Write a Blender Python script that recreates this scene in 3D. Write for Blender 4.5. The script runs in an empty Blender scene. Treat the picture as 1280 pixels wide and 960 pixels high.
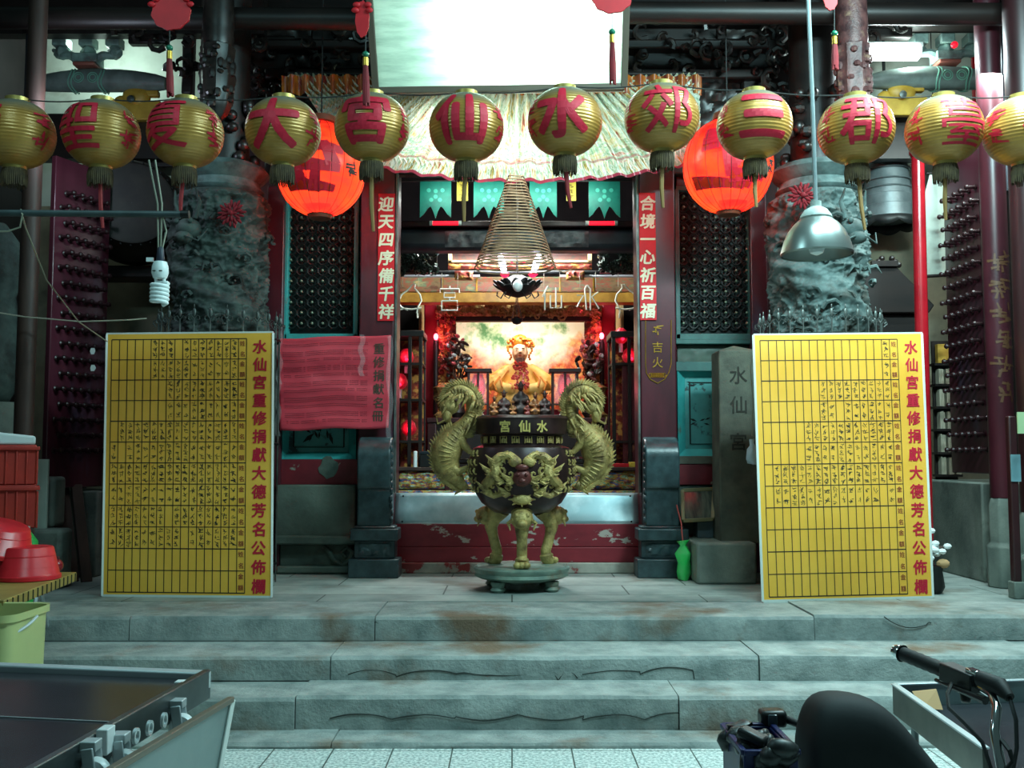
import bpy, bmesh, math, random
from math import sin, cos, pi, sqrt, atan, radians, asin
from mathutils import Vector, Matrix, noise
random.seed(7)
SC = bpy.context.scene
COL = SC.collection
# ------------------------------------------------------------------ camera model
F = 1240.0; HC = 1.5; PITCH = atan(90 / 1240)
_c, _s = cos(PITCH), sin(PITCH)
def ray(px, py):
    x = (px - 640) / F; u = (480 - py) / F
    return Vector((x, _c - u * _s, _s + u * _c))
def at(px, py, Y):
    d = ray(px, py); t = Y / d.y
    return Vector((d.x * t, Y, HC + d.z * t))
def atz(px, py, z):
    d = ray(px, py); t = (z - HC) / d.z
    return Vector((d.x * t, d.y * t, z))
def X(px, Y, py=480): return at(px, py, Y).x
def Z(py, Y): return at(640, py, Y).z
cam_d = bpy.data.cameras.new('camera'); cam = bpy.data.objects.new('camera', cam_d); COL.objects.link(cam)
cam_d.sensor_width = 36; cam_d.lens = 36 * F / 1280; cam_d.clip_end = 100; cam_d.clip_start = .05
cam.location = (0, 0, HC); cam.rotation_euler = (pi / 2 + PITCH, 0, 0)
SC.camera = cam
SC.view_settings.view_transform = 'Standard'; SC.view_settings.look = 'None'
SC.view_settings.exposure = 0; SC.view_settings.gamma = 1; SC.view_settings.use_curve_mapping = False
SC.cycles.use_denoising = True
SC.cycles.max_bounces = 6; SC.cycles.diffuse_bounces = 3; SC.cycles.transmission_bounces = 6
SC.cycles.sample_clamp_indirect = 4
# ------------------------------------------------------------------ materials
def lin(c):
    return tuple(((v / 255) / 12.92 if v <= 10 else (((v / 255) + .055) / 1.055) ** 2.4) for v in c)
MATS = {}
def nodes(name):
    m = bpy.data.materials.new(name); m.use_nodes = True
    nt = m.node_tree; MATS[name] = m
    return m, nt, nt.nodes['Principled BSDF'], nt.nodes['Material Output']
def ramp(nt, pts, interp='LINEAR'):
    r = nt.nodes.new('ShaderNodeValToRGB'); e = r.color_ramp; e.interpolation = interp
    while len(e.elements) < len(pts): e.elements.new(.5)
    for i, (p, c) in enumerate(pts):
        e.elements[i].position = p; e.elements[i].color = (*lin(c), 1)
    return r
def coord(nt, kind='Object', stretch=(1, 1, 1)):
    t = nt.nodes.new('ShaderNodeTexCoord'); mp = nt.nodes.new('ShaderNodeMapping')
    mp.inputs['Scale'].default_value = stretch
    nt.links.new(t.outputs[kind], mp.inputs['Vector'])
    return mp.outputs['Vector']
def mixc(nt, fac, a, b, mode='MIX'):
    m = nt.nodes.new('ShaderNodeMix'); m.data_type = 'RGBA'; m.blend_type = mode
    for s, v in ((m.inputs[0], fac), (m.inputs[6], a), (m.inputs[7], b)):
        if hasattr(v, 'links') or hasattr(v, 'is_linked'): nt.links.new(v, s)
        elif isinstance(v, tuple): s.default_value = (*lin(v), 1)
        else: s.default_value = v
    return m.outputs[2]
def nz(nt, vec, scale, detail=5, rough=.6):
    n = nt.nodes.new('ShaderNodeTexNoise'); n.inputs['Scale'].default_value = scale
    n.inputs['Detail'].default_value = detail; n.inputs['Roughness'].default_value = rough
    nt.links.new(vec, n.inputs['Vector']); return n.outputs[0]
def rng(nt, v, lo, hi):
    r = nt.nodes.new('ShaderNodeMapRange'); r.inputs[1].default_value = lo; r.inputs[2].default_value = hi
    nt.links.new(v, r.inputs[0]); return r.outputs[0]
def bumpn(nt, h, strength, dist=.01):
    b = nt.nodes.new('ShaderNodeBump'); b.inputs['Strength'].default_value = strength; b.inputs['Distance'].default_value = dist
    nt.links.new(h, b.inputs['Height']); return b.outputs[0]
def M(name, c1, c2=None, c3=None, rough=.6, metal=0, scale=6, lo=.35, hi=.65, s3=2, lo3=.58, hi3=.72, bump=0, bscale=None, bdist=.01, stretch=(1, 1, 1), emit=None, es=0, spec=.5, trans=0, ior=1.45, coat=0):
    m, nt, b, out = nodes(name)
    b.inputs['Roughness'].default_value = rough; b.inputs['Metallic'].default_value = metal
    b.inputs['Specular IOR Level'].default_value = spec
    if coat: b.inputs['Coat Weight'].default_value = coat; b.inputs['Coat Roughness'].default_value = .15
    if trans: b.inputs['Transmission Weight'].default_value = trans; b.inputs['IOR'].default_value = ior
    if c2 is None and not bump: b.inputs['Base Color'].default_value = (*lin(c1), 1)
    else:
        v = coord(nt, 'Object', stretch)
        c = (c1)
        if c2 is not None:
            c = mixc(nt, rng(nt, nz(nt, v, scale), lo, hi), c1, c2)
        if c3 is not None:
            c = mixc(nt, rng(nt, nz(nt, v, s3, 6), lo3, hi3), c, c3)
        if isinstance(c, tuple): b.inputs['Base Color'].default_value = (*lin(c), 1)
        else: nt.links.new(c, b.inputs['Base Color'])
        if bump: nt.links.new(bumpn(nt, nz(nt, v, bscale or scale * 3, 6), bump, bdist), b.inputs['Normal'])
    if emit: b.inputs['Emission Color'].default_value = (*lin(emit), 1); b.inputs['Emission Strength'].default_value = es
    return m
# ------------------------------------------------------------------ mesh builder
OFF = {}
class MB:
    def __init__(s): s.v = []; s.f = []; s.uv = None
    def add(s, vs, fs, m=None):
        o = len(s.v)
        s.v += [tuple(m @ Vector(p)) for p in vs] if m is not None else [tuple(p) for p in vs]
        s.f += [[i + o for i in f] for f in fs]
        return s
    def box(s, lo, hi, m=None):
        (a, b, c), (d, e, f) = lo, hi
        return s.add([(a, b, c), (d, b, c), (d, e, c), (a, e, c), (a, b, f), (d, b, f), (d, e, f), (a, e, f)],
                     [(0, 3, 2, 1), (4, 5, 6, 7), (0, 1, 5, 4), (1, 2, 6, 5), (2, 3, 7, 6), (3, 0, 4, 7)], m)
    def cb(s, c, sz, m=None):
        return s.box([c[i] - sz[i] / 2 for i in range(3)], [c[i] + sz[i] / 2 for i in range(3)], m)
    def bar(s, p0, p1, w, h):
        p0 = Vector(p0); p1 = Vector(p1); d = p1 - p0
        q = d.to_track_quat('Y', 'Z').to_matrix().to_4x4(); q.translation = (p0 + p1) / 2
        return s.cb((0, 0, 0), (w, d.length, h), q)
    def tube(s, pts, r, n=8, caps=True, m=None, closed=False):
        pts = [Vector(p) for p in pts]; k = len(pts)
        rs = r if isinstance(r, (list, tuple)) else [r] * k
        vs = []; fs = []; up = None
        for i, p in enumerate(pts):
            if closed: t = (pts[(i + 1) % k] - pts[i - 1])
            else: t = (pts[min(i + 1, k - 1)] - pts[max(i - 1, 0)])
            t = t.normalized() if t.length > 1e-9 else Vector((0, 0, 1))
            if up is None:
                up = Vector((0, 0, 1)) if abs(t.z) < .9 else Vector((1, 0, 0))
            a = (up - t * up.dot(t))
            a = a.normalized() if a.length > 1e-6 else t.orthogonal().normalized()
            b = t.cross(a); up = a
            for j in range(n):
                q = 2 * pi * j / n
                vs.append(p + a * (rs[i] * cos(q)) + b * (rs[i] * sin(q)))
        for i in range(k if closed else k - 1):
            i2 = (i + 1) % k
            for j in range(n):
                j2 = (j + 1) % n
                fs.append((i * n + j, i * n + j2, i2 * n + j2, i2 * n + j))
        if caps and not closed:
            fs.append(tuple(range(n))[::-1]); fs.append(tuple((k - 1) * n + j for j in range(n)))
        return s.add(vs, fs, m)
    def cyl(s, p0, p1, r, r1=None, n=12): return s.tube([p0, p1], [r, r if r1 is None else r1], n)
    def lathe(s, prof, n=24, c=(0, 0, 0), m=None, sx=1, sy=1, caps=True, wob=None):
        vs = []; fs = []; k = len(prof)
        for i, (r, z) in enumerate(prof):
            for j in range(n):
                q = 2 * pi * j / n; rr = r * (wob(q, i) if wob else 1)
                vs.append((c[0] + rr * sx * cos(q), c[1] + rr * sy * sin(q), c[2] + z))
        for i in range(k - 1):
            for j in range(n):
                j2 = (j + 1) % n
                fs.append((i * n + j, i * n + j2, (i + 1) * n + j2, (i + 1) * n + j))
        if caps:
            if prof[0][0] > 1e-6: fs.append(tuple(range(n))[::-1])
            if prof[-1][0] > 1e-6: fs.append(tuple((k - 1) * n + j for j in range(n)))
        return s.add(vs, fs, m)
    def ball(s, c, r, n=12, m=None):
        r = (r, r, r) if not isinstance(r, (tuple, list)) else r
        k = max(4, n // 2 + 1); vs = [(c[0], c[1], c[2] - r[2])]; fs = []
        for i in range(1, k):
            a = -pi / 2 + pi * i / k
            for j in range(n):
                q = 2 * pi * j / n
                vs.append((c[0] + r[0] * cos(a) * cos(q), c[1] + r[1] * cos(a) * sin(q), c[2] + r[2] * sin(a)))
        vs.append((c[0], c[1], c[2] + r[2]))
        for j in range(n):
            j2 = (j + 1) % n
            fs.append((0, 1 + j2, 1 + j)); fs.append((len(vs) - 1, 1 + (k - 2) * n + j, 1 + (k - 2) * n + j2))
            for i in range(k - 2):
                fs.append((1 + i * n + j, 1 + i * n + j2, 1 + (i + 1) * n + j2, 1 + (i + 1) * n + j))
        return s.add(vs, fs, m)
    def prism(s, poly, y0, y1, m=None):          # outline (x,z) extruded along y
        n = len(poly); vs = [(x, y0, z) for x, z in poly] + [(x, y1, z) for x, z in poly]
        fs = [tuple(range(n)), tuple(range(n, 2 * n))[::-1]] + [(i, i + n, (i + 1) % n + n, (i + 1) % n) for i in range(n)]
        return s.add(vs, fs, m)
    def quad(s, a, b, c, d): return s.add([a, b, c, d], [(0, 1, 2, 3)])
    def sheet(s, fn, nu, nv, th=0):
        o = len(s.v); s.uv = s.uv or {}
        vs = []
        for j in range(nv + 1):
            for i in range(nu + 1):
                s.uv[o + len(vs)] = (i / nu, j / nv); vs.append(fn(i / nu, j / nv))
        fs = [(j * (nu + 1) + i, j * (nu + 1) + i + 1, (j + 1) * (nu + 1) + i + 1, (j + 1) * (nu + 1) + i) for j in range(nv) for i in range(nu)]
        return s.add(vs, fs)
    def loft(s, rings, n=16, m=None):            # rings: (cx,cy,cz,rx,ry)
        vs = []; fs = []
        for cx, cy, cz, rx, ry in rings:
            for j in range(n):
                q = 2 * pi * j / n; vs.append((cx + rx * cos(q), cy + ry * sin(q), cz))
        k = len(rings)
        for i in range(k - 1):
            for j in range(n):
                j2 = (j + 1) % n; fs.append((i * n + j, i * n + j2, (i + 1) * n + j2, (i + 1) * n + j))
        fs.append(tuple(range(n))[::-1]); fs.append(tuple((k - 1) * n + j for j in range(n)))
        return s.add(vs, fs, m)
    def jitter(s, a, f=3, seed=0):
        s.v = [tuple(Vector(p) + noise.noise_vector(Vector(p) * f + Vector((seed, 0, 0))) * a) for p in s.v]; return s
    def build(s, name, mat, parent=None, smooth=True, bevel=0, seg=2, solid=0, subsurf=0, remesh=0, angle=40):
        off = OFF.get(parent.name, Vector((0, 0, 0))) if parent else Vector((0, 0, 0))
        me = bpy.data.meshes.new(name)
        me.from_pydata([tuple(Vector(p) - off) for p in s.v], [], s.f)
        if s.uv:
            l = me.uv_layers.new(name='UVMap')
            for lp in me.loops: l.data[lp.index].uv = s.uv.get(lp.vertex_index, (0, 0))
        me.validate()
        bm = bmesh.new(); bm.from_mesh(me); bmesh.ops.recalc_face_normals(bm, faces=bm.faces); bm.to_mesh(me); bm.free()
        if smooth:
            me.polygons.foreach_set('use_smooth', [True] * len(me.polygons))
            me.set_sharp_from_angle(angle=radians(angle))
        me.materials.append(mat if not isinstance(mat, str) else MATS[mat])
        o = bpy.data.objects.new(name, me); COL.objects.link(o)
        if parent: o.parent = parent
        OFF[o.name] = off
        if remesh:
            md = o.modifiers.new('remesh', 'REMESH'); md.mode = 'VOXEL'; md.voxel_size = remesh; md.use_smooth_shade = True
            md = o.modifiers.new('smooth', 'SMOOTH'); md.factor = .5; md.iterations = 3
        if solid: md = o.modifiers.new('solid', 'SOLIDIFY'); md.thickness = solid; md.offset = 0
        if bevel: md = o.modifiers.new('bevel', 'BEVEL'); md.width = bevel; md.segments = seg; md.limit_method = 'ANGLE'; md.angle_limit = radians(35)
        if subsurf: md = o.modifiers.new('sub', 'SUBSURF'); md.levels = subsurf; md.render_levels = subsurf
        return o
def tag(o, label=None, cat=None, group=None, kind=None):
    if label: o['label'] = label
    if cat: o['category'] = cat
    if group: o['group'] = group
    if kind: o['kind'] = kind
    return o
def thing(name, label, cat, loc=(0, 0, 0), group=None, world=True, rot=None):
    """An Empty at the thing's base; world=True: the parts below are given in world coordinates."""
    o = bpy.data.objects.new(name, None); COL.objects.link(o); o.location = loc; o.empty_display_size = .05
    if rot: o.rotation_euler = rot
    OFF[o.name] = Vector(loc) if world else Vector((0, 0, 0))
    return tag(o, label, cat, group)
def struct(name, mb, mat, parent=None, **k):
    o = mb.build(name, mat, parent, **k)
    if parent is None: o['kind'] = 'structure'
    return o
def sthing(name, loc=(0, 0, 0)):
    o = bpy.data.objects.new(name, None); COL.objects.link(o); o.location = loc; OFF[o.name] = Vector(loc); o['kind'] = 'structure'; return o
def dup(root, loc=None, rot=None, label=None, group=None):
    def cp(o, par):
        c = o.copy(); COL.objects.link(c); OFF[c.name] = OFF.get(o.name, Vector((0, 0, 0)))
        if par: c.parent = par
        for ch in o.children: cp(ch, c)
        return c
    r = cp(root, None)
    if loc is not None: r.location = loc
    if rot is not None: r.rotation_euler = rot
    if label: r['label'] = label
    if group: r['group'] = group
    return r
def part_copy(o, m=None, parent=None):
    c = o.copy(); COL.objects.link(c); c.parent = parent or o.parent; OFF[c.name] = OFF.get(o.name, Vector((0, 0, 0)))
    if m is not None: c.matrix_local = m
    return c
# ------------------------------------------------------------------ lettering
_gc = {}
def glyph(ch, bold=.02, cuts=0):
    k = (ch, bold, cuts)
    if k in _gc: return _gc[k]
    c = bpy.data.curves.new('g', 'FONT'); c.body = ch; c.size = 1; c.resolution_u = 3
    o = bpy.data.objects.new('g', c); COL.objects.link(o); bpy.context.view_layer.update()
    dg = bpy.context.evaluated_depsgraph_get()
    me = bpy.data.meshes.new_from_object(o.evaluated_get(dg))
    bpy.data.objects.remove(o); bpy.data.curves.remove(c)
    xs = [v.co.x for v in me.vertices]; ys = [v.co.y for v in me.vertices]
    cx, cy = (min(xs) + max(xs)) / 2, (min(ys) + max(ys)) / 2
    if ch in '一': cy -= 0
    bm = bmesh.new(); bm.from_mesh(me); bpy.data.meshes.remove(me)
    bmesh.ops.translate(bm, verts=bm.verts, vec=(-cx, -cy, 0))
    if cuts:
        for ax in (0, 1):
            for i in range(1, cuts):
                co = [0, 0, 0]; co[ax] = -.55 + 1.1 * i / cuts; no = [0, 0, 0]; no[ax] = 1
                bmesh.ops.bisect_plane(bm, geom=bm.verts[:] + bm.edges[:] + bm.faces[:], plane_co=co, plane_no=no, dist=1e-5)
    bm.verts.index_update()
    V0 = [(v.co.x, v.co.y) for v in bm.verts]; F0 = [[v.index for v in f.verts] for f in bm.faces]; bm.free(); V = []; FF = []
    sh = [(0, 0)] + ([(bold * cos(q), bold * sin(q)) for q in [2 * pi * j / 8 for j in range(8)]] if bold > .004 else [])
    for n, (dx, dy) in enumerate(sh):          # thicker brush strokes: the outline is laid down several times
        o_ = len(V); V += [(x + dx, y + dy, n * .0012) for x, y in V0]; FF += [[i + o_ for i in f] for f in F0]
    r = (V, FF)
    _gc[k] = r; return r
def write(mb, ch, o, u, v, size, bold=.02, sx=1, sy=1, shear=0):
    """flat painted character: centre o, right vector u, up vector v"""
    o = Vector(o); u = Vector(u).normalized(); v = Vector(v).normalized()
    vs, fs = glyph(ch, bold)
    w = u.cross(v); mb.add([o + u * ((x * sx + y * shear) * size) + v * (y * sy * size) + w * (e * size) for x, y, e in vs], fs)
def write_round(mb, ch, c, rx, rz, size, yaw=0, pitch=0, bold=.03, eps=.004, sx=1, sy=1, pw=1):
    vs, fs = glyph(ch, bold, 9); out = []
    eps0 = eps
    for x, y, e in vs:
        eps = eps0 + e * size
        a = yaw + x * sx * size / rx; b = pitch + y * sy * size / rz
        a = yaw + (a - yaw) / max(.5, cos(pitch))
        q = max(.02, cos(b)) ** pw
        out.append((c[0] + (rx * q + eps) * sin(a), c[1] - (rx * q + eps) * cos(a), c[2] + (rz + eps * sin(b)) * sin(b)))
    mb.add(out, fs)
def scrawl(mb, P, size, seed, w=.07, n=8):
    """an illegible worn character: n short strokes; P(x, y) maps the em square onto the surface"""
    r = random.Random(seed)
    for i in range(n):
        v = r.random() < .45; c = (r.uniform(-.3, .3), -.38 + .76 * (i + .5) / n); l = r.uniform(.18, .42); a = (pi / 2 if v else 0) + r.uniform(-.25, .25)
        d = (cos(a), sin(a)); e = (-sin(a), cos(a)); k = 5; vs = []
        for j in range(k + 1):
            t = -1 + 2 * j / k; x = c[0] + d[0] * l * t; y = c[1] + d[1] * l * t * (.6 if v else 1); q = w * (1 - .3 * t) * .5
            vs += [P((x + e[0] * q) * size, (y + e[1] * q) * size), P((x - e[0] * q) * size, (y - e[1] * q) * size)]
        mb.add(vs, [(2 * j, 2 * j + 1, 2 * j + 3, 2 * j + 2) for j in range(k)])
def round_map(c, rx, rz, yaw, pitch, eps=.004, pw=.92):
    def P(x, y):
        a = yaw + x / rx; b = pitch + y / rz; q = max(.02, cos(b)) ** pw
        return (c[0] + (rx * q + eps) * sin(a), c[1] - (rx * q + eps) * cos(a), c[2] + (rz + eps * sin(b)) * sin(b))
    return P
def light(name, kind, loc, energy, color, size=.2, size_y=None, rot=None, target=None, spread=None):
    l = bpy.data.lights.new(name, kind); l.energy = energy; l.color = color
    if kind == 'AREA':
        l.size = size
        if size_y: l.shape = 'RECTANGLE'; l.size_y = size_y
        if spread: l.spread = spread
    else: l.shadow_soft_size = size
    o = bpy.data.objects.new(name, l); COL.objects.link(o); o.location = loc
    if target is not None: o.rotation_euler = (Vector(target) - Vector(loc)).to_track_quat('-Z', 'Y').to_euler()
    elif rot: o.rotation_euler = rot
    return o
# ================================================================== MATERIALS
M('stone', (178, 184, 180), (104, 118, 116), (118, 98, 80), rough=.75, scale=5, lo=.25, hi=.75, s3=1.6, lo3=.52, hi3=.68, bump=.8, bscale=45, bdist=.008)
M('stone_blue', (62, 84, 88), (40, 56, 60), rough=.32, scale=9, bump=.12, bscale=40)
M('stone_wall', (130, 138, 128), (92, 102, 96), (66, 68, 62), rough=.7, scale=3, s3=2.4, bump=.3, bscale=50)
M('stone_carved', (100, 120, 118), (58, 74, 72), (50, 52, 46), rough=.7, scale=7, s3=5, lo3=.5, hi3=.66, bump=.3, bscale=40)
M('stone_stele', (96, 98, 84), (66, 68, 60), (46, 44, 38), rough=.75, scale=4, s3=2, bump=.3, bscale=70)
M('maroon', (84, 34, 44), (60, 24, 32), (70, 60, 78), rough=.35, scale=4, s3=3, stretch=(1, 1, .35))
M('maroon_dark', (58, 26, 30), (38, 18, 20), rough=.4, scale=5, stretch=(1, 1, .3))
M('red_paint', (128, 36, 46), (104, 28, 38), (150, 150, 135), rough=.5, scale=5, s3=6, lo3=.62, hi3=.66)
M('red_threshold', (150, 44, 56), (124, 34, 46), (186, 178, 168), rough=.5, scale=4, s3=7, lo3=.6, hi3=.62, stretch=(.6, 1, 1.3))
M('dark_wood', (36, 25, 22), (20, 13, 12), rough=.45, scale=6, stretch=(.3, 1, 1), bump=.1)
M('dark_carved', (46, 34, 30), (18, 12, 11), rough=.38, scale=14, spec=.7)
M('brown_wood', (78, 56, 48), (52, 36, 32), rough=.55, scale=7, stretch=(1, 1, .2), bump=.15)
M('blue_beam', (52, 62, 72), (34, 40, 48), rough=.5, scale=4)
M('cyan_paint', (62, 168, 164), (48, 140, 140), (92, 116, 108), rough=.5, scale=4, s3=5, lo3=.6, hi3=.68)
M('green_frame', (62, 108, 102), (46, 82, 80), rough=.45, scale=5)
M('lattice_dark', (22, 30, 28), (14, 19, 18), rough=.5, spec=.3)
M('boss', (120, 132, 112), rough=.35, metal=.2)
M('plaster', (205, 214, 202), (178, 188, 176), (150, 150, 138), rough=.8, scale=2, s3=1.5)
M('plaster_aged', (150, 142, 118), (118, 112, 96), (84, 80, 70), rough=.85, scale=2.5, s3=1.8)
M('wall_dark', (52, 42, 44), (34, 28, 30), rough=.7, scale=2)
M('ceiling_dark', (22, 17, 15), (14, 10, 9), rough=.7, scale=3)
M('crack', (40, 46, 42), rough=.9)
M('steel', (206, 214, 216), (184, 194, 198), rough=.5, metal=.55, scale=3, stretch=(.4, 1, 3))
M('steel_dark', (120, 128, 130), (96, 102, 104), rough=.38, metal=.9, scale=4)
M('chrome', (215, 220, 222), rough=.12, metal=1)
M('black_plastic', (24, 26, 27), rough=.42)
M('black_rubber', (18, 18, 19), rough=.65, bump=.2, bscale=200, bdist=.002)
M('black_vinyl', (34, 38, 40), (26, 29, 31), rough=.75, bump=.1, bscale=160, bdist=.002)
M('iron', (44, 46, 46), (30, 30, 30), rough=.5, metal=.6)
M('iron_pale', (120, 128, 124), (70, 74, 72), rough=.45, metal=.6)
M('red_plastic', (214, 38, 48), (196, 30, 42), rough=.32)
M('crate_red', (196, 58, 46), (170, 48, 40), rough=.45)
M('foam', (226, 232, 232), rough=.7)
M('white_paint', (228, 232, 226), rough=.5)
M('gold', (200, 158, 62), (160, 118, 40), rough=.35, metal=.7, scale=12)
M('brass', (190, 176, 110), (150, 136, 78), rough=.3, metal=.8)
M('bronze_dark', (66, 44, 44), (44, 28, 30), rough=.32, metal=.35, scale=8)
M('bronze_gold', (206, 180, 112), (160, 136, 80), (92, 70, 44), rough=.42, metal=.25, scale=16, s3=9, lo3=.5, bump=.9, bscale=70, bdist=.008)
M('bronze_green', (138, 156, 140), (96, 116, 106), (124, 96, 72), rough=.5, metal=.2, scale=6, s3=5)
M('paper_red', (210, 14, 30), (190, 10, 26), rough=.6)
M('ink_gold', (226, 222, 190), rough=.5)
M('ink_red', (200, 18, 50), rough=.6)
M('ink_black', (26, 26, 24), rough=.7)
M('ink_faded', (58, 56, 42), rough=.7)
M('board_yellow', (255, 194, 80), (246, 182, 66), rough=.28, scale=2)
M('lamp_white', (240, 246, 246), rough=.35)
M('cord', (150, 148, 130), rough=.6)
M('cord_dark', (40, 40, 40), rough=.6)
M('yellow_gold_paint', (206, 168, 66), (176, 136, 44), rough=.45)
M('red_cloth', (128, 14, 28), rough=.8)

def m_tiles():
    m, nt, b, out = nodes('street_tile')
    v = coord(nt); br = nt.nodes.new('ShaderNodeTexBrick'); br.offset = 0
    br.inputs['Scale'].default_value = 1; br.inputs['Brick Width'].default_value = .305; br.inputs['Row Height'].default_value = .305
    br.inputs['Mortar Size'].default_value = .004; br.inputs['Mortar'].default_value = (*lin((70, 84, 80)), 1)
    nt.links.new(v, br.inputs['Vector'])
    sp = mixc(nt, rng(nt, nz(nt, v, 60, 3), .42, .6), (226, 234, 230), (146, 164, 162))
    nt.links.new(sp, br.inputs['Color1']); nt.links.new(sp, br.inputs['Color2'])
    nt.links.new(br.outputs[0], b.inputs['Base Color']); b.inputs['Roughness'].default_value = .5
m_tiles()
def m_slabs():
    m, nt, b, out = nodes('stone_slabs')
    v = coord(nt); br = nt.nodes.new('ShaderNodeTexBrick'); br.offset = .37
    br.inputs['Scale'].default_value = 1; br.inputs['Brick Width'].default_value = 1.35; br.inputs['Row Height'].default_value = .52
    br.inputs['Mortar Size'].default_value = .006; br.inputs['Mortar'].default_value = (*lin((70, 78, 72)), 1)
    nt.links.new(v, br.inputs['Vector'])
    c = mixc(nt, rng(nt, nz(nt, v, 2.6), .35, .65), (166, 174, 168), (122, 134, 130))
    c = mixc(nt, rng(nt, nz(nt, v, 1.3, 6), .58, .74), c, (116, 106, 92))
    nt.links.new(c, br.inputs['Color1']); nt.links.new(c, br.inputs['Color2'])
    nt.links.new(br.outputs[0], b.inputs['Base Color']); b.inputs['Roughness'].default_value = .6
    nt.links.new(bumpn(nt, nz(nt, v, 40, 6), .3, .006), b.inputs['Normal'])
m_slabs()
# ================================================================== SETTING
PZ = .498
def pbox(mb, x0, y0, x1, y1, Y0, Y1):
    ym = (y0 + y1) / 2
    a = at(x0, ym, Y0); b = at(x1, ym, Y0)
    return mb.box((a.x, Y0, Z(y1, Y0)), (b.x, Y1, Z(y0, Y0)))
def ridged(p, f, o=3):
    v = 0; a = 1; t = 0
    for i in range(o):
        v += a * (1 - abs(noise.noise(Vector(p) * f)) * 2.2); t += a; a *= .55; f *= 2.1
    return v / t
def relief(mb, x0, z0, x1, z1, Y, depth, f=10, cell=.02, seed=0, back=.05):
    """carved panel: a front facing -Y with deep relief, closed by a box behind"""
    nu = max(2, int((x1 - x0) / cell)); nv = max(2, int((z1 - z0) / cell))
    def fn(u, v):
        x = x0 + (x1 - x0) * u; z = z0 + (z1 - z0) * v
        e = min(u * nu, (1 - u) * nu, v * nv, (1 - v) * nv, 2) / 2
        return (x, Y - depth * e * max(0, ridged((x + seed, seed * 1.7, z), f)), z)
    mb.sheet(fn, nu, nv); mb.box((x0, Y + .002, z0), (x1, Y + back, z1)); mb.uv = None
    return mb
# ---- floors and steps
struct('floor', MB().box((-7, -3, -.1), (7, 7, 0)), 'street_tile', smooth=False)
struct('floor', MB().box((-6.5, 6.951, -.1), (6.5, 14, PZ)), 'stone_slabs', smooth=False)
def course(y0, y1, z0, z1, cuts, seed):
    """one step of long stone blocks with worn, slightly uneven edges"""
    mb = MB(); r = random.Random(seed); xs = [-4.79] + cuts + [4.79]
    for a, b in zip(xs, xs[1:]):
        dz = r.uniform(-.006, .006); dy = r.uniform(-.012, .012); n = max(2, int((b - a) / .09))
        sec = [(y1, z0), (y0 + dy, z0), (y0 + dy, z0 + (z1 - z0) * .5), (y0 + dy + .004, z1 + dz - .018), (y0 + dy + .018, z1 + dz), (y0 + .2, z1 + dz), (y1, z1 + dz)]
        vs = []; k = len(sec)
        for i in range(n + 1):
            x = a + .003 + (b - a - .006) * i / n
            for j, (y, z) in enumerate(sec):
                w = noise.noise(Vector((x * 2.2, seed * 3.1, j * .4))) * .011 if 2 <= j <= 4 else 0
                vs.append((x, y + w, z - abs(w) * .6))
        fs = [(i * k + j, i * k + (j + 1) % k, (i + 1) * k + (j + 1) % k, (i + 1) * k + j) for i in range(n) for j in range(k)]
        fs += [tuple(range(k)), tuple(n * k + j for j in range(k))[::-1]]
        mb.add(vs, fs)
    return mb
stepc = [(5.22, 6.95, .001, .028, [-2.1, -.93, 1.2, 3.4]), (5.46, 6.95, .03, .204, [-2.9, -1.17, .9, 2.6]), (5.84, 6.95, .206, .345, [-1.05, 1.43, 3.1]), (6.32, 6.95, .347, PZ, [-2.4, -.86, 1.9, 3.6])]
sobj = []
for i, (a, b, c, d, cu) in enumerate(stepc):
    sobj.append(tag(course(a, b, c, d, cu, i + 1).build('stone_step', 'stone', angle=25), 'long grey stone step, ' + ('flush kerb at the foot of the stair by the street tiles', 'lowest riser of the stair', 'middle riser of the stair', 'topmost riser at the edge of the porch floor')[i], 'step'))
def crack(par, pts, Y):
    mb = MB(); P = [at(x, y, Y) for x, y in pts]
    Q = []
    for i in range(len(P) - 1):
        for k in range(2):
            p = P[i].lerp(P[i + 1], k / 2); Q.append(p + Vector((0, 0, noise.noise(p * 9) * .003)))
    Q.append(P[-1])
    mb.tube(Q, [.0015 + .0025 * abs(noise.noise(p * 4)) + .001 for p in Q], 4)
    mb.build('crack', 'crack', par)
def arcs(segs):
    """scalloped cracks: (x0, y0, x1, y1, rise)"""
    out = []
    for x0, y0, x1, y1, r in segs:
        for k in range(9): u = k / 8; out.append((x0 + (x1 - x0) * u, y0 + (y1 - y0) * u - r * 4 * u * (1 - u)))
    return out
crack(sobj[1], arcs([(412, 898, 490, 899, 6), (490, 899, 568, 898, 5), (570, 896, 648, 893, -6), (648, 893, 730, 895, -6), (728, 900, 806, 899, 6), (806, 899, 878, 897, 7), (880, 899, 882, 911, 0)]), 5.463)
crack(sobj[2], arcs([(435, 843, 495, 844, 6), (495, 846, 570, 842, 6), (580, 841, 690, 838, -5), (698, 850, 722, 848, 10)]), 5.842)
crack(sobj[2], arcs([(728, 843, 800, 840, 3), (800, 843, 865, 838, 6), (866, 838, 868, 849, 0)]), 5.842)
crack(sobj[3], arcs([(1105, 771, 1158, 781, -8), (1158, 781, 1164, 779, 2)]), 6.322)
crack(sobj[3], arcs([(462, 796, 468, 778, 2), (468, 778, 478, 795, 6)]), 6.322)
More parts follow.
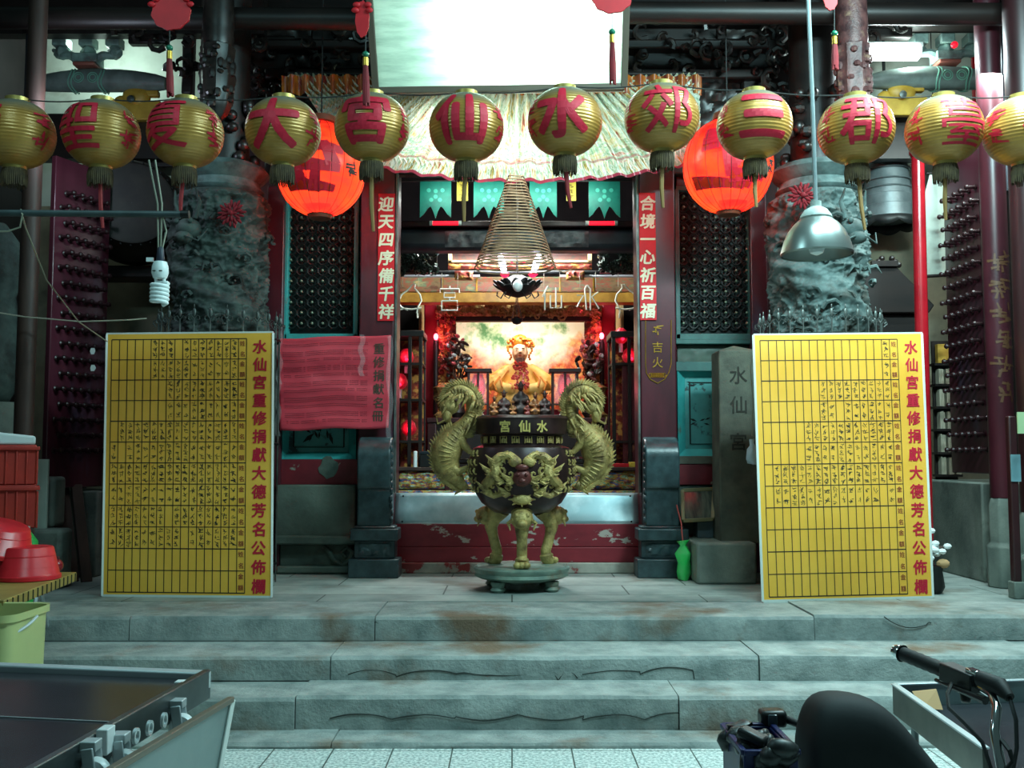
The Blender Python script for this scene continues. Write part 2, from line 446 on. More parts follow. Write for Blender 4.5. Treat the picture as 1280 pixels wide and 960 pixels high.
# ---- outer shell of the porch and hall
YF = 8.65
struct('wall_left', MB().box((-4.95, 5.0, 0), (-4.8, 9.9, 6)), 'wall_dark', smooth=False)
struct('wall_right', MB().box((4.8, 5.0, 0), (4.95, 9.9, 6)), 'wall_dark', smooth=False)
struct('ceiling', MB().box((-4.95, 7.6, 5.7), (4.95, 13.6, 5.85)), 'ceiling_dark', smooth=False)
for s in (-1, 1):       # side aisle back walls: aged below, white above
    xa, xb = sorted((s * 2.45, s * 4.8))
    struct('wall_back', MB().box((xa, 9.6, 0), (xb, 9.75, 3.95)), 'plaster_aged', smooth=False)
    struct('wall_back', MB().box((xa, 9.6, 3.95), (xb, 9.75, 5.7)), 'plaster', smooth=False)
    xa, xb = sorted((s * 2.3, s * 2.42))
    struct('wall_hall_side', MB().box((xa, YF + .25, 0), (xb, 13.4, 5.7)), 'maroon_dark', smooth=False)
struct('wall_hall_back', MB().box((-2.42, 13.4, 0), (2.42, 13.55, 5.7)), 'wall_dark', smooth=False)
# ---- facade: lintel wall above the door and bays
xl, xr = at(330, 230, YF).x, at(962, 230, YF).x
zl = Z(212, YF)
struct('wall_front', MB().box((xl, YF + .02, zl), (xr, YF + .25, 5.7)), 'dark_wood', smooth=False)
for nm, (y0, y1, Y0) in {'a': (200, 218, YF - .1), 'b': (84, 98, YF - .14), 'c': (48, 60, YF - .2), 'd': (16, 24, YF - .25)}.items():
    struct('trim_1', pbox(MB(), 330, y0, 962, y1, Y0, YF + .02), 'dark_wood', bevel=.02)
for i, (y0, y1) in enumerate(((98, 200), (60, 84), (24, 48))):
    struct('trim_2', relief(MB(), xl, Z(y1, YF), xr, Z(y0, YF), YF, .07, 7, .03, i * 5.3, back=.015), 'dark_carved')
# pilasters beside the bays
for x0, x1 in ((330, 352), (941, 962)):
    o_ = (pbox(MB(), x0, 232, x1, 716, YF - .08, YF + .25)).build('pilaster', 'maroon', bevel=.01); tag(o_, 'flat maroon pilaster between the %s dragon column and its lattice window' % ('left' if x0 < 600 else 'right'), 'pilaster')
# ---- two lattice bays
def bay(n, x0, x1, right):
    w = sthing('window_%d' % n, at((x0 + x1) / 2, 716, YF + .05))
    # dark board behind and frame
    pbox(MB(), x0, 236, x1, 424, YF + .1, YF + .14).build('backing', 'lattice_dark', w, smooth=False)
    pbox(MB(), x0, 205, x1, 238, YF, YF + .14).build('header', 'maroon_dark', w, bevel=.01)
    fr = MB()
    pbox(fr, x0 - 1, 236, x0 + 5, 424, YF - .02, YF + .14); pbox(fr, x1 - 5, 236, x1 + 1, 424, YF - .02, YF + .14)
    pbox(fr, x0, 232, x1, 238, YF - .02, YF + .14); pbox(fr, x0, 417, x1, 425, YF - .02, YF + .14)
    fr.build('frame', 'green_frame' if right else 'cyan_paint', w, bevel=.006)
    la = MB(); bo = MB(); px = 13.2; nx = int((x1 - x0 - 12) / px); r = px * .5 / F * YF
    y = 246
    while y < 414:
        for i in range(nx + 1):
            c = at(x0 + 9 + i * px, y, YF + .05)
            la.tube([c + Vector((r * .98 * cos(q), 0, r * .98 * sin(q))) for q in [pi / 8 + k * pi / 4 for k in range(8)]], .009, 5, closed=True)
            for dx, dz in ((1, 0), (0, 1)):
                la.bar(c + Vector((dx * r * .4, .005, dz * r * .4)), c + Vector((dx * r * 1.6, .005, dz * r * 1.6)), .008, .008)
            bo.ball(c - Vector((0, .015, 0)), (.013, .012, .013), 8)
            bo.cyl(c - Vector((0, .005, 0)), c + Vector((0, .05, 0)), .007, n=6)
        y += px
    la.build('lattice', 'lattice_dark', w); bo.build('boss', 'boss', w)
    return w
w1 = bay(1, 355, 447, False)
w2 = bay(2, 845, 941, True)
# left bay below: cyan panel, red band, stone base
def recess(par, nm, x0, y0, x1, y1, m1, m2, d=.1):
    fr = MB(); t = 9
    a, b = at(x0, y1, YF - .02), at(x1, y0, YF - .02); a2, b2 = at(x0 + t, y1 - t, YF + d), at(x1 - t, y0 + t, YF + d)
    A = [(a.x, a.y, a.z), (b.x, a.y, a.z), (b.x, a.y, b.z), (a.x, a.y, b.z)]
    B = [(a2.x, a2.y, a2.z), (b2.x, a2.y, a2.z), (b2.x, a2.y, b2.z), (a2.x, a2.y, b2.z)]
    C = [(p[0], YF + .2, p[2]) for p in A]
    fr.add(A + B + C, [(i, (i + 1) % 4, 4 + (i + 1) % 4, 4 + i) for i in range(4)] + [(i, 8 + i, 8 + (i + 1) % 4, (i + 1) % 4) for i in range(4)])
    fr.build(nm + '_frame', m1, par, smooth=False)
    mb = MB(); mb.box((a2.x, YF + d - .002, a2.z), (b2.x, YF + .2, b2.z)); mb.build(nm, m2, par, smooth=False)
    dr = MB()
    t2 = 6; c0, c1 = at(x0 + t + t2, y1 - t - t2, YF + d - .006), at(x1 - t - t2, y0 + t + t2, YF + d - .006)
    for p, q in (((c0.x, c0.z), (c1.x, c0.z)), ((c1.x, c0.z), (c1.x, c1.z)), ((c1.x, c1.z), (c0.x, c1.z)), ((c0.x, c1.z), (c0.x, c0.z))):
        dr.bar((p[0], c0.y, p[1]), (q[0], c0.y, q[1]), .012, .006)
    dr.build(nm + '_border', 'lattice_dark', par, smooth=False)
    return c0, c1
M('cyan_panel', (74, 150, 146), (58, 124, 122), (34, 60, 62), rough=.55, scale=4, s3=9, lo3=.58, hi3=.64)
c0, c1 = recess(w1, 'painted_panel', 352, 452, 446, 574, 'cyan_paint', 'cyan_panel', .07)
lf = MB(); rr = random.Random(4)
for i in range(16):          # faded painted leaves on the panel
    cx = (c0.x + c1.x) / 2 + rr.uniform(-.14, .14); cz = c0.z + rr.uniform(.05, .35); a = rr.uniform(0, pi); l = rr.uniform(.03, .07)
    u = Vector((cos(a), 0, sin(a))); w = Vector((-sin(a), 0, cos(a))); c = Vector((cx, c0.y + .002, cz))
    lf.quad(c - u * l, c - w * l * .28, c + u * l, c + w * l * .28)
lf.build('painted_leaf', 'lattice_dark', w1, smooth=False)
pbox(MB(), 352, 424, 446, 452, YF - .01, YF + .2).build('rail', 'green_frame', w1, bevel=.01)
M('stone_bench', (102, 118, 108), (74, 88, 80), (60, 60, 52), rough=.7, scale=3, s3=2, bump=.3, bscale=50)
struct('trim_3', pbox(MB(), 346, 574, 447, 606, YF - .03, YF + .2), 'red_paint', bevel=.006)
cp = MB(); rr = random.Random(9)
pol = []
for k in range(14):
    a = 2 * pi * k / 14; p = at(411 + 13 * cos(a) * rr.uniform(.7, 1.15), 585 + 15 * sin(a) * rr.uniform(.75, 1.1), YF - .034); pol.append((p.x, p.z))
cp.prism(pol, YF - .036, YF - .029); tag(cp.build('plaster_patch', 'stone_bench', smooth=False), 'grey plaster patch on the red band below the red notice', 'patch')
sb = MB(); pbox(sb, 345, 606, 444, 672, YF - .12, YF + .2); pbox(sb, 349, 680, 440, 708, YF - .05, YF + .2); pbox(sb, 345, 708, 436, 717, YF - .15, YF + .2); pbox(sb, 343, 670, 444, 681, YF - .17, YF + .2)
struct('wall_front', sb, 'stone_bench', bevel=.014)
sc_ = MB()
for k in range(26):          # carved scroll at the bench end
    pass
P = [at(404, 683, YF - .06), at(412, 690, YF - .075), at(418, 700, YF - .08), at(428, 706, YF - .08), at(438, 700, YF - .08), at(441, 690, YF - .08), at(434, 684, YF - .08), at(428, 690, YF - .08), at(432, 696, YF - .08)]
sc_.tube(P, [.02, .022, .024, .026, .026, .025, .022, .02, .014], 8); tag(sc_.build('carved_scroll', 'stone_bench'), 'carved stone scroll at the end of the stone bench by the left drum stone', 'carving')
# right bay below
pbox(MB(), 845, 424, 941, 430, YF - .02, YF + .2).build('rail', 'green_frame', w2, bevel=.006)
M('green_grey', (86, 104, 92), (64, 78, 70), rough=.55, scale=5)
pb = MB(); relief(pb, at(848, 440, YF).x, Z(452, YF), at(940, 440, YF).x, Z(431, YF), YF + .05, .012, 12, .02, 3, back=.12); pb.build('carved_rail_panel', 'green_grey', w2)
pbox(MB(), 845, 452, 941, 464, YF - .02, YF + .2).build('rail', 'green_frame', w2, bevel=.006)
recess(w2, 'painted_panel', 848, 463, 940, 570, 'cyan_paint', 'cyan_panel', .07)
lf = MB(); rr = random.Random(14)
for i in range(9):
    c = at(865 + rr.uniform(-4, 22), 480 + rr.choice((0, 3, 45, 50)) + rr.uniform(-3, 3), YF + .066); a = rr.uniform(-.5, .5); l = rr.uniform(.02, .04)
    u = Vector((cos(a), 0, sin(a))); w = Vector((-sin(a), 0, cos(a)))
    lf.quad(c - u * l, c - w * l * .3, c + u * l, c + w * l * .3)
lf.build('painted_leaf', 'lattice_dark', w2, smooth=False)
struct('trim_3', pbox(MB(), 848, 570, 941, 580, YF - .03, YF + .2), 'stone_stele', bevel=.004)
struct('trim_3', pbox(MB(), 848, 580, 941, 606, YF - .02, YF + .2), 'red_paint', bevel=.004)
struct('wall_front', pbox(MB(), 848, 606, 941, 720, YF, YF + .2), 'stone_bench', bevel=.01)
# ---- door posts, threshold
for x0, x1 in ((449, 493), (800, 845)):
    a = at(x0, 400, 8.5); b = at(x1, 400, 8.5)
    tag(MB().box((a.x, 8.5, PZ), (b.x, 8.95, zl + .1)).build('door_post', 'maroon', bevel=.012), 'square maroon door post on the %s of the doorway' % ('left' if x0 < 600 else 'right'), 'post')
for x, xx in ((494.5, 8.48), (798.5, 8.48)):
    a = at(x, 400, xx); tag(MB().box((a.x - .008, 8.49, Z(616, 8.5)), (a.x + .008, 8.56, zl)).build('door_stop', 'iron_pale', smooth=False), 'thin pale metal strip on the inner edge of the %s door post' % ('left' if x < 600 else 'right'), 'strip')
th = MB(); a = at(492, 690, 8.6); b = at(802, 690, 8.6)
th.box((a.x, 8.6, Z(703, 8.6)), (b.x, 8.82, Z(684, 8.6))); th.box((a.x + .01, 8.615, Z(684, 8.6) + .002), (b.x - .01, 8.82, Z(655, 8.6)))
tag(th.build('threshold', 'red_threshold', bevel=.006), 'chipped red painted threshold beam across the doorway', 'threshold')
tag(MB().box((a.x - .02, 8.57, PZ), (b.x + .02, 8.84, Z(703, 8.6) - .001)).build('stone_sill', M('stone_chipped', (190, 188, 176), (150, 150, 140), (150, 60, 60), rough=.7, scale=6, s3=6, lo3=.58, hi3=.62), bevel=.01), 'worn pale stone sill under the red threshold', 'sill')
# ---- drum stones in front of the posts
def drum_stone(x0, x1, px0, px1, label, side):
    c = at((x0 + x1) / 2, 722, 8.45); t = thing('drum_stone', label, 'stone', (c.x, 8.5, PZ))
    xa, xb = at(x0, 600, 8.32).x, at(x1, 600, 8.32).x
    pr = []; zt = Z(546, 8.32); z0 = Z(658, 8.3)
    y0 = 8.28; yb = 8.49; R = .17
    pr = [(yb, z0), (y0 + .02, z0), (y0 + .03, z0 + .3)]
    pr += [(y0 + .0, z0 + .32), (y0 - .012, zt - R)] + [(y0 + R - (R + .012) * cos(q), zt - R + R * sin(q)) for q in [k * pi / 16 for k in range(1, 8)]] + [(y0 + R, zt), (yb, zt - .02)]
    mb = MB(); n = len(pr)
    vs = [(xa, y, z) for y, z in pr] + [(xb, y, z) for y, z in pr]
    mb.add(vs, [tuple(range(n)), tuple(range(n, 2 * n))[::-1]] + [(i, i + n, (i + 1) % n + n, (i + 1) % n) for i in range(n)])
    mb.build('drum_slab', 'stone_blue', t, bevel=.014, angle=50)
    sx = xb if side < 0 else xa                   # carved strip on the face towards the door
    st = MB()
    for k in range(11):
        z = z0 + .05 + k * (zt - z0 - .15) / 10
        st.ball((sx, 8.33 + .02 * sin(k * 1.7), z), (.016, .035, .03), 8)
    st.build('carved_edge', 'stone_blue', t)
    pxa, pxb = at(px0, 690, 8.3).x, at(px1, 690, 8.3).x
    b = MB(); zz = [Z(v, 8.26) for v in (722, 699, 676, 658)]
    b.box((pxa - .01, 8.24, PZ), (pxb + .01, 8.49, zz[1])); b.box((pxa + .03, 8.3, zz[1]), (pxb - .03, 8.49, zz[2]))
    b.box((pxa, 8.25, zz[2]), (pxb, 8.49, zz[3] - .02)); b.box((pxa + .03, 8.29, zz[3] - .02), (pxb - .03, 8.49, zz[3]))
    b.build('pedestal', 'stone_blue', t, bevel=.012)
    r = MB(); relief(r, pxa + .06, zz[1] + .015, pxb - .06, zz[2] - .015, 8.302, .02, 14, .012, side, back=.02); r.build('carved_panel', 'stone_blue', t)
    return t
drum_stone(447, 489, 438, 498, 'dark grey drum stone left of the doorway, under the red couplet', -1)
drum_stone(806, 849, 797, 860, 'dark grey drum stone right of the doorway, beside the stone stele', 1)
# ================================================================== DRAGON COLUMNS
YC = 7.95
def dragon_column(cx_px, label, seed, mat):
    c = at(cx_px, 560, YC); t = thing('dragon_column', label, 'column', (c.x, YC, PZ))
    z0 = PZ + .35; z1 = Z(247, YC); R = .33; n = 200; k = 360
    vs = []; fs = []
    for i in range(k + 1):
        z = z0 + (z1 - z0) * i / k
        for j in range(n):
            q = 2 * pi * j / n; d = Vector((cos(q), sin(q), 0))
            p = Vector((cos(q) * R + seed, sin(q) * R, z))
            ph = (q / (2 * pi) + z * .62 + .05 * sin(z * 5)) % 1
            g = math.exp(-((ph - .5) / .115) ** 2)                    # coiling dragon body
            sc = .02 * g * (.5 + .5 * sin((q * 3 + z * 26) * 2))
            cl = max(0, ridged(p, 7.5, 4)) * .085 * (1 - .7 * g) + max(0, noise.noise(p * 4)) * .06 * (1 - g)
            e = min(1, i / 5, (k - i) / 5)
            r = R + (g * .085 + sc + cl - .02) * e
            vs.append((c.x + r * d.x, YC + r * d.y, z))
    for i in range(k):
        for j in range(n):
            j2 = (j + 1) % n; fs.append((i * n + j, i * n + j2, (i + 1) * n + j2, (i + 1) * n + j))
    MB().add(vs, fs).build('carved_shaft', mat, t, angle=80)
    h = MB()                          # dragon head, claws and cloud scrolls standing off the shaft
    rr = random.Random(seed)
    def on(q, z, r): return Vector((c.x + r * cos(q), YC + r * sin(q), z))
    q0 = -pi / 2 + .35 * (1 if seed > 5 else -1); zh = Z(300, YC)
    h.ball(on(q0, zh, R + .09), (.1, .09, .085), 12); h.ball(on(q0, zh - .08, R + .15), (.075, .07, .05), 10)
    for s in (-1, 1):
        h.ball(on(q0 + s * .13, zh + .05, R + .16), .024, 8)
        h.tube([on(q0 + s * .15, zh + .08, R + .1), on(q0 + s * .25, zh + .2, R + .12), on(q0 + s * .2, zh + .3, R + .15)], [.02, .016, .006], 7)
        h.tube([on(q0 + s * .1, zh - .08, R + .2), on(q0 + s * .3, zh - .12, R + .2), on(q0 + s * .42, zh - .02, R + .16)], [.008, .007, .004], 6)
    for i in range(34):
        q = rr.uniform(-pi, 0); z = rr.uniform(z0 + .1, z1 - .1); b = on(q, z, R + .04); pts = []
        s = rr.choice((-1, 1)); w = rr.uniform(.035, .075)
        for m in range(9):
            a = m * .75; rad = w * (1 - m / 10)
            pts.append(on(q + s * rad * cos(a) / R, z + rad * sin(a), R + .05 + .05 * rr.random()))
        h.tube(pts, [.018 - .0012 * m for m in range(9)], 6)
    for i in range(3):
        q = rr.uniform(-2.6, -.5); z = z0 + .5 + i * .8; a = on(q, z, R + .08)
        for m in range(4):
            h.tube([a, a + Vector((.06 * (m - 1.5), -.03, .02)), a + Vector((.085 * (m - 1.5), -.035, -.04))], [.02, .016, .004], 6)
    h.build('dragon_relief', mat, t)
    cp = MB(); zz = z1 - .02
    cp.lathe([(.26, zz), (.3, zz + .02), (.33, zz + .06), (.3, zz + .1), (.29, zz + .13), (.34, zz + .17), (.37, zz + .21), (.34, zz + .25), (.3, zz + .27)], 40, (c.x, YC, 0))
    cp.build('capital', 'stone_carved', t)
    bs = MB(); bs.lathe([(.42, PZ), (.44, PZ + .05), (.44, PZ + .16), (.41, PZ + .19), (.38, PZ + .22), (.42, PZ + .27), (.42, PZ + .33), (.36, PZ + .36)], 8, (c.x, YC, 0))
    bs.build('base', 'stone_carved', t, bevel=.012)
    up = MB(); up.lathe([(.2, zz + .26), (.2, 5.7)], 28, (c.x, YC, 0)); up.build('upper_shaft', 'dark_wood', t)
    rl = MB()
    for i in range(40):
        q = rr.uniform(0, 2 * pi); z = Z(rr.uniform(125, 205), YC); rl.ball((c.x + .24 * cos(q), YC + .24 * sin(q), z), (.05, .05, rr.uniform(.03, .06)), 8)
    rl.build('carved_collar', 'dark_carved', t)
    return c
M('stone_shadow', (74, 88, 82), (44, 54, 52), (36, 36, 32), rough=.7, scale=7, s3=5, lo3=.5, hi3=.66, bump=.3, bscale=40)  # darker copy of stone_carved, the shade of the left side in its colour
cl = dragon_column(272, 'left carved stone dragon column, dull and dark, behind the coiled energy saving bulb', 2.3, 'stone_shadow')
cr = dragon_column(1028, 'right carved stone dragon column, behind the silver dome pendant lamp', 8.1, 'stone_carved')
def lotus_post(px, lab, mat):
    Y = 7.35; c = at(px, 80, Y); k = Y / F; t = thing('hanging_lotus_post', lab, 'post', (c.x, Y, Z(150, Y))); rr = random.Random(px)
    def pr(l): return [(r * k, Z(y, Y)) for r, y in l]
    MB().lathe(pr([(18, 60), (20, 50), (19, 42), (20, 36), (19, 0), (19, -60)]), 28, (c.x, Y, 0)).build('shaft', mat, t)
    r = MB(); r.lathe(pr([(4, 152), (12, 146), (18, 132), (20, 116), (21, 96), (19, 80), (20, 70), (21, 60), (18, 58)]), 28, (c.x, Y, 0), wob=lambda q, i: 1 + .06 * sin(8 * q))
    for i in range(46):
        q = rr.uniform(0, 2 * pi); y = rr.uniform(64, 140); r.ball((c.x + 19.5 * k * cos(q), Y + 19.5 * k * sin(q), Z(y, Y)), (.03, .03, rr.uniform(.02, .05)), 7)
    r.build('lotus_bud', mat, t)
M('lotus_brown', (112, 72, 70), (66, 40, 42), (140, 110, 90), rough=.45, scale=14, s3=12, bump=.4, bscale=60)
lotus_post(1066, 'brown carved hanging lotus post at the top, right of the lamp rod', 'lotus_brown'); lotus_post(272, 'dark carved hanging lotus post at the top above the left dragon column', 'dark_carved')
# red cloth rosettes tied on the columns
def rosette(p, lab):
    t = thing('cloth_rosette', lab, 'decoration', p); mb = MB(); rr = random.Random(p[0])
    for i in range(26):
        a = i * 2.4; r = .015 + .075 * sqrt(i / 26); d = Vector((cos(a), 0, sin(a)))
        q = d.to_track_quat('Z', 'Y').to_matrix().to_4x4(); q.translation = Vector(p) + d * r + Vector((0, -.05 + r * .3, 0))
        mb.ball((0, 0, 0), (.016, .012, .032), 8, q)
    mb.build('petals', 'red_cloth', t); k = MB().ball((p[0], p[1] - .06, p[2]), .022, 8); k.build('centre_knot', 'red_cloth', t)
p = at(1001, 246, 7.5); rosette(p, 'red cloth rosette at the top left of the right dragon column')
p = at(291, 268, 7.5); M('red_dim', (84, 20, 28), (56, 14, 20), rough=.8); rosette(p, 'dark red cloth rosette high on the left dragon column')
# iron cages round the columns
def cage(c, x0, x1, n, lab):
    t = thing('picket_fence', lab, 'fence', (c.x, YC, PZ)); yf = 7.42
    xa, xb = at(x0, 400, yf).x, at(x1, 400, yf).x; zt = Z(396, yf)
    pk = MB(); pk.cyl((0, 0, PZ), (0, 0, zt), .006, n=6); pk.ball((0, 0, zt + .045), (.014, .006, .034), 8)
    for s in (-1, 1):
        pk.tube([(0, 0, zt - .01), (s * .022, 0, zt + .022), (s * .04, 0, zt + .012), (s * .042, 0, zt - .008), (s * .03, 0, zt - .014)], .0045, 5)
    pk.ball((0, 0, zt + .09), (.005, .005, .02), 6)
    pos = []
    rc = .47; N = 2 * n
    for i in range(N): pos.append((c.x + rc * sin(2 * pi * (i + .5) / N), YC - rc * cos(2 * pi * (i + .5) / N)))
    for i, (x, y) in enumerate(pos):
        if i == 0: o = pk.build('picket', 'iron_pale', t)
        else: o = part_copy(pk0)
        if i == 0: pk0 = o
        o.location = (x, y, 0) if False else (x, y, 0)
    for z in (PZ + .15, Z(415, yf) , PZ + 1.1):
        rl = MB(); rl.tube([(c.x + rc * cos(2 * pi * j / 40), YC + rc * sin(2 * pi * j / 40), z) for j in range(40)], .011, 6, closed=True); rl.build('rail', 'iron', t)
cage(cl, 190, 345, 12, 'iron spear-tipped fence round the left dragon column, behind the darker yellow board')
cage(cr, 945, 1112, 14, 'iron spear-tipped fence round the right dragon column, behind the brighter yellow board')
# ================================================================== SIDE AISLES
def door_leaf(A, B, ztop, zbot, lab, mat, dirx, rows, zr0, zr1):
    """studded leaf between plan points A (near) and B (far)"""
    t = thing('studded_door_leaf', lab, 'door', (A[0], A[1], zbot))
    a = Vector((A[0], A[1], 0)); b = Vector((B[0], B[1], 0)); u = (b - a); L = u.length; u.normalize()
    n = Vector((-u.y, u.x, 0)); n = n if n.x * dirx > 0 else -n
    fr = Matrix(((u.x, n.x, 0, a.x), (u.y, n.y, 0, a.y), (0, 0, 1, 0), (0, 0, 0, 1)))
    MB().box((0, -.05, zbot), (L, 0, ztop), fr).build('leaf', mat, t, bevel=.008)
    st = MB(); st.lathe([(.024, 0), (.028, .008), (.016, .014), (.015, .07), (.024, .076), (.02, .092), (.006, .1)], 10)
    me = None; k = 0
    for i in range(rows):
        z = zr0 + (zr1 - zr0) * i / (rows - 1); m = 6 if i % 2 == 0 else 5
        for j in range(m):
            x = L * (.12 + .76 * (j + (.0 if m == 6 else .5)) / 5)
            p = fr @ Vector((x, 0, z))
            rot = n.to_track_quat('Z', 'Y').to_matrix().to_4x4(); rot.translation = p - OFF[t.name]
            if me is None:
                off = OFF[t.name]; OFF[t.name] = Vector((0, 0, 0)); o = st.build('stud', 'stud_dark', t); OFF[t.name] = off; me = o
                o.matrix_local = rot
            else: part_copy(me, rot)
    return t, fr, L
M('stud_dark', (58, 30, 34), (36, 18, 20), rough=.35, spec=.5)
M('leaf_red', (92, 40, 54), (72, 28, 40), (84, 66, 84), rough=.3, scale=4, s3=3, stretch=(1, 1, .3), coat=.3)
n0, f0 = at(60, 500, 7.9), at(131, 500, 8.45)
dl = door_leaf(n0, f0, Z(203, 8.1), Z(610, 8.0), 'dark red studded door leaf in the left aisle, behind the red crates', 'leaf_red', 1, 18, Z(563, 8.1), Z(246, 8.1))
n1, f1 = at(1240, 500, 8.0), at(1187, 500, 8.75)
dr_ = door_leaf(n1, f1, Z(190, 8.3), Z(592, 8.2), 'dark red studded door leaf in the right aisle, beside the slip rack', 'leaf_red', -1, 18, Z(562, 8.3), Z(240, 8.3))
pd = thing('paper_dot', 'two white scraps stuck on the studded door leaf by the left yellow board', 'paper', at(116, 443, 8.2))
# stone ledges below the leaves
lg = MB(); p0, p1 = at(1180, 606, 8.75), at(1262, 640, 7.9)
lg.box((p0.x - .05, 7.95, PZ), (4.79, 9.2, Z(600, 8.4) - .01)); tag(lg.build('stone_ledge', 'stone_wall', bevel=.015), 'grey stone ledge under the right studded door leaf', 'ledge')
lg = MB(); a = at(52, 700, 8.3); lg.box((-4.79, 8.3, PZ), (at(133, 650, 8.5).x, 8.9, Z(612, 8.3) - .01)); tag(lg.build('stone_ledge', 'stone_wall', bevel=.015), 'grey stone ledge under the left studded door leaf', 'ledge')
# planks that lean under the left leaf
def planks():
    for i, (x0, x1, lab) in enumerate(((74, 96, 'dark plank leaning below the left studded leaf, nearer the crates'), (95, 108, 'narrow dark plank leaning below the left studded leaf, beside the yellow board'))):
        t = MB(); b = at(x0 + 14, 704, 8.0); w = (x1 - x0) / F * 8
        a = Vector((at(x0, 614, 8.2).x, 8.2, Z(606, 8.2))); d = Vector((b.x, 8.0, PZ))
        t.bar(d, a, w, .03); o = t.build('plank', 'brown_wood', bevel=.004); tag(o, lab, 'plank')
planks()
# old column pieces by the left ledge
for lab, x0, x1, y0, y1, Y in (('upper grey stone block of the stack behind the red basins', 42, 77, 596, 662, 7.75), ('lower grey stone block behind the red basins', 40, 86, 662, 712, 7.55)):
    mb = MB(); c = at((x0 + x1) / 2, y1, Y + .15); w = (x1 - x0) / F * Y
    zb = PZ if y1 > 700 else Z(662, 7.55); zt = Z(y0, Y)
    mb.box((c.x - w / 2, Y, zb), (c.x + w / 2, Y + .22, zt)); o = mb.build('stone_block', 'stone_wall', bevel=.03); tag(o, lab, 'stone block')
# round pillars of the aisles
def pillar(px0, px1, Y, y_base, mat, lab, gold=False):
    c = at((px0 + px1) / 2, 560, Y); r = (px1 - px0) / 2 / F * Y; t = thing('round_pillar', lab, 'pillar', (c.x, Y, PZ))
    zb = Z(y_base, Y)
    MB().cyl((c.x, Y, zb), (c.x, Y, 5.7), r, n=28).build('shaft', mat, t)
    MB().lathe([(r * 1.45, PZ), (r * 1.5, PZ + (zb - PZ) * .45), (r * 1.2, PZ + (zb - PZ) * .5), (r * 1.25, PZ + (zb - PZ) * .9), (r * 1.02, zb)], 8, (c.x, Y, 0)).build('stone_base', 'stone_wall', t, bevel=.01)
    if gold:
        mb = MB()
        for i in range(6):
            p = at((px0 + px1) / 2, 330 + i * 32, Y); scrawl(mb, lambda x, y: (c.x + (r + .003) * sin(x / r), Y - (r + .003) * cos(x / r), p.z + y), .17, i + 3, .1, 9)
        mb.build('faded_lettering', 'gold_faded', t)
    return t
M('gold_faded', (96, 62, 40), rough=.5)
pillar(17, 40, 7.2, 640, 'brown_wood', 'thin brown wooden pillar at the left edge, behind the stacked red crates')
pillar(1237, 1268, 7.7, 622, 'maroon', 'maroon round pillar with stone base, right of the right studded leaf', True)
pillar(1275, 1318, 7.2, 640, 'maroon_dark', 'dark pillar cut by the right edge of the picture')
# rough carved stone at the far left edge
mb = MB(); c = at(-8, 400, 7.55); mb.lathe([(.1, 0), (.17, .1), (.16, .3), (.19, .5), (.14, .8), (.18, 1.0), (.15, 1.25), (.06, 1.36)], 30, (c.x, 7.55, Z(505, 7.55)))
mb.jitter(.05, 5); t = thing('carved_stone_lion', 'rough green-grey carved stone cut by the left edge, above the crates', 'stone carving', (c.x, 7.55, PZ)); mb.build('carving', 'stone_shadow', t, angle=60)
MB().lathe([(.2, PZ), (.2, Z(520, 7.55) - .1), (.24, Z(505, 7.55) + .01)], 12, (c.x, 7.55, 0)).build('plinth', 'stone_wall', t)
# large drum on the left
c = at(168, 268, 8.98); t = thing('temple_drum', 'big dark barrel drum hanging in the left aisle beside the dragon column', 'drum', c)
rot = Matrix.Rotation(radians(90), 4, 'X') ; rot.translation = c
ang = Matrix.Translation(c) @ Matrix.Rotation(radians(18), 4, 'Z') @ Matrix.Rotation(radians(90), 4, 'X')
MB().lathe([(.36, -.45), (.42, -.3), (.46, -.1), (.46, .1), (.42, .3), (.36, .45)], 36, m=ang, caps=False).build('barrel', 'dark_wood', t)
MB().lathe([(.001, .44), (.34, .445), (.36, .44)], 36, m=ang, caps=False).build('drumhead', 'dark_drumskin' if 'dark_drumskin' in MATS else M('dark_drumskin', (52, 48, 42), (34, 30, 28), rough=.6), t)
nl = MB()
for k in range(28):
    q = 2 * pi * k / 28; nl.ball((.372 * cos(q), .372 * sin(q), .42), .013, 6, ang)
nl.build('tack', 'iron', t)
bk = MB(); bk.box((c.x - .5, 9.0, c.z - .58), (c.x + .5, 9.3, c.z - .47)); bk.box((c.x - .5, 9.0, c.z + .45), (c.x + .5, 9.3, c.z + .5))
for s in (-1, 1): bk.box((c.x + s * .5 - .04, 9.08, PZ), (c.x + s * .5 + .04, 9.22, c.z + .5))
bk.build('stand', 'dark_wood', t, bevel=.01)
# bell on the right
c = at(1109, 240, 9.3); t = thing('temple_bell', 'grey bronze bell with a scalloped rim hanging right of the right dragon column', 'bell', at(1109, 275, 9.3))
zt, zb = Z(196, 9.3), Z(280, 9.3); h = zt - zb; r0 = (1146 - 1076) / 2 / F * 9.3
MB().lathe([(.02, h * 1.02), (r0 * .45, h), (r0 * .66, h * .93), (r0 * .74, h * .8), (r0 * .8, h * .55), (r0 * .86, h * .4), (r0 * .9, h * .39), (r0 * .9, h * .35), (r0 * .9, h * .25), (r0 * .94, h * .24), (r0 * .94, h * .2), (r0 * .98, h * .06)], 48, (c.x, 9.3, zb)).build('bell_body', M('bell_grey', (112, 122, 124), (84, 94, 96), rough=.45, metal=.25, scale=6, bump=.15), t)
rim = MB(); n = 96
vs = [(c.x + r0 * .98 * cos(2 * pi * j / n), 9.3 + r0 * .98 * sin(2 * pi * j / n), zb + h * .06) for j in range(n)] + [(c.x + r0 * 1.02 * cos(2 * pi * j / n), 9.3 + r0 * 1.02 * sin(2 * pi * j / n), zb - .02 - .035 * abs(sin(j * pi / 12))) for j in range(n)]
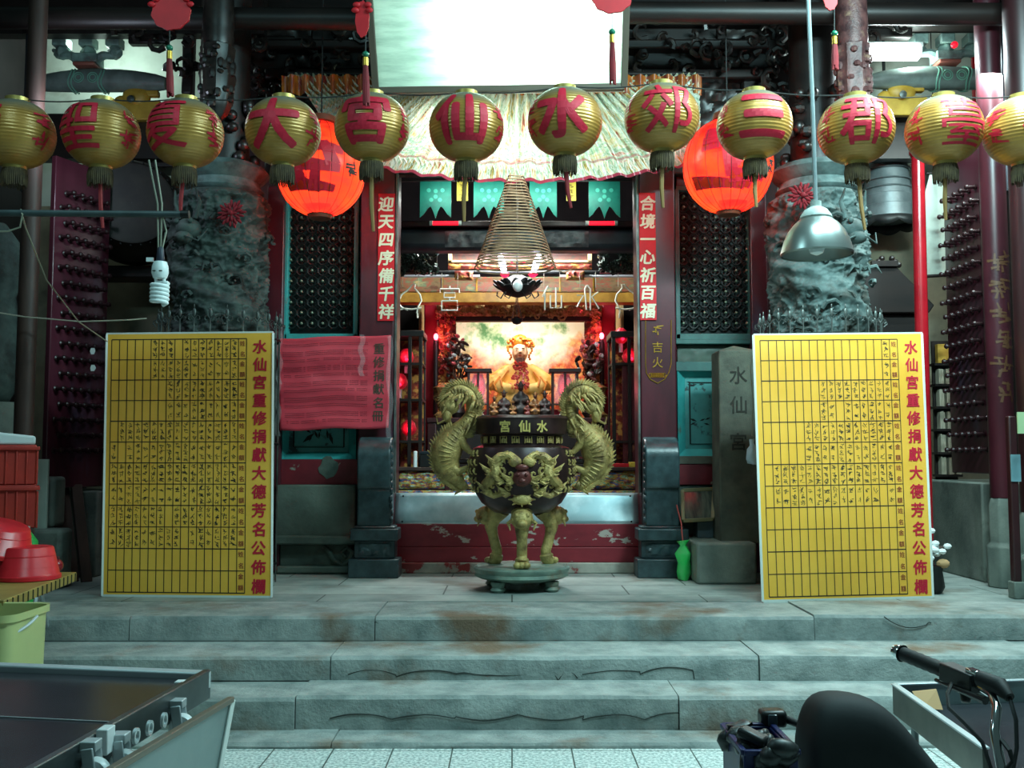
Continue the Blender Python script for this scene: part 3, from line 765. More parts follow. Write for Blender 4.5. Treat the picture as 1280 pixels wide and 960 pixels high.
rim.add(vs, [(j, (j + 1) % n, n + (j + 1) % n, n + j) for j in range(n)]); rim.build('scalloped_rim', 'bell_dark' if 'bell_dark' in MATS else M('bell_dark', (40, 42, 42), rough=.5, metal=.3), t, solid=.02)
ch = MB(); ch.tube([(c.x - .08, 9.3, zt), (c.x - .09, 9.3, zt + .1), (c.x, 9.3, zt + .16), (c.x + .09, 9.3, zt + .1), (c.x + .08, 9.3, zt)], .025, 8); ch.cyl((c.x, 9.3, zt + .15), (c.x, 9.3, 5.7), .015); ch.build('crown_loop', 'iron', t)
rg = MB()
for hh in (.5, .62, .78): rg.tube([(c.x + r0 * (.865 - .16 * (hh - .4)) * cos(2 * pi * j / 40), 9.3 + r0 * (.865 - .16 * (hh - .4)) * sin(2 * pi * j / 40), zb + h * hh) for j in range(40)], .008, 5, closed=True)
rg.build('raised_band', 'bell_grey', t)
# model shrine roof on a stand under the bell
c = at(1100, 365, 9.0); t = thing('shrine_canopy', 'dark little peaked roof on a stand below the bell', 'canopy', (c.x, 9.0, PZ))
zr = Z(338, 9.0); ze = Z(392, 9.0); w = .44
rf = MB(); rf.prism([(c.x - .16, zr), (c.x + .05, zr), (c.x + w - .05, ze + .04), (c.x + w - .1, ze - .03), (c.x - w, ze - .03), (c.x - w - .02, ze + .05)], 8.75, 9.3); rf.build('roof', 'dark_wood', t, bevel=.01)
rd = MB(); rd.bar((c.x - .17, 8.74, zr + .01), (c.x + .06, 8.74, zr + .01), .05, .05)
for k in range(7): rd.ball((c.x - .1 + .03 * k, 8.75, zr + .03 + .03 * sin(k * 1.9)), .028, 8)
rd.build('ridge_ornament', 'dark_carved', t)
bd = MB(); bd.box((c.x - .3, 8.82, Z(430, 9)), (c.x + .3, 9.2, ze - .03)); bd.box((c.x - .26, 8.86, PZ), (c.x - .2, 9.16, Z(430, 9))); bd.box((c.x + .2, 8.86, PZ), (c.x + .26, 9.16, Z(430, 9))); bd.build('cabinet', 'dark_wood', t, bevel=.01)
# leaning red flag pole
p0, p1 = at(1158, 700, 7.75), at(1147, 190, 7.9); mb = MB(); mb.cyl(Vector((p0.x, p0.y, PZ)), p1, .055, .05, 16)
t = thing('red_pole', 'glossy red round pole standing right behind the right yellow board', 'pole', (p0.x, p0.y, PZ)); mb.build('shaft', M('red_gloss', (186, 24, 38), (160, 16, 30), rough=.25, coat=.4), t); MB().ball(p1, .07, 12).build('tip', 'red_gloss', t)
# white hanging banner roll behind the pole
a = at(1175, 235, 8.6); t = thing('paper_banner', 'pale blank hanging banner between the red pole and the right studded leaf', 'banner', at(1175, 220, 8.6))
bn = MB(); xa, xb = at(1158, 300, 8.9).x, at(1189, 300, 8.9).x; z1, z0 = Z(218, 8.9), Z(343, 8.9)
bn.prism([(xa + .05, z1), (xa + .16, z1), (xb, z1 - .2), (xb, z0), (xa - .02, z0 - .02), (xa - .05, z1 - .35)], 8.9, 8.915); bn.build('cloth', 'plaster', t, bevel=.004)
MB().cyl((xa - .06, 8.905, z0 - .02), (xb + .03, 8.905, z0), .016).build('bottom_rod', 'dark_wood', t); MB().cyl((xa + .02, 8.905, z1 + .01), (xa + .2, 8.905, z1 + .01), .014).build('top_rod', 'dark_wood', t)
MB().cyl((xa + .1, 8.905, z1 + .01), (xa + .1, 8.905, 5.7), .005, n=5).build('hanging_cord', 'cord_dark', t)
# slip rack with paper slips
Yr = 8.95; x0, x1 = at(1172, 520, Yr).x, at(1200, 520, Yr).x
t = thing('slip_rack', 'dark wall rack of paper slips beside the right studded leaf', 'rack', ((x0 + x1) / 2, Yr, Z(596, Yr)))
tiers = [455, 481, 509, 537, 566, 594]
bp = MB(); bp.box((x0, Yr + .08, Z(600, Yr)), (x1, Yr + .1, Z(425, Yr))); bp.build('back_panel', 'dark_wood', t, smooth=False)
for y in tiers:
    s = MB(); s.box((x0 - .02, Yr - .02, Z(y + 2, Yr)), (x1, Yr + .1, Z(y - 1, Yr))); s.build('shelf', 'dark_wood', t, smooth=False)
M('slip_paper', (206, 198, 178), (182, 172, 150), rough=.8)
sl0 = None; rr = random.Random(5)
for ti, nm in ((1, 'second'), (2, 'third'), (3, 'fourth'), (4, 'fifth'), (5, 'lowest')):
    for k in range(3):
        zb_ = Z(tiers[ti] - 1, Yr); hgt = Z(tiers[ti - 1] + 5, Yr) - zb_; xx = x0 + .022 + k * (x1 - x0) / 3
        mb = MB()
        for q in range(4):
            mb.box((xx + q * .011, Yr - .005, zb_), (xx + q * .011 + .008, Yr + .07, zb_ + hgt - .012 * rr.random()))
        o = mb.build('paper_slips', 'slip_paper', smooth=False)
        tag(o, '%s bundle of pale paper slips on the %s shelf of the slip rack' % (('left', 'middle', 'right')[k], nm), 'paper slips', 'paper slips in the rack')
wp = MB(); wp.box((x0 + .02, Yr, Z(454, Yr)), (x1 - .01, Yr + .06, Z(430, Yr))); o = wp.build('slip_box', M('slip_yellow', (206, 158, 60), rough=.7), bevel=.004); tag(o, 'yellow-brown box on the top shelf of the slip rack', 'box')
# ================================================================== BRACKETS AND BEAMS ABOVE THE AISLES
def bracket_set(cx, cy, Y, s, lab):
    """three small blocks on curved arms over a block, on the painted beam"""
    c = at(cx, cy, Y); t = thing('bracket_set', lab, 'bracket', (c.x, Y, c.z - .1)); k = Y / F
    for d in (-34, 0, 34):
        mb = MB(); x = c.x + d * k; z = Z(cy - 13, Y)
        mb.box((x - 9 * k, Y - .07, z), (x + 9 * k, Y + .07, z + 13 * k)); mb.lathe([(7 * k, -14 * k), (11 * k, -9 * k), (11 * k, -5 * k), (8 * k, 0)], 4, (x, Y, z), m=None); mb.build('block', 'bracket_paint', t, bevel=.008)
    for sgn in (-1, 1):
        mb = MB(); pts = [c + Vector((sgn * d * k, -.02, dz * k)) for d, dz in ((0, -3), (12, -2), (22, 3), (32, 2), (44, 10))]
        mb.tube(pts, [.04, .045, .04, .036, .016], 8); mb.build('arm', 'bracket_paint', t)
    mb = MB(); mb.box((c.x - 16 * k, Y - .09, c.z - 9 * k), (c.x + 16 * k, Y + .09, c.z + 3 * k)); mb.build('lower_block', 'bracket_paint', t, bevel=.01)
    MB().box((c.x - 14 * k, Y - .1, c.z - 14 * k), (c.x + 14 * k, Y + .1, c.z - 9 * k)).build('red_pad', 'red_bracket', t, bevel=.012)
M('bracket_paint', (142, 170, 160), (84, 96, 96), (116, 70, 58), rough=.4, scale=7, s3=6)
M('red_bracket', (150, 84, 72), rough=.5)
M('beam_grey', (132, 150, 144), (104, 116, 112), rough=.5, scale=6); M('beam_line', (128, 190, 168), rough=.5)
def melon_beam(x0, x1, cx, cy, Y, lab, flip):
    c = at(cx, cy, Y); t = thing('painted_beam', lab, 'beam', (c.x, Y, c.z)); k = Y / F
    a, b = at(x0, cy, Y).x, at(x1, cy, Y).x; pts = []; rad = []
    for i in range(15):
        u = i / 14; x = a + (b - a) * u; pts.append((x, Y, c.z + (.03 * sin(pi * u)) - .02)); rad.append((.055 + .05 * sin(pi * min(1, max(0, u))) ** .6))
    MB().tube(pts, rad, 20).build('beam_body', 'beam_grey', t)
    m = MB()
    for d in (-21, -17, 17, 21):
        x = c.x + d * k; m.tube([(x + .012 * sin(3 * q), Y + .108 * cos(q), c.z + .108 * sin(q)) for q in [2 * pi * j / 24 for j in range(24)]], .006, 5, closed=True)
    for s in (-1, 1):
        for r in (.045, .028):
            m.tube([(c.x + s * 9 * k + r * cos(q), Y - .107 + .05 * r, c.z + r * sin(q)) for q in [2 * pi * j / 16 for j in range(16)]], .005, 5, closed=True)
    m.build('painted_band', 'beam_line', t)
YB = 8.75
melon_beam(44, 208, 113, 102, YB, 'grey painted beam with pale green bands in the upper left corner', 1)
bracket_set(110, 73, YB, 1, 'three-block bracket on the grey beam in the upper left corner')
melon_beam(1085, 1250, 1187, 99, YB, 'grey painted beam with pale green bands in the upper right corner', -1)
bracket_set(1182, 70, YB, -1, 'three-block bracket on the grey beam in the upper right corner, by the tube lamp')
def fruit_block(cx, cy, Y, lab):
    c = at(cx, cy, Y); t = thing('gilt_bracket', lab, 'carving', c)
    mb = MB(); mb.ball(c + Vector((.02, 0, .02)), (.13, .06, .1), 18); mb.ball(c + Vector((-.12, .02, -.04)), (.08, .05, .08), 14); mb.box((c.x + .02, YB - .03, c.z + .02), (c.x + .22, YB + .04, c.z + .075)); mb.box((c.x - .2, YB - .03, c.z - .2), (c.x + .24, YB + .04, c.z - .02))
    mb.build('gilt_fruit', 'yellow_gold_paint', t, bevel=.01)
    e = MB(); e.lathe([(.028, 0), (.034, .012), (.012, .02)], 14, m=Matrix.Translation(c + Vector((0, -.08, -.03))) @ Matrix.Rotation(pi / 2, 4, 'X')); e.build('boss', 'iron_pale', t)
fruit_block(168, 124, YB, 'gilt carved fruit bracket under the upper left painted beam')
fruit_block(1124, 118, YB, 'gilt carved fruit bracket under the upper right painted beam')
for x0, x1, lab in ((-10, 476, 'thick dark round beam across the upper left'), (785, 1300, 'thick dark round beam across the upper right')):
    a = at(x0, 22 if x0 < 0 else 16, 7.5); b = at(x1, 24 if x0 < 0 else 18, 7.5); mb = MB(); mb.cyl(a, b, .085, n=20)
    t = thing('round_beam', lab, 'beam', (a + b) / 2); mb.build('log', 'dark_wood', t)
# blue-grey pipes / posts of the aisles
for px, Y, lab in ((42, 8.4, 'blue-grey post in the upper left corner, left of the painted beam'), (1256, 8.2, 'blue-grey post in the upper right corner, right of the painted beam')):
    c = at(px, 90, Y); t = thing('upper_post', lab, 'post', (c.x, Y, Z(240, Y))); MB().cyl((c.x, Y, Z(240, Y)), (c.x, Y, Z(36, Y)), .07, n=16).build('post', 'blue_beam', t); MB().cyl((c.x, Y, Z(46, Y)), (c.x, Y, Z(32, Y)), .09, n=16).build('cap', 'dark_wood', t)
# big lintels over the aisles with dark carving
for x0, x1, s in ((-40, 330, -1), (962, 1330, 1)):
    ya = (0, 34) if s < 0 else (0, 30)
    struct('trim_4', pbox(MB(), x0, -10, x1, 42 if s < 0 else 32, 8.5, 8.62), 'dark_wood', smooth=False)
    struct('trim_4', pbox(MB(), x0, 142, x1, 198, 8.95, 9.1), 'dark_wood', smooth=False)
rr = random.Random(3)
def bracket_carving(x0, y0, x1, y1, Y, seed, lab):
    a, b = at(x0, y1, Y), at(x1, y0, Y); t = thing('carved_bracket', lab, 'carving', ((a.x + b.x) / 2, Y, a.z))
    r = random.Random(seed); mb = MB()
    for i in range(int((b.x - a.x) * (b.z - a.z) * 75)):
        x = r.uniform(a.x, b.x); z = r.uniform(a.z, b.z); y = Y + r.uniform(-.1, .1); pts = []; w = r.uniform(.03, .09); s = r.choice((-1, 1)); q0 = r.uniform(0, 6)
        for m in range(8): pts.append((x + s * w * (1 - m / 11) * cos(q0 + m * .8), y - .012 * m, z + w * (1 - m / 11) * sin(q0 + m * .8)))
        mb.tube(pts, [.03 - .003 * m for m in range(8)], 6)
    mb.build('scrollwork', 'dark_carved', t)
    MB().box((a.x + .04, Y + .06, a.z + .04), (b.x - .04, Y + .16, b.z)).build('core', 'dark_wood', t, bevel=.02)
bracket_carving(150, 20, 212, 56, 8.5, 1, 'dark carved corner bracket above the upper left painted beam')
bracket_carving(217, 30, 245, 120, 8.52, 2, 'dark carved bracket left of the left column top')
bracket_carving(300, 40, 372, 150, 8.52, 3, 'dark carved bracket right of the left column top')
bracket_carving(925, 40, 1000, 150, 8.52, 5, 'dark carved bracket left of the right column top')
bracket_carving(1062, 10, 1150, 48, 8.5, 6, 'dark carved corner bracket above the upper right tube lamp')
bracket_carving(380, 30, 462, 92, 8.5, 7, 'dark carved bracket left of the lit sign box')
bracket_carving(790, 30, 905, 92, 8.5, 8, 'dark carved bracket right of the lit sign box')
# red signal lamp and red post by the right bracket
c = at(1193, 56, 8.5); o = MB().ball(c, .03, 12).build('red_bulb', M('red_bulb', (220, 20, 40), rough=.2, emit=(255, 20, 40), es=1.5)); tag(o, 'small round red bulb on the upper right bracket', 'bulb')
c = at(1222, 100, 9.1); t = thing('red_strut', 'red round strut between the upper right beam and post', 'post', (c.x, 9.1, Z(240, 9.1))); MB().cyl((c.x, 9.1, Z(240, 9.1)), (c.x, 9.1, Z(56, 9.1)), .055, n=14).build('strut', 'red_gloss', t); MB().cyl((c.x, 9.1, Z(60, 9.1)), (c.x, 9.1, Z(52, 9.1)), .08, n=14).build('cap', 'dark_wood', t)
for o_ in (pd,):
    rr = random.Random(1)
    for y in (439, 460):
        p = at(116, y, 8.12); mb = MB(); mb.prism([(p.x + .028 * cos(k * 1.05) * rr.uniform(.7, 1.1), p.z + .03 * sin(k * 1.05)) for k in range(6)], p.y - .004, p.y); mb.build('scrap', 'white_paint', pd, smooth=False)
# ================================================================== LANTERN ROW
def m_lantern():
    m, nt, b, out = nodes('lantern_gold')
    v = coord(nt)
    c = mixc(nt, rng(nt, nz(nt, v, 5), .35, .7), (192, 144, 70), (160, 114, 48))
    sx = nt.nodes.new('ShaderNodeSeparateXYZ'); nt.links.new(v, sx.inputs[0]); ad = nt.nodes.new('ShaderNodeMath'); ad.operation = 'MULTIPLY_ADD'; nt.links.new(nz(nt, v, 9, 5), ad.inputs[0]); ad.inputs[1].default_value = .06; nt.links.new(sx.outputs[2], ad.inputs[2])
    c = mixc(nt, rng(nt, ad.outputs[0], .12, .185), c, (140, 132, 112))       # grey ceiling sheen painted into the colour of the shoulder
    nt.links.new(c, b.inputs['Base Color']); b.inputs['Roughness'].default_value = .36; b.inputs['Metallic'].default_value = .35
    b.inputs['Coat Weight'].default_value = .3; b.inputs['Coat Roughness'].default_value = .2
m_lantern()
M('lantern_cap', (196, 170, 96), rough=.35, metal=.6)
M('fringe', (96, 78, 50), (66, 50, 34), rough=.8, scale=30)
M('tassel_gold', (150, 112, 62), rough=.7); M('tassel_red', (150, 34, 40), rough=.7)
YL = 5.6
LN = [  # centre x, y, character, character x, tilt, word for the label
    (20, 168, '帝', -8), (127, 168, '聖', 108), (232, 167, '夏', 214), (354, 165, '大', 349), (465, 160, '宮', 462), (583, 160, '仙', 577),
    (706, 153, '水', 700), (827, 148, '郊', 829), (943, 157, '三', 945), (1070, 163, '郡', 1070), (1180, 163, '臺', 1190), (1278, 164, '祀', 1292)]
ORD = ['leftmost of the row, cut by the edge', 'second from the left', 'third from the left', 'fourth from the left', 'fifth from the left', 'sixth from the left', 'sixth from the right', 'fifth from the right', 'fourth from the right', 'just right of the lamp rod', 'second from the right', 'rightmost of the row, cut by the edge']
rxl = 48.5 / F * YL * .985; rzl = 43.5 / F * YL
lan_mesh = None
def ribbed():
    mb = MB(); nr = 30; pr = []
    for i in range(nr * 4 + 1):
        a = -pi / 2 * .955 + pi * .955 * i / (nr * 4); rib = .985 + .015 * abs(sin(pi * i / 4))
        pr.append((rxl * (cos(a) ** .92) * rib, rzl * sin(a)))
    mb.lathe(pr, 48, caps=False); return mb
wire_pts = []
for i, (cx, cy, ch, chx) in enumerate(LN):
    c = at(cx, cy, YL); topz = rzl
    t = thing('gold_lantern', 'gold ribbed lantern with red character %s, %s' % (ch, ORD[i]), 'lantern', c, 'gold lanterns strung across the porch', world=False)
    if lan_mesh is None:
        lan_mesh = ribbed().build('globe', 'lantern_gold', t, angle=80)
        k = MB(); k.lathe([(.052, .0), (.064, .002), (.066, .03), (.06, .032), (.052, .03)], 24, (0, 0, rzl - .016), caps=False); capo = k.build('top_ring', 'lantern_cap', t)
        k = MB(); k.lathe([(.05, 0), (.062, .0), (.066, .03), (.055, .034)], 24, (0, 0, -rzl - .022), caps=False); rgo = k.build('bottom_ring', 'lantern_cap', t)
        k = MB()
        for q in range(40):
            a = 2 * pi * q / 40; l = .09 + .016 * random.random(); r1 = .06; r2 = .063 + .006 * random.random()
            k.tube([(r1 * cos(a), r1 * sin(a), -rzl - .01), (r2 * cos(a), r2 * sin(a), -rzl - .05), (r2 * 1.0 * cos(a), r2 * sin(a), -rzl - .01 - l)], [.006, .0065, .003], 4)
        fro = k.build('fringe', 'fringe', t)
        ro = [lan_mesh, capo, rgo, fro]
    else:
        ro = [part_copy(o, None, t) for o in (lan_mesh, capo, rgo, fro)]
    dx = max(-.8, min(.8, (chx - cx) / 49))
    yaw = asin(dx)
    w = MB(); write_round(w, ch, (0, 0, 0), rxl, rzl, .335, yaw, 0, .034 if ch in '大仙水三宮' else .004 if ch == '臺' else .013, .003, sx=1.02, sy=.98, pw=.92)
    w.build('lettering', 'ink_red', t, smooth=False)
    w = MB(); sd = (1 if i < 6 else -1)              # small faded side characters
    for j, z in ((0, .06), (1, -.06)): scrawl(w, round_map((0, 0, 0), rxl, rzl, sd * 1.18, z / rzl), .11, i * 2 + j, .1)
    w.build('side_lettering', 'ink_red', t, smooth=False)
    tl = [.0, .22, .16, .0, .27, .22, .18, .2, .16, .25, .2, .0][i]
    if tl:
        xx = .015 * sin(i * 2.3); L = tl * 1.15
        k = MB(); k.tube([(0, 0, -rzl - .02), (xx * .5, -.01, -rzl - .1), (xx, -.01, -rzl - .1 - L * .5), (xx * 1.6 + .01, -.01, -rzl - .1 - L)], [.003, .012, .013, .009], 6)
        k.build('tassel', 'tassel_red' if i in (1, 2, 6) else 'tassel_gold', t)
    wire_pts.append((cx, cy))
# the string: it sags between the lanterns
P = []
ends = [(-40, 124)] + [(x, y - 45) for x, y in wire_pts] + [(1330, 118)]
for (xa, ya), (xb, yb) in zip(ends, ends[1:]):
    for k in range(8):
        u = k / 8; p = at(xa + (xb - xa) * u, ya + (yb - ya) * u, YL); p.z -= .02 * sin(pi * u); P.append(p)
t = thing('lantern_string', 'thin dark string carrying the row of gold lanterns', 'string', P[0]); MB().tube(P, .004, 5).build('string', 'cord_dark', t)
# ================================================================== RED LANTERNS
def m_redlantern():
    m, nt, b, out = nodes('lantern_red')
    v = coord(nt); t = nt.nodes.new('ShaderNodeTexBrick'); t.offset = .5
    t.inputs['Scale'].default_value = 1; t.inputs['Brick Width'].default_value = .26; t.inputs['Row Height'].default_value = .15; t.inputs['Mortar Size'].default_value = .02
    t.inputs['Color1'].default_value = (*lin((250, 70, 40)), 1); t.inputs['Color2'].default_value = (*lin((196, 14, 40)), 1); t.inputs['Mortar'].default_value = (*lin((246, 60, 48)), 1)  # darker red blocks paint in the shadows of letters behind the shell
    mp = nt.nodes.new('ShaderNodeMapping'); mp.inputs['Rotation'].default_value = (pi / 2, 0, .0); nt.links.new(v, mp.inputs['Vector'])
    nt.links.new(mp.outputs[0], t.inputs['Vector'])
    c = mixc(nt, rng(nt, nz(nt, v, 3), .4, .62), t.outputs[0], (250, 84, 40))
    tr = nt.nodes.new('ShaderNodeBsdfTranslucent'); nt.links.new(c, tr.inputs['Color'])
    nt.links.new(c, b.inputs['Base Color']); b.inputs['Roughness'].default_value = .3
    mx = nt.nodes.new('ShaderNodeMixShader'); mx.inputs[0].default_value = .55
    nt.links.new(b.outputs[0], mx.inputs[1]); nt.links.new(tr.outputs[0], mx.inputs[2]); nt.links.new(mx.outputs[0], out.inputs['Surface'])
m_redlantern()
YR = 7.75
for i, (cx, cy, lab) in enumerate(((401, 212, 'big glowing red lantern hanging on the left, behind the gold 大 and 宮 lanterns'), (910, 208, 'big glowing red lantern hanging on the right, behind the gold 三 lantern'))):
    c = at(cx, cy, YR); r = 57.5 / F * YR * .985; rz = 61 / F * YR
    t = thing('red_lantern', lab, 'lantern', c, 'red lanterns', world=False)
    pr = [(r * cos(-1.42 + 2.84 * k / 40) ** .95, rz * sin(-1.42 + 2.84 * k / 40)) for k in range(41)]
    MB().lathe(pr, 48, caps=False).build('shell', 'lantern_red', t, angle=80)
    rb = MB()
    for k in range(22):
        q = 2 * pi * k / 22; rb.tube([((a + .002) * cos(q), (a + .002) * sin(q), b) for a, b in pr[::2]], .0022, 4)
    rb.build('rib', 'red_dim', t)
    cp = MB(); cp.lathe([(.05, -rz * .985 - .03), (.085, -rz * .985 - .02), (.1, -rz * .985 + .012), (.06, -rz * .985 + .01)], 24); cp.build('bottom_ring', M('lantern_brown', (120, 60, 40), rough=.4) if i == 0 else 'lantern_brown', t); cp = MB(); cp.lathe([(.1, rz * .985 - .01), (.12, rz * .985), (.11, rz * .985 + .05), (.02, rz * .985 + .06)], 24); cp.build('top_cap', 'lantern_brown', t)
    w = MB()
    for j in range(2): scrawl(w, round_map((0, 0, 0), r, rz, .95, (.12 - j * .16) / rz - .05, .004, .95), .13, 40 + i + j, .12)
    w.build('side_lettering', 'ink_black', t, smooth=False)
    w = MB(); scrawl(w, round_map((0, 0, 0), r, rz, -.15, -.02, .004, .95), .62, 61 + i, .15, 9); w.build('lettering', M('letter_shadow', (214, 10, 40), rough=.5) if i == 0 else 'letter_shadow', t, smooth=False)  # big strokes paint the shadow of characters showing through the shell
    MB().tube([(0, 0, rz), (0, 0, 5.7 - c.z)], .006, 5).build('cord', 'cord_dark', t)
    b = MB().ball((0, 0, .02), .05, 12); b.build('bulb', M('warm_bulb', (255, 220, 170), emit=(255, 190, 120), es=14) if i == 0 else 'warm_bulb', t)
    light('red_lantern_light', 'POINT', (c.x, c.y, c.z - .12), 17, (1, .62, .42), .06)
# ================================================================== LIT SIGN BOX
YS = 7.2
M('acrylic', (225, 240, 230), rough=.5)
def m_acrylic():
    m, nt, b, out = nodes('lit_acrylic'); v = coord(nt)
    tr = nt.nodes.new('ShaderNodeBsdfTranslucent')
    c = mixc(nt, rng(nt, nz(nt, coord(nt, 'Object', (.6, 1, 4)), 4), .45, .75), (226, 246, 236), (170, 200, 188))
    nt.links.new(c, tr.inputs['Color']); nt.links.new(c, b.inputs['Base Color']); b.inputs['Roughness'].default_value = .4
    nt.links.new(bumpn(nt, nz(nt, coord(nt, 'Object', (.5, 1, 5)), 5), .4, .02), tr.inputs['Normal'])
    mx = nt.nodes.new('ShaderNodeMixShader'); mx.inputs[0].default_value = .8
    nt.links.new(b.outputs[0], mx.inputs[1]); nt.links.new(tr.outputs[0], mx.inputs[2]); nt.links.new(mx.outputs[0], out.inputs['Surface'])
m_acrylic()
B0, B1 = at(470, 114, YS + .25), at(780, 109, YS + .25); T0, T1 = at(460, -30, YS - .05), at(784, -30, YS - .05)
t = thing('sign_box', 'white lit acrylic sign box hanging at the top centre over the gold lanterns', 'light box', (B0 + B1) / 2)
back = Vector((0, .26, .06))
s = MB(); s.sheet(lambda u, v: B0.lerp(B1, u).lerp(T0.lerp(T1, u), v) + Vector((0, .012 * noise.noise(Vector((u * 3, v * 9, 1))), 0)), 40, 24); s.build('acrylic_face', 'lit_acrylic', t)
f = MB(); w = .03
for a, b in ((B0, B1), (B1, T1), (T1, T0), (T0, B0)): f.bar(a, b, .05, .05)
f.build('frame', M('frame_brown', (96, 84, 70), rough=.5), t, bevel=.004)
bk = MB(); q = [B0 + back, B1 + back, T1 + back, T0 + back]; bk.quad(*q)
for a, b in ((B0, B1), (B1, T1), (T1, T0), (T0, B0)): bk.quad(a, b, b + back, a + back)
bk.build('housing', 'white_paint', t, smooth=False)
tb = MB(); m0 = (B0 + T0) / 2; m1 = (B1 + T1) / 2
for dz in (-.22, .0, .22): tb.cyl(m0.lerp(m1, .3) + back * .6 + Vector((0, 0, dz)), m0.lerp(m1, .95) + back * .6 + Vector((0, 0, dz)), .013, n=8)
tb.build('tube_lamp', M('tube_white', (240, 255, 250), emit=(225, 255, 240), es=12), t)
cc = (m0 + m1) / 2 + back * .75 + Vector((.2, 0, .0))
light('sign_tubes', 'AREA', cc, 44, (.82, 1, .95), .8, .5, target=cc + Vector((0, -1, -.25)))
hg = MB()
for a in (T0, T1): hg.cyl(a + back * .5, a + back * .5 + Vector((0, 0, 1)), .008, n=6)
hg.build('hanger', 'iron', t)
light('valance_fill', 'AREA', ((B0 + B1) / 2 + Vector((0, .16, -.02))), 27, (.85, 1, .93), 1.4, .2, target=(.05, 8.2, 3.45))  # added fill below the closed sign box, brightens the valance
# a round beam carries the box out of the frame, above
# ================================================================== RED PAPER ORNAMENTS WITH TASSELS
def paper_ornament(cx, cy, rx, ry, y_t0, y_t1, Y, lab, tx=None):
    c = at(cx, cy, Y); k = Y / F; t = thing('paper_ornament', lab, 'ornament', c); tx = cx - 3 if tx is None else tx
    pl = []
    for i in range(40):
        q = 2 * pi * i / 40; r = 1 + .035 * sin(q * 10); pl.append((c.x + rx * k * r * cos(q), c.z + ry * k * r * sin(q)))
    MB().prism(pl, Y - .006, Y + .006).build('paper_disc', 'paper_red', t, smooth=False)
    for s in (-1, 1):
        r = MB()
        for j in range(2): r.ball((c.x + s * rx * k * (.8 + .2 * j), Y - .012, c.z + ry * k * (.75 - .3 * j)), (.022, .01, .016), 8)
        r.build('paper_petal', 'paper_red', t)
    p0 = at(tx, y_t0, Y); p1 = at(tx + 1, y_t1, Y); pc = at(tx, cy, Y); ptop = at(tx, -90, Y)
    MB().tube([p0, pc], .003, 5).build('cord', 'cord_dark', t); MB().tube([Vector((c.x, Y, c.z + ry * k * .8)), Vector((c.x, Y, c.z + 1.2))], .003, 5).build('hanging_cord', 'cord_dark', t)
    MB().ball(p0, (.02, .02, .018), 10).build('bead', M('bead_green', (30, 110, 84), rough=.25) if 'bead_green' not in MATS else 'bead_green', t)
    kb = MB(); kb.cyl(p0 - Vector((0, 0, .02)), p0 - Vector((0, 0, .065)), .016, n=10); kb.build('gilt_knot', 'gold', t)
    ts = MB(); rr = random.Random(cx)
    for j in range(12):
        q = 2 * pi * j / 12; a = p0 - Vector((0, 0, .06)) + Vector((.008 * cos(q), .008 * sin(q), 0)); b = p1 + Vector((.014 * cos(q), .014 * sin(q), rr.uniform(0, .03)))
        ts.tube([a, a.lerp(b, .5) + Vector((.003 * cos(q), .003 * sin(q), 0)), b], .0065, 5)
    ts.build('tassel', M('tassel_crimson', (140, 26, 36), (104, 18, 28), rough=.7) if 'tassel_crimson' not in MATS else 'tassel_crimson', t)
paper_ornament(214, 16, 25, 23, 60, 122, 5.4, 'red paper ornament with a long tassel at the top, above the gold 夏 lantern', 212)
paper_ornament(453, 24, 9, 24, 68, 134, 5.35, 'red paper ornament seen edge-on at the left side of the lit sign box', 457)
paper_ornament(765, -4, 26, 22, 40, 106, 5.5, 'red paper ornament with thin tassel before the right end of the lit sign box', 765)
paper_ornament(1038, -2, 9, 16, 42, 88, 5.6, 'small red paper ornament with tassel just right of the lamp rod at the top', 1043)
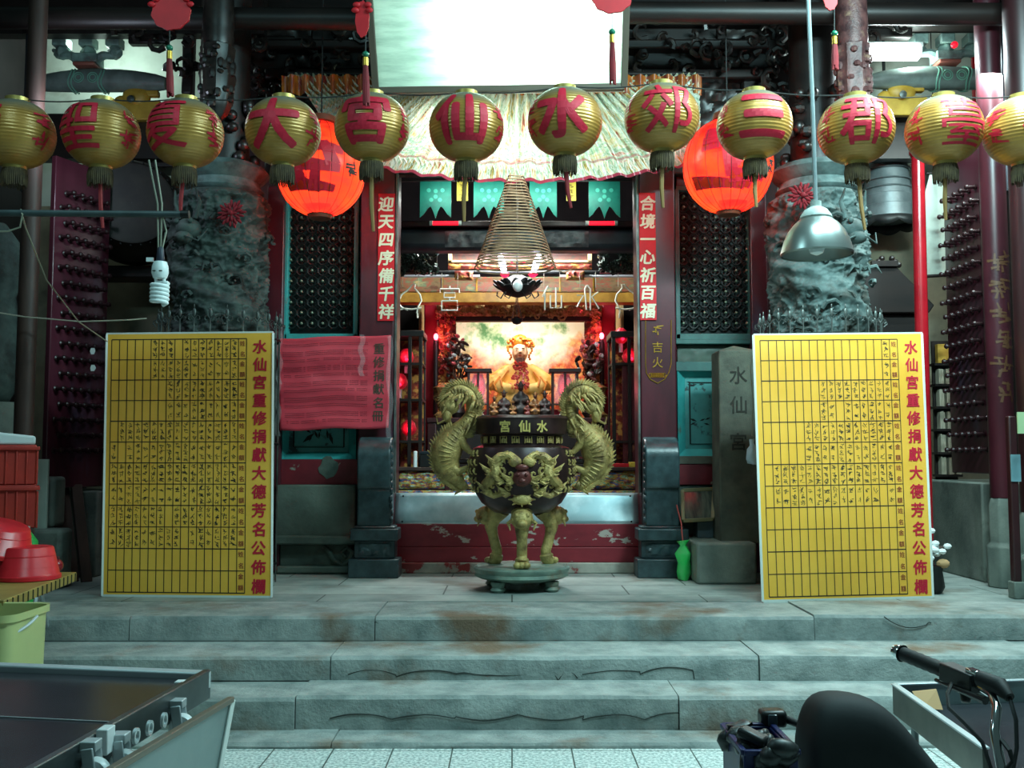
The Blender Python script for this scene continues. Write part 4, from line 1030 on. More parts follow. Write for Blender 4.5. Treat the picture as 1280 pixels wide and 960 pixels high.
# ================================================================== VALANCE CLOTH
def m_valance():
    m, nt, b, out = nodes('valance_cloth')
    t = nt.nodes.new('ShaderNodeTexCoord'); mp = nt.nodes.new('ShaderNodeMapping'); mp.inputs['Scale'].default_value = (64, 2.2, 1); nt.links.new(t.outputs['UV'], mp.inputs['Vector'])
    n = nz(nt, mp.outputs[0], 1, 4, .65)
    r = ramp(nt, [(.28, (110, 104, 76)), (.36, (186, 60, 56)), (.41, (230, 216, 160)), (.46, (246, 250, 236)), (.51, (150, 180, 130)), (.54, (246, 252, 244)), (.6, (206, 170, 70)), (.64, (96, 116, 80)), (.68, (240, 246, 236)), (.76, (120, 100, 60))])
    nt.links.new(n, r.inputs[0])
    mp2 = nt.nodes.new('ShaderNodeMapping'); mp2.inputs['Scale'].default_value = (22, 12, 1); nt.links.new(t.outputs['UV'], mp2.inputs['Vector'])
    n2 = nz(nt, mp2.outputs[0], 1, 5)
    r2 = ramp(nt, [(.36, (216, 64, 50)), (.42, (238, 246, 232)), (.5, (90, 170, 110)), (.56, (244, 246, 226)), (.64, (232, 190, 60)), (.72, (240, 246, 240))]); nt.links.new(n2, r2.inputs[0])
    sx = nt.nodes.new('ShaderNodeSeparateXYZ'); nt.links.new(t.outputs['UV'], sx.inputs[0])
    band = ramp(nt, [(0, (0, 0, 0)), (.13, (0, 0, 0)), (.16, (190, 190, 190)), (.36, (190, 190, 190)), (.42, (60, 60, 60)), (1, (60, 60, 60))]); nt.links.new(sx.outputs[1], band.inputs[0])
    c = mixc(nt, band.outputs[0], r.outputs[0], r2.outputs[0])
    edge = ramp(nt, [(0, (255, 255, 255)), (.028, (255, 255, 255)), (.03, (0, 0, 0)), (.17, (0, 0, 0)), (.172, (200, 200, 200)), (.19, (200, 200, 200)), (.195, (0, 0, 0))], 'LINEAR'); nt.links.new(sx.outputs[1], edge.inputs[0])
    c = mixc(nt, edge.outputs[0], c, (178, 62, 84))
    nt.links.new(c, b.inputs['Base Color']); b.inputs['Roughness'].default_value = .25; b.inputs['Sheen Weight'].default_value = .2
    tr = nt.nodes.new('ShaderNodeBsdfTranslucent'); nt.links.new(c, tr.inputs['Color']); mx = nt.nodes.new('ShaderNodeMixShader'); mx.inputs[0].default_value = .35
    nt.links.new(b.outputs[0], mx.inputs[1]); nt.links.new(tr.outputs[0], mx.inputs[2]); nt.links.new(mx.outputs[0], out.inputs['Surface'])
m_valance()
YV = 8.15
def val_px(u, v):
    xt = 366 + (872 - 366) * u; xb = 440 + (876 - 440) * u
    yb = 206 + 22 * sin(pi * min(1, max(0, (u - .05) / .9))) ** .7; yt = 92 + 8 * sin(pi * u)
    return xb * (1 - v) + xt * v, yb * (1 - v) + yt * v
def fan(px, py): return (px - 650) / (.42 + .58 * max(0, (py - 90) / 135)) 
def val(u, v):
    px, py = val_px(u, v); p = at(px, py, YV); ph = fan(px, py) / 9.5
    p.y += .04 * sin(ph * pi) * (.4 + .6 * v) - .16 * v * (1 - v) * 1.3 + .02 * noise.noise(Vector((u * 8, v * 3, 0)))
    p.z += .012 * sin(ph * pi * .5) * (1 - v)
    return p
t = thing('valance', 'shiny pleated white and gold altar valance hung across the top of the doorway', 'valance', at(650, 225, YV))
mb = MB().sheet(val, 480, 36)
for q, (u, v) in list(mb.uv.items()): mb.uv[q] = (.5 + fan(*val_px(u, v)) / 700, v)
mb.build('pleated_cloth', 'valance_cloth', t, angle=180)
fl = MB(); rr = random.Random(2)
for i in range(70):          # little fringe of bright loops on the lower seam
    u = i / 69; p = val(u, .16); q = val(u, .1); fl.tube([p + Vector((0, -.012, 0)), q + Vector((0, -.02, 0))], [.006, .003], 4)
tag(fl.build('bead_fringe', M('bead_white', (236, 226, 206), rough=.3), t), kind='stuff')
a, b = at(360, 92, YV + .03), at(880, 92, YV + .03); MB().cyl(a, b, .018, n=8).build('rod', 'dark_wood', t)
def gath(u, v):
    px = 352 + (878 - 352) * u; py = 118 - 24 * v; p = at(px, py, YV - .03 - .03 * v); p.y += .03 * sin(u * 190) ; return p
MB().sheet(gath, 420, 6).build('gathered_heading', M('heading_cloth', (196, 120, 30), (120, 30, 36), (220, 214, 190), rough=.35, scale=16, s3=20, lo3=.6, hi3=.66, stretch=(3, 1, .4)), t, angle=180)
# ================================================================== COIL INCENSE
YI = 7.9
M('incense', (178, 146, 114), (140, 112, 86), rough=.8, scale=12)
P = []; N = 30
for i in range(N * 26 + 1):
    u = i / (N * 26); q = 2 * pi * i / 26; r = (9 + 43 * u ** 1.0) / F * YI; c = at(645 - 1 * u, 219 + 118 * u, YI)
    P.append(c + Vector((r * cos(q), r * sin(q), -.004 * sin(q * 3))))
t = thing('incense_coil', 'brown conical hanging incense coil in front of the doorway', 'incense coil', at(645, 219, YI))
MB().tube(P, .0056, 5).build('spiral', 'incense', t)
st = MB(); top = at(645, 212, YI)
for q in range(3):
    a = 2 * pi * q / 3 + .6; r = 50 / F * YI; e = at(644, 334, YI) + Vector((r * cos(a), r * sin(a), 0)); st.tube([top, e], .0018, 4)
st.tube([top, top + Vector((0, 0, .12)), (top.x, top.y, 5.7)], .003, 5); st.build('hanging_thread', 'cord', t)
tl = MB(); e = P[-1]; tl.tube([e, e + Vector((.06, -.03, -.03)), e + Vector((.12, 0, .0))], .005, 5); tl.build('loose_end', 'incense', t)
# ================================================================== PENDANT LAMP, CFL, PIPE, TUBE LAMP
YP = 4.6
c = at(1021, 318, YP); k = YP / F; t = thing('pendant_lamp', 'silver dome pendant lamp on a long metal rod, right of centre', 'lamp', c)
zb = c.z
pr = [(44, -1), (45, 1), (44, 5), (41, 16), (35, 29), (28, 38), (20, 45), (18, 46)]
MB().lathe([(a * k, b * k) for a, b in pr] + [(a * k - .006, b * k) for a, b in pr[::-1]], 48, c, caps=False).build('shade', M('aluminium', (206, 210, 204), (186, 192, 188), rough=.3, metal=.9, scale=2), t)
MB().lathe([(a * k, b * k) for a, b in ((18, 44), (20, 47), (19, 50), (14, 57), (9, 60), (7, 61), (7, 68), (3.4, 68))], 32, c).build('lamp_collar', 'white_aged' if 'white_aged' in MATS else M('white_aged', (206, 212, 206), rough=.4), t)
MB().tube([c + Vector((0, 0, 66 * k)), at(1016, 140, YP), at(1008, -60, YP)], .0105, 8).build('rod', 'steel', t)
MB().lathe([(.012, 30 * k), (.03, 24 * k), (.042, 12 * k), (.03, 2 * k), (.006, -1 * k)], 16, c).build('bulb', 'lamp_white', t)
YB2 = 4.9
c = at(200, 345, YB2); k = YB2 / F; t = thing('coiled_bulb', 'white coiled energy saving bulb hanging on wires below the grey pipe', 'bulb', c)
MB().lathe([(4 * k, 19 * k), (8 * k, 18 * k), (10 * k, 12 * k), (10.5 * k, 4 * k), (9 * k, -1 * k), (8 * k, -3 * k)], 24, c).build('ballast', 'lamp_white', t)
lt = MB()
for dx in (-1, 1): lt.ball((c.x + dx * 4 * k, c.y - 10 * k, c.z + 5 * k), (2.6 * k, .6 * k, .8 * k), 8)
lt.build('printed_mark', 'ink_faded', t)
P = []
for i in range(5 * 20 + 1):
    q = 2 * pi * i / 20; P.append(c + Vector((9.5 * k * cos(q), 9.5 * k * sin(q), (-9 - 25 * i / 100) * k)))
P = [c + Vector((-5 * k, 0, -2 * k)), c + Vector((-5 * k, 0, -8 * k))] + P + [P[-1] + Vector((-6 * k, 2 * k, -3 * k))]
tbm = MB().tube(P, 2.7 * k, 10); tbm.tube([c + Vector((5 * k, 0, -2 * k)), c + Vector((5 * k, 0, -11 * k))], 2.4 * k, 8); tbm.build('coiled_tube', 'lamp_white', t)
MB().lathe([(4.5 * k, 18 * k), (5 * k, 22 * k), (4 * k, 35 * k), (2.5 * k, 37 * k)], 14, c).build('socket', M('socket_blue', (40, 44, 60), rough=.5), t)
w = MB()
for xa, xb in ((186, 198), (194, 201), (203, 203)):
    a, b = at(xa, 200 if xa < 200 else 268, YB2), at(xb, 310, YB2); w.tube([a, a.lerp(b, .5) + Vector((.02, 0, 0)), b], .0045, 5)
w.build('wire', 'cord', t); MB().box(at(183, 327, YB2) - Vector((.0, .005, 0)), at(192, 322, YB2) + Vector((0, .005, 0))).build('tag', 'lamp_white', t)
a, b = at(-30, 266, YB2), at(234, 268, YB2); mb = MB(); mb.cyl(a, b, .017, n=12); t = thing('grey_pipe', 'thin grey horizontal pipe crossing the upper left, above the coiled bulb', 'pipe', (a + b) / 2)
mb.build('pipe', M('pipe_grey', (70, 84, 86), (52, 62, 64), rough=.5), t); MB().cyl(b - Vector((.03, 0, 0)), b + Vector((.01, 0, 0)), .021, n=12).build('end_cap', 'iron', t)
t = thing('loose_cable', 'thin pale cable drooping across the left studded leaf to the yellow board', 'cable', at(30, 288, YB2))
MB().tube([at(-20, 290, 4.9), at(10, 289, 4.9), at(25, 284, 4.9), at(28, 268, 4.88), at(26, 262, 4.9), at(32, 285, 5.2), at(58, 350, 6), at(98, 402, 6.8), at(134, 427, 7.25)], .0045, 5).build('cable', 'cord', t)
t = thing('horizontal_cable', 'thin pale cable running level across the left, above the yellow board', 'cable', at(0, 390, 7))
MB().tube([at(-20, 388, 6.9), at(30, 396, 7), at(100, 402, 7.1), at(160, 400, 7.2), at(183, 398, 7.35)], .005, 5).build('cable', 'cord', t)
# fluorescent tube lamp upper right
Yt = 8.15; a, b = at(1089, 65, Yt), at(1149, 65, Yt); t = thing('tube_lamp', 'bright white fluorescent lamp in the upper right corner above the painted beam', 'lamp', (a + b) / 2)
mb = MB(); mb.tube([a, a.lerp(b, .03), a.lerp(b, .97), b], [.055, .072, .072, .055], 20); mb.build('diffuser', M('tube_glow', (240, 255, 255), emit=(225, 250, 255), es=9), t)
MB().box((a.x - .05, Yt + .02, a.z + .06), (b.x + .05, Yt + .14, a.z + .1)).build('housing', 'white_paint', t, bevel=.006)
light('tube_lamp_light', 'AREA', ((a.x + b.x) / 2, Yt - .1, a.z - .02), 26, (.8, .97, 1), .5, .1, target=(a.x + .3, Yt - 1.2, a.z - 2))
light('tube_lamp_back', 'POINT', ((a.x + b.x) / 2 + .35, Yt + .55, a.z + .1), 34, (.8, 1, .93), .08)
a, b = at(1266, 68, 8.0), at(1330, 66, 8.0); t = thing('tube_lamp', 'bright white fluorescent lamp cut by the upper right edge', 'lamp', (a + b) / 2); mb = MB(); mb.tube([a, b], .07, 20); mb.build('diffuser', 'tube_glow', t); MB().box((a.x, 8.02, a.z + .06), (b.x, 8.14, a.z + .1)).build('housing', 'white_paint', t, bevel=.006)
# fluorescent lamp behind the upper left beam lights that corner
Yl = 8.35; a, b = at(30, 12, Yl), at(120, 12, Yl); 
light('aisle_lamp_left', 'POINT', (a.x + .35, 9.05, a.z - .1), 22, (.75, 1, .92), .1)
light('aisle_lamp_left_low', 'POINT', (at(90, 150, 7.3).x, 7.1, Z(150, 7.2)), 20, (.72, .82, 1), .1)
# ================================================================== COUPLETS
def strip(x0, x1, y0, y1, Y, text, lab, tilt=0):
    t = thing('couplet_strip', lab, 'paper strip', at((x0 + x1) / 2, y1, Y)); pbox(MB(), x0, y0, x1, y1, Y - .004, Y).build('paper', 'paper_red', t, smooth=False)
    w = MB(); n = len(text)
    for i, ch in enumerate(text):
        y = y0 + (y1 - y0) * (i + .58) / (n + .1); o = at((x0 + x1) / 2, y, Y - .006); write(w, ch, o, (1, 0, 0), (0, 0, 1), .135, .03, shear=.12)
    w.build('lettering', 'ink_gold', t, smooth=False)
strip(472.5, 493, 242, 401, 8.49, '迎天四序備千祥', 'red couplet strip with pale characters on the left door post')
strip(799.5, 820, 241, 400, 8.49, '合境一心祈百福', 'red couplet strip with pale characters on the right door post')
# gilt carved inscription with looped outline on the right post
t = thing('gilt_inscription', 'faint gilt characters in a looped outline low on the right door post', 'inscription', at(822, 478, 8.49)); w = MB()
for ch, y in (('吉', 434), ('火', 453)): write(w, ch, at(822, y, 8.494), (1, 0, 0), (0, 0, 1), .1, .004)
o_ = at(822, 412, 8.494); scrawl(w, lambda x, y: (o_.x + x, 8.494, o_.z + y), .1, 3, .08, 5)
w.build('lettering', 'gold', t, smooth=False)
o = MB(); P = [at(807, 400, 8.495), at(807, 455, 8.495), at(808, 466, 8.495), at(813, 474, 8.495), at(822, 479, 8.495), at(831, 474, 8.495), at(836, 466, 8.495), at(839, 455, 8.495), at(839, 400, 8.495)]
o.tube(P, .004, 5)
for k in range(9): o.tube([at(813 + 2.2 * k, 469, 8.495) + Vector((.012 * cos(q), 0, .018 * sin(q))) for q in [2 * pi * j / 10 for j in range(10)]], .003, 4, closed=True)
o.build('outline', 'gold', t)
# ================================================================== RED NOTICE
YN = 8.42
TL, TR, BL, BR = at(346, 423, YN), at(489, 419, YN), at(350, 538, YN), at(486, 535, YN)
def nf(u, v):
    p = BL.lerp(BR, u).lerp(TL.lerp(TR, u), v); p.y -= .012 * sin(v * 17 + u * 2) * .5 + .01 * noise.noise(Vector((u * 5, v * 6, 3))) + .01; p.z += .012 * noise.noise(Vector((u * 3, v * 1, 9))); return p
t = thing('red_notice', 'large red paper donor notice taped between the left window and door post', 'notice', (BL + BR) / 2)
MB().sheet(nf, 40, 34).build('paper', M('notice_red', (206, 66, 80), (186, 52, 68), rough=.45, scale=5, stretch=(.5, 1, 3)), t, solid=.002, angle=180)
w = MB()
for i, ch in enumerate('重修捐獻名冊'):
    p = nf(.9, .86 - i * .145); write(w, ch, p + Vector((0, -.006, 0)), (1, 0, 0), (0, 0, 1), .1, .01)
w.build('title_lettering', 'ink_faded', t, smooth=False)
w = MB(); rr = random.Random(6)
for r in range(11):
    for c in range(46):
        u = .06 + c * .0163; v = .93 - r * .083
        if rr.random() < .06 or u > .82: continue
        for q in range(2 if r % 2 == 0 else 3):
            p = nf(u, v - q * .02) + Vector((0, -.005, 0)); a = rr.uniform(-.4, .4); l = rr.uniform(.004, .007)
            w.quad(p + Vector((-l, 0, -.0018)), p + Vector((l, 0, -.0018 + a * .004)), p + Vector((l, 0, .0018 + a * .004)), p + Vector((-l, 0, .0018)))
w.build('small_writing', 'notice_ink' if 'notice_ink' in MATS else M('notice_ink', (92, 20, 32), rough=.7), t, smooth=False)
TP = []
for x, y0, y1 in ((452, 418, 470), (487, 420, 556), (349, 414, 480), (347, 470, 545)):
    pp = [at(x + 2 * sin(k * 1.3), y0 + (y1 - y0) * k / 10, YN - .03 - .004 * sin(k * 2.1)) for k in range(11)]
    tp = MB()
    for a, b in zip(pp, pp[1:]): tp.quad(a - Vector((.02, 0, 0)), a + Vector((.02, .006, 0)), b + Vector((.02, .006, 0)), b - Vector((.02, 0, 0)))
    TP.append(tp)
def m_tape():
    m, nt, b, out = nodes('clear_tape'); b.inputs['Roughness'].default_value = .12; b.inputs['Base Color'].default_value = (.8, .85, .85, 1); b.inputs['Alpha'].default_value = .12
m_tape()
for tp in TP: tp.build('clear_tape', 'clear_tape', t)
# ================================================================== YELLOW DONOR BOARDS
def donor_board(BLp, BRp, TLp, TRp, ytop, lab, fill, seed, mat):
    B0 = atz(BLp[0], BLp[1], PZ + .004); B1 = atz(BRp[0], BRp[1], PZ + .004); dy_ = (B1.y - B0.y) / 2; T0 = at(TLp[0], TLp[1], ytop - dy_); T1 = at(TRp[0], TRp[1], ytop + dy_)
    t = thing('donor_board', lab, 'notice board', (B0 + B1) / 2)
    def P(u, v, e=0): return B0.lerp(B1, u).lerp(T0.lerp(T1, u), 1 - v) + nrm * e        # v from the top
    nrm = ((B1 - B0).cross(T0 - B0)).normalized()
    if nrm.y > 0: nrm = -nrm
    U = (B1 - B0).normalized(); V = (T0 - B0).normalized()
    mb = MB(); A = [P(0, 0), P(1, 0), P(1, 1), P(0, 1)]; C = [p - nrm * .018 for p in A]; mb.sheet(lambda u, v: P(u, 1 - v), 24, 24); mb.add(A + C, [(7, 6, 5, 4)] + [(i, i + 4, (i + 1) % 4 + 4, (i + 1) % 4) for i in range(4)])
    mb.build('panel', mat, t, smooth=False)
    f = MB()
    for a, b in zip(A, A[1:] + A[:1]): f.bar(a - nrm * .008, b - nrm * .008, .016, .026)
    f.build('edge_trim', 'white_paint', t, smooth=False)
    gx0, gx1, gy0, gy1 = .035, .845, .022, .985; nc, nr = 17, 12
    g = MB(); e = .002; wv = .0028
    def line(u0, v0, u1, v1, w, n=12):
        for q in range(n if n > 1 else 0): line(u0 + (u1 - u0) * q / n, v0 + (v1 - v0) * q / n, u0 + (u1 - u0) * (q + 1) / n, v0 + (v1 - v0) * (q + 1) / n, w, 1)
        if n > 1: return
        a, b = P(u0, v0, e), P(u1, v1, e); d = (b - a).normalized(); s = d.cross(nrm) * w; g.quad(a - s, b - s, b + s, a + s)
    for i in range(nc + 1): u = gx0 + (gx1 - gx0) * i / nc; line(u, gy0, u, gy1, wv)
    for j in range(nr + 1): v = gy0 + (gy1 - gy0) * j / nr; line(gx0, v, gx1, v, wv if j % 2 else wv * 1.2)
    g.build('grid', 'ink_black', t, smooth=False)
    H = (T0 - B0).length; Wd = (B1 - B0).length
    w = MB(); s = '水仙宮重修捐獻大德芳名公佈欄'
    for i, ch in enumerate(s): write(w, ch, P(.925, .055 + .905 * i / 13, .003), U, V, .108, .026, shear=.06)
    w.build('title_lettering', 'ink_red', t, smooth=False)
    w = MB(); cw = (gx1 - gx0) / nc; rh = (gy1 - gy0) / nr
    for j in range(nr):
        for q, ch in enumerate('姓名' if j % 2 == 0 else '金額'): write(w, ch, P(gx1 - cw / 2, gy0 + rh * (j + .24 + .52 * q), .0025), U, V, .042, .01)
    w.build('header_lettering', 'header_ink' if 'header_ink' in MATS else M('header_ink', (150, 66, 40), rough=.7), t, smooth=False)
    hw = MB(); r = random.Random(seed)
    for j in range(nr):
        a, b = fill[j]
        for i in range(a, b):
            if r.random() < .04: continue
            n = 3 if j % 2 == 0 else r.choice((2, 3)); lw = r.uniform(.0012, .0024)
            for q in range(n):
                cx = gx0 + cw * (i + .5); cy = gy0 + rh * (j + (q + .6) / (n + .25)); c = P(cx, cy, .0014); sz = .019
                for k in range(r.randint(5, 8)):
                    a_ = r.choice((0, 0, pi / 2, .9, -.8)) + r.uniform(-.2, .2); m = c + U * r.uniform(-sz, sz) * .6 + V * r.uniform(-sz, sz) * .75; l = sz * r.uniform(.3, .8)
                    d = U * cos(a_) + V * sin(a_); s_ = d.cross(nrm) * lw; hw.quad(m - d * l - s_, m + d * l - s_, m + d * l + s_, m - d * l + s_)
    hw.build('handwriting', 'ink_faded', t, smooth=False)
    return t
donor_board((127, 745), (339, 747), (133, 418), (341, 416), 7.36, 'yellow gridded donor board leaning before the left dragon column, mostly filled with writing', [(5, 16), (5, 16), (7, 16), (7, 16), (0, 16), (0, 16), (0, 16), (0, 16), (0, 16), (0, 16), (0, 0), (0, 0)], 3, 'board_yellow')
donor_board((954, 752), (1167, 747), (942, 419), (1153, 417), 7.34, 'yellow gridded donor board leaning before the right dragon column, many cells empty', [(15, 16), (15, 16), (7, 16), (7, 16), (5, 16), (5, 16), (1, 16), (1, 16), (0, 0), (0, 0), (0, 0), (0, 0)], 8, 'board_yellow')
# ================================================================== STONE STELE
Yst = 8.1; c = at(918, 690, Yst); t = thing('stone_stele', 'tall grey inscribed stone stele beside the right yellow board', 'stele', (c.x, Yst, PZ))
x0, x1 = at(896, 560, Yst).x, at(946, 560, Yst).x; zb, zs, zt = Z(677, 7.95), Z(439, Yst), Z(436, Yst)
mb = MB(); cxm = (x0 + x1) / 2; d = .17
mb.add([(x0, Yst - d * .5, zb - .02), (x1, Yst - d * .5, zb - .02), (x1, Yst + d * 1.3, zb - .02), (x0, Yst + d * 1.3, zb - .02), (x0 + .01, Yst - d * .5, zs), (x1 - .01, Yst - d * .5, zs), (x1 - .01, Yst + d * 1.3, zs), (x0 + .01, Yst + d * 1.3, zs), (cxm, Yst + .05, zt + .03)],
       [(0, 3, 2, 1), (0, 1, 5, 4), (1, 2, 6, 5), (2, 3, 7, 6), (3, 0, 4, 7), (4, 5, 8), (5, 6, 8), (6, 7, 8), (7, 4, 8)])
mb.build('shaft', 'stone_stele', t, bevel=.012, angle=25)
bx = MB(); bx.box((at(871, 700, 7.85).x, 7.84, PZ), (at(946, 700, 7.85).x, 8.5, zb)); bx.build('base', 'stone_wall', t, bevel=.02)
w = MB()
for ch, y in (('水', 469), ('仙', 506), ('宮', 552)): write(w, ch, at(923, y, Yst - d * .5 - .003), (1, 0, 0), (0, 0, 1), .15, .01)
w.build('inscription', 'ink_faded' if False else M('carved_ink', (44, 44, 38), rough=.9), t, smooth=False)
# bag and string hung on the board edge
t = thing('hanging_bag', 'small crumpled pale plastic bag hanging between the stele and the right board', 'bag', at(941, 580, 7.5)); mb = MB(); cc = at(940.5, 567, 7.55); mb.lathe([(.0, -.09), (.03, -.085), (.045, -.04), (.035, .02), (.02, .07), (.03, .1)], 14, cc); mb.jitter(.03, 22); mb.build('bag', M('bag_pale', (176, 196, 206), rough=.35), t, angle=70)
MB().tube([at(940, 545, 7.55), at(941, 500, 7.55), at(938, 460, 7.5), at(940, 447, 7.45)], .003, 5).build('string', 'cord', t)
# framed glass sign and small box leaning beside the stele
t = thing('framed_panel', 'tilted framed glass panel leaning against the wall left of the stele', 'frame', at(872, 650, 8.3)); A = [at(854, 651, 8.22), at(891, 649, 8.22), at(893, 611, 8.4), at(853, 613, 8.4)]
f = MB()
for a, b in zip(A, A[1:] + A[:1]): f.bar(a, b, .03, .03)
f.build('frame', M('frame_wood', (120, 110, 76), rough=.5), t, bevel=.004); g = MB(); g.add(A + [p + Vector((0, .012, 0)) for p in A], [(0, 1, 2, 3), (7, 6, 5, 4), (0, 4, 5, 1), (1, 5, 6, 2), (2, 6, 7, 3), (3, 7, 4, 0)]); g.build('glass', M('dark_glass', (40, 52, 50), (90, 96, 84), rough=.12, scale=9, stretch=(4, 1, .4)), t, smooth=False)
t = thing('stone_box', 'small grey box on the stele base under the framed glass panel', 'box', at(880, 674, 8.3)); (lambda a, b: MB().box((a.x, 8.3, zb + .001), (b.x, 8.5, b.z)))(at(872, 676, 8.3), at(893, 652, 8.3)).build('box', M('box_grey', (92, 104, 110), rough=.5), t, bevel=.006)
t = thing('green_bag', 'bright green plastic bag at the foot of the right drum stone', 'bag', at(860, 720, 8.15)); mb = MB(); cc = Vector((at(853, 700, 8.15).x, 8.12, PZ)); mb.lathe([(.0, 0), (.05, .01), (.06, .07), (.05, .15), (.075, .22), (.03, .27), (.045, .31)], 16, cc); mb.jitter(.03, 14); mb.v = [(x, y, max(z, PZ)) for x, y, z in mb.v]; mb.build('bag', M('bag_green', (30, 205, 90), (90, 190, 110), rough=.35, scale=9), t, angle=70)
MB().tube([cc + Vector((0, 0, .3)), cc + Vector((.0, .06, .45)), cc + Vector((-.03, .1, .6))], .006, 6).build('handle', 'bag_red' if 'bag_red' in MATS else M('bag_red', (180, 60, 50), rough=.5), t)
# ================================================================== STEEL SHEET ON THE THRESHOLD
t = thing('steel_sheet', 'shiny brushed steel sheet standing on the red threshold behind the censer', 'sheet', at(645, 656, 8.7))
M('steel_sheet', (206, 222, 226), (160, 186, 192), rough=.36, metal=.7, scale=2.5, lo=.4, hi=.6)
a0, b0 = at(491, 656, 8.66), at(801, 656, 8.66); z0, z1 = Z(656, 8.66) + .003, Z(616, 8.7)
mb = MB(); mb.sheet(lambda u, v: (a0.x + .02 + (b0.x - a0.x - .04) * u, 8.62 + .075 * v + .006 * noise.noise(Vector((u * 5, v * 2, 0))), z0 + (z1 - z0) * v), 40, 8); mb.build('sheet', 'steel_sheet', t, solid=.004)
mb = MB()
for u in (.04, .63, .96):
    for v in (.1, .9): mb.ball((a0.x + (b0.x - a0.x) * u, 8.614 + .075 * v, z0 + (z1 - z0) * v), (.008, .005, .008), 8)
mb.build('rivet', 'iron', t)
# ================================================================== CENSER
YB_ = 7.6; cc = at(652, 740, YB_); CX = cc.x
t = thing('incense_censer', 'large bronze three-legged incense censer with dragon handles before the doorway', 'censer', (CX, YB_, PZ))
k = YB_ / F
def zz(y): return Z(y, YB_)
MB().lathe([(a * k, zz(b)) for a, b in ((10, 642), (34, 640), (50, 628), (61, 610), (67, 592), (66, 574), (60, 560), (52, 557), (49, 556), (50, 545), (57, 543), (58, 527), (60, 524), (57, 521), (52, 522), (48, 545), (40, 550))], 64, (CX, YB_, 0)).build('bowl', 'bronze_dark', t)
# meander band + raised dragon medallion + side panels
mb = MB()
def on(q, y, r): return (CX + r * k * sin(q), YB_ - r * k * cos(q), zz(y))
for i in range(-4, 5):
    q0 = i * .30
    for s in (-1, 1):
        pts = [on(q0 + .07 * s * 1.7 + s * a * .05, 550.5 + b * 4.2, 51.2) for a, b in ((-1, 1), (-1, -1), (1, -1), (1, .8), (-.3, .8), (-.3, -.2), (.4, -.2))]
        mb.tube(pts, .0045, 4)
mb.build('meander_band', 'bronze_gold', t)
def bowl_r(y):
    pr = [(642, 34), (628, 50), (610, 61), (592, 67), (574, 66), (560, 60), (556, 52)]
    for (y1, r1), (y2, r2) in zip(pr, pr[1:]):
        if y2 <= y <= y1: return r1 + (r2 - r1) * (y1 - y) / (y1 - y2)
    return 50
mb = MB()
def onb(px, y, e): 
    r = bowl_r(y) + e; q = asin(max(-.98, min(.98, px / bowl_r(y)))); return on(q, y, r)
for sgn in (-1, 1):            # two dragons facing a pearl
    body = [(4, 575), (14, 569), (26, 571), (33, 578), (30, 588), (36, 597), (43, 604), (42, 613), (33, 618), (24, 615), (19, 609)]
    P = []
    for (x1, y1), (x2, y2) in zip(body, body[1:]):
        for m in range(5): P.append(onb(sgn * (x1 + (x2 - x1) * m / 5), y1 + (y2 - y1) * m / 5, .5))
    mb.tube(P, [(.02 + .02 * sin(pi * min(1, m / len(P) * 1.2))) for m in range(len(P))], 8)
    rc = random.Random(21)
    for m in range(16):
        cx_, cy_ = rc.uniform(10, 42), rc.uniform(568, 618); w_ = rc.uniform(2.5, 5); q0 = rc.uniform(0, 6)
        mb.tube([onb(sgn * max(2, min(46, cx_ + w_ * (1 - g / 9) * cos(q0 + g * .8))), cy_ + w_ * (1 - g / 9) * sin(q0 + g * .8), .4) for g in range(8)], [.013 - .0012 * g for g in range(8)], 5)
    for m in range(2, len(P) - 2, 2):
        p = Vector(P[m]); d = (Vector(P[m + 1]) - Vector(P[m - 1])).normalized(); n_ = Vector((d.z, 0, -d.x)) * sgn
        mb.tube([p + n_ * .02, p + n_ * .06 + Vector((0, -.012, 0))], [.012, .003], 5)
    for lx, ly in ((22, 600), (34, 590), (27, 580), (10, 600), (38, 612), (15, 615)):
        for m in range(3): a = Vector(onb(sgn * lx, ly, .5)); mb.tube([a, a + Vector((sgn * (.03 + .02 * m), -.02, -.02 + .03 * m)), a + Vector((sgn * (.06 + .02 * m), -.0, -.01 + .04 * m))], [.017, .012, .003], 5)
    h = Vector(onb(sgn * 8, 577, 1)); mb.ball(h, (.05, .035, .04), 10); mb.tube([h, h + Vector((sgn * .05, -.02, .05)), h + Vector((sgn * .1, 0, .06))], [.014, .01, .003], 5)
mb.ball(onb(0, 622, 1), (.075, .03, .04), 12)
for q in range(8): a = Vector(onb(0, 622, 1)); mb.tube([a, a + Vector((.1 * cos(q * .785), -.005, .055 * sin(q * .785)))], [.02, .004], 5)
mb.build('dragon_relief', 'bronze_gold', t)
mb = MB(); m0 = Vector(onb(0, 596, 1)); mb.ball(m0, (.07, .04, .065), 14); mb.ball(m0 + Vector((0, -.04, -.02)), (.03, .02, .02), 8)
for s in (-1, 1): mb.ball(m0 + Vector((s * .03, -.035, .025)), .013, 8)
mb.ball(m0 + Vector((0, -.025, .075)), (.05, .02, .025), 8); mb.build('lion_mask', M('bronze_red', (104, 50, 46), (70, 36, 32), rough=.35, metal=.3), t)
mb = MB()
for s in (-1, 1):
    for r in range(5):
        for c in range(3):
            q = s * (1.02 + .16 * c); y = 566 + r * 11; p = Vector(on(q, y, bowl_r(y) + .2)); mb.tube([p + Vector((0, -.004, .02)), p + Vector((s * .008, -.004, 0)), p + Vector((0, -.004, -.022))], [.006, .011, .005], 5)
            p2 = Vector(on(q + .05, y + 4, bowl_r(y + 4) + .2)); mb.ball(p2, (.012, .008, .006), 6)
mb.build('raised_lettering', 'bronze_gold', t)
w = MB()
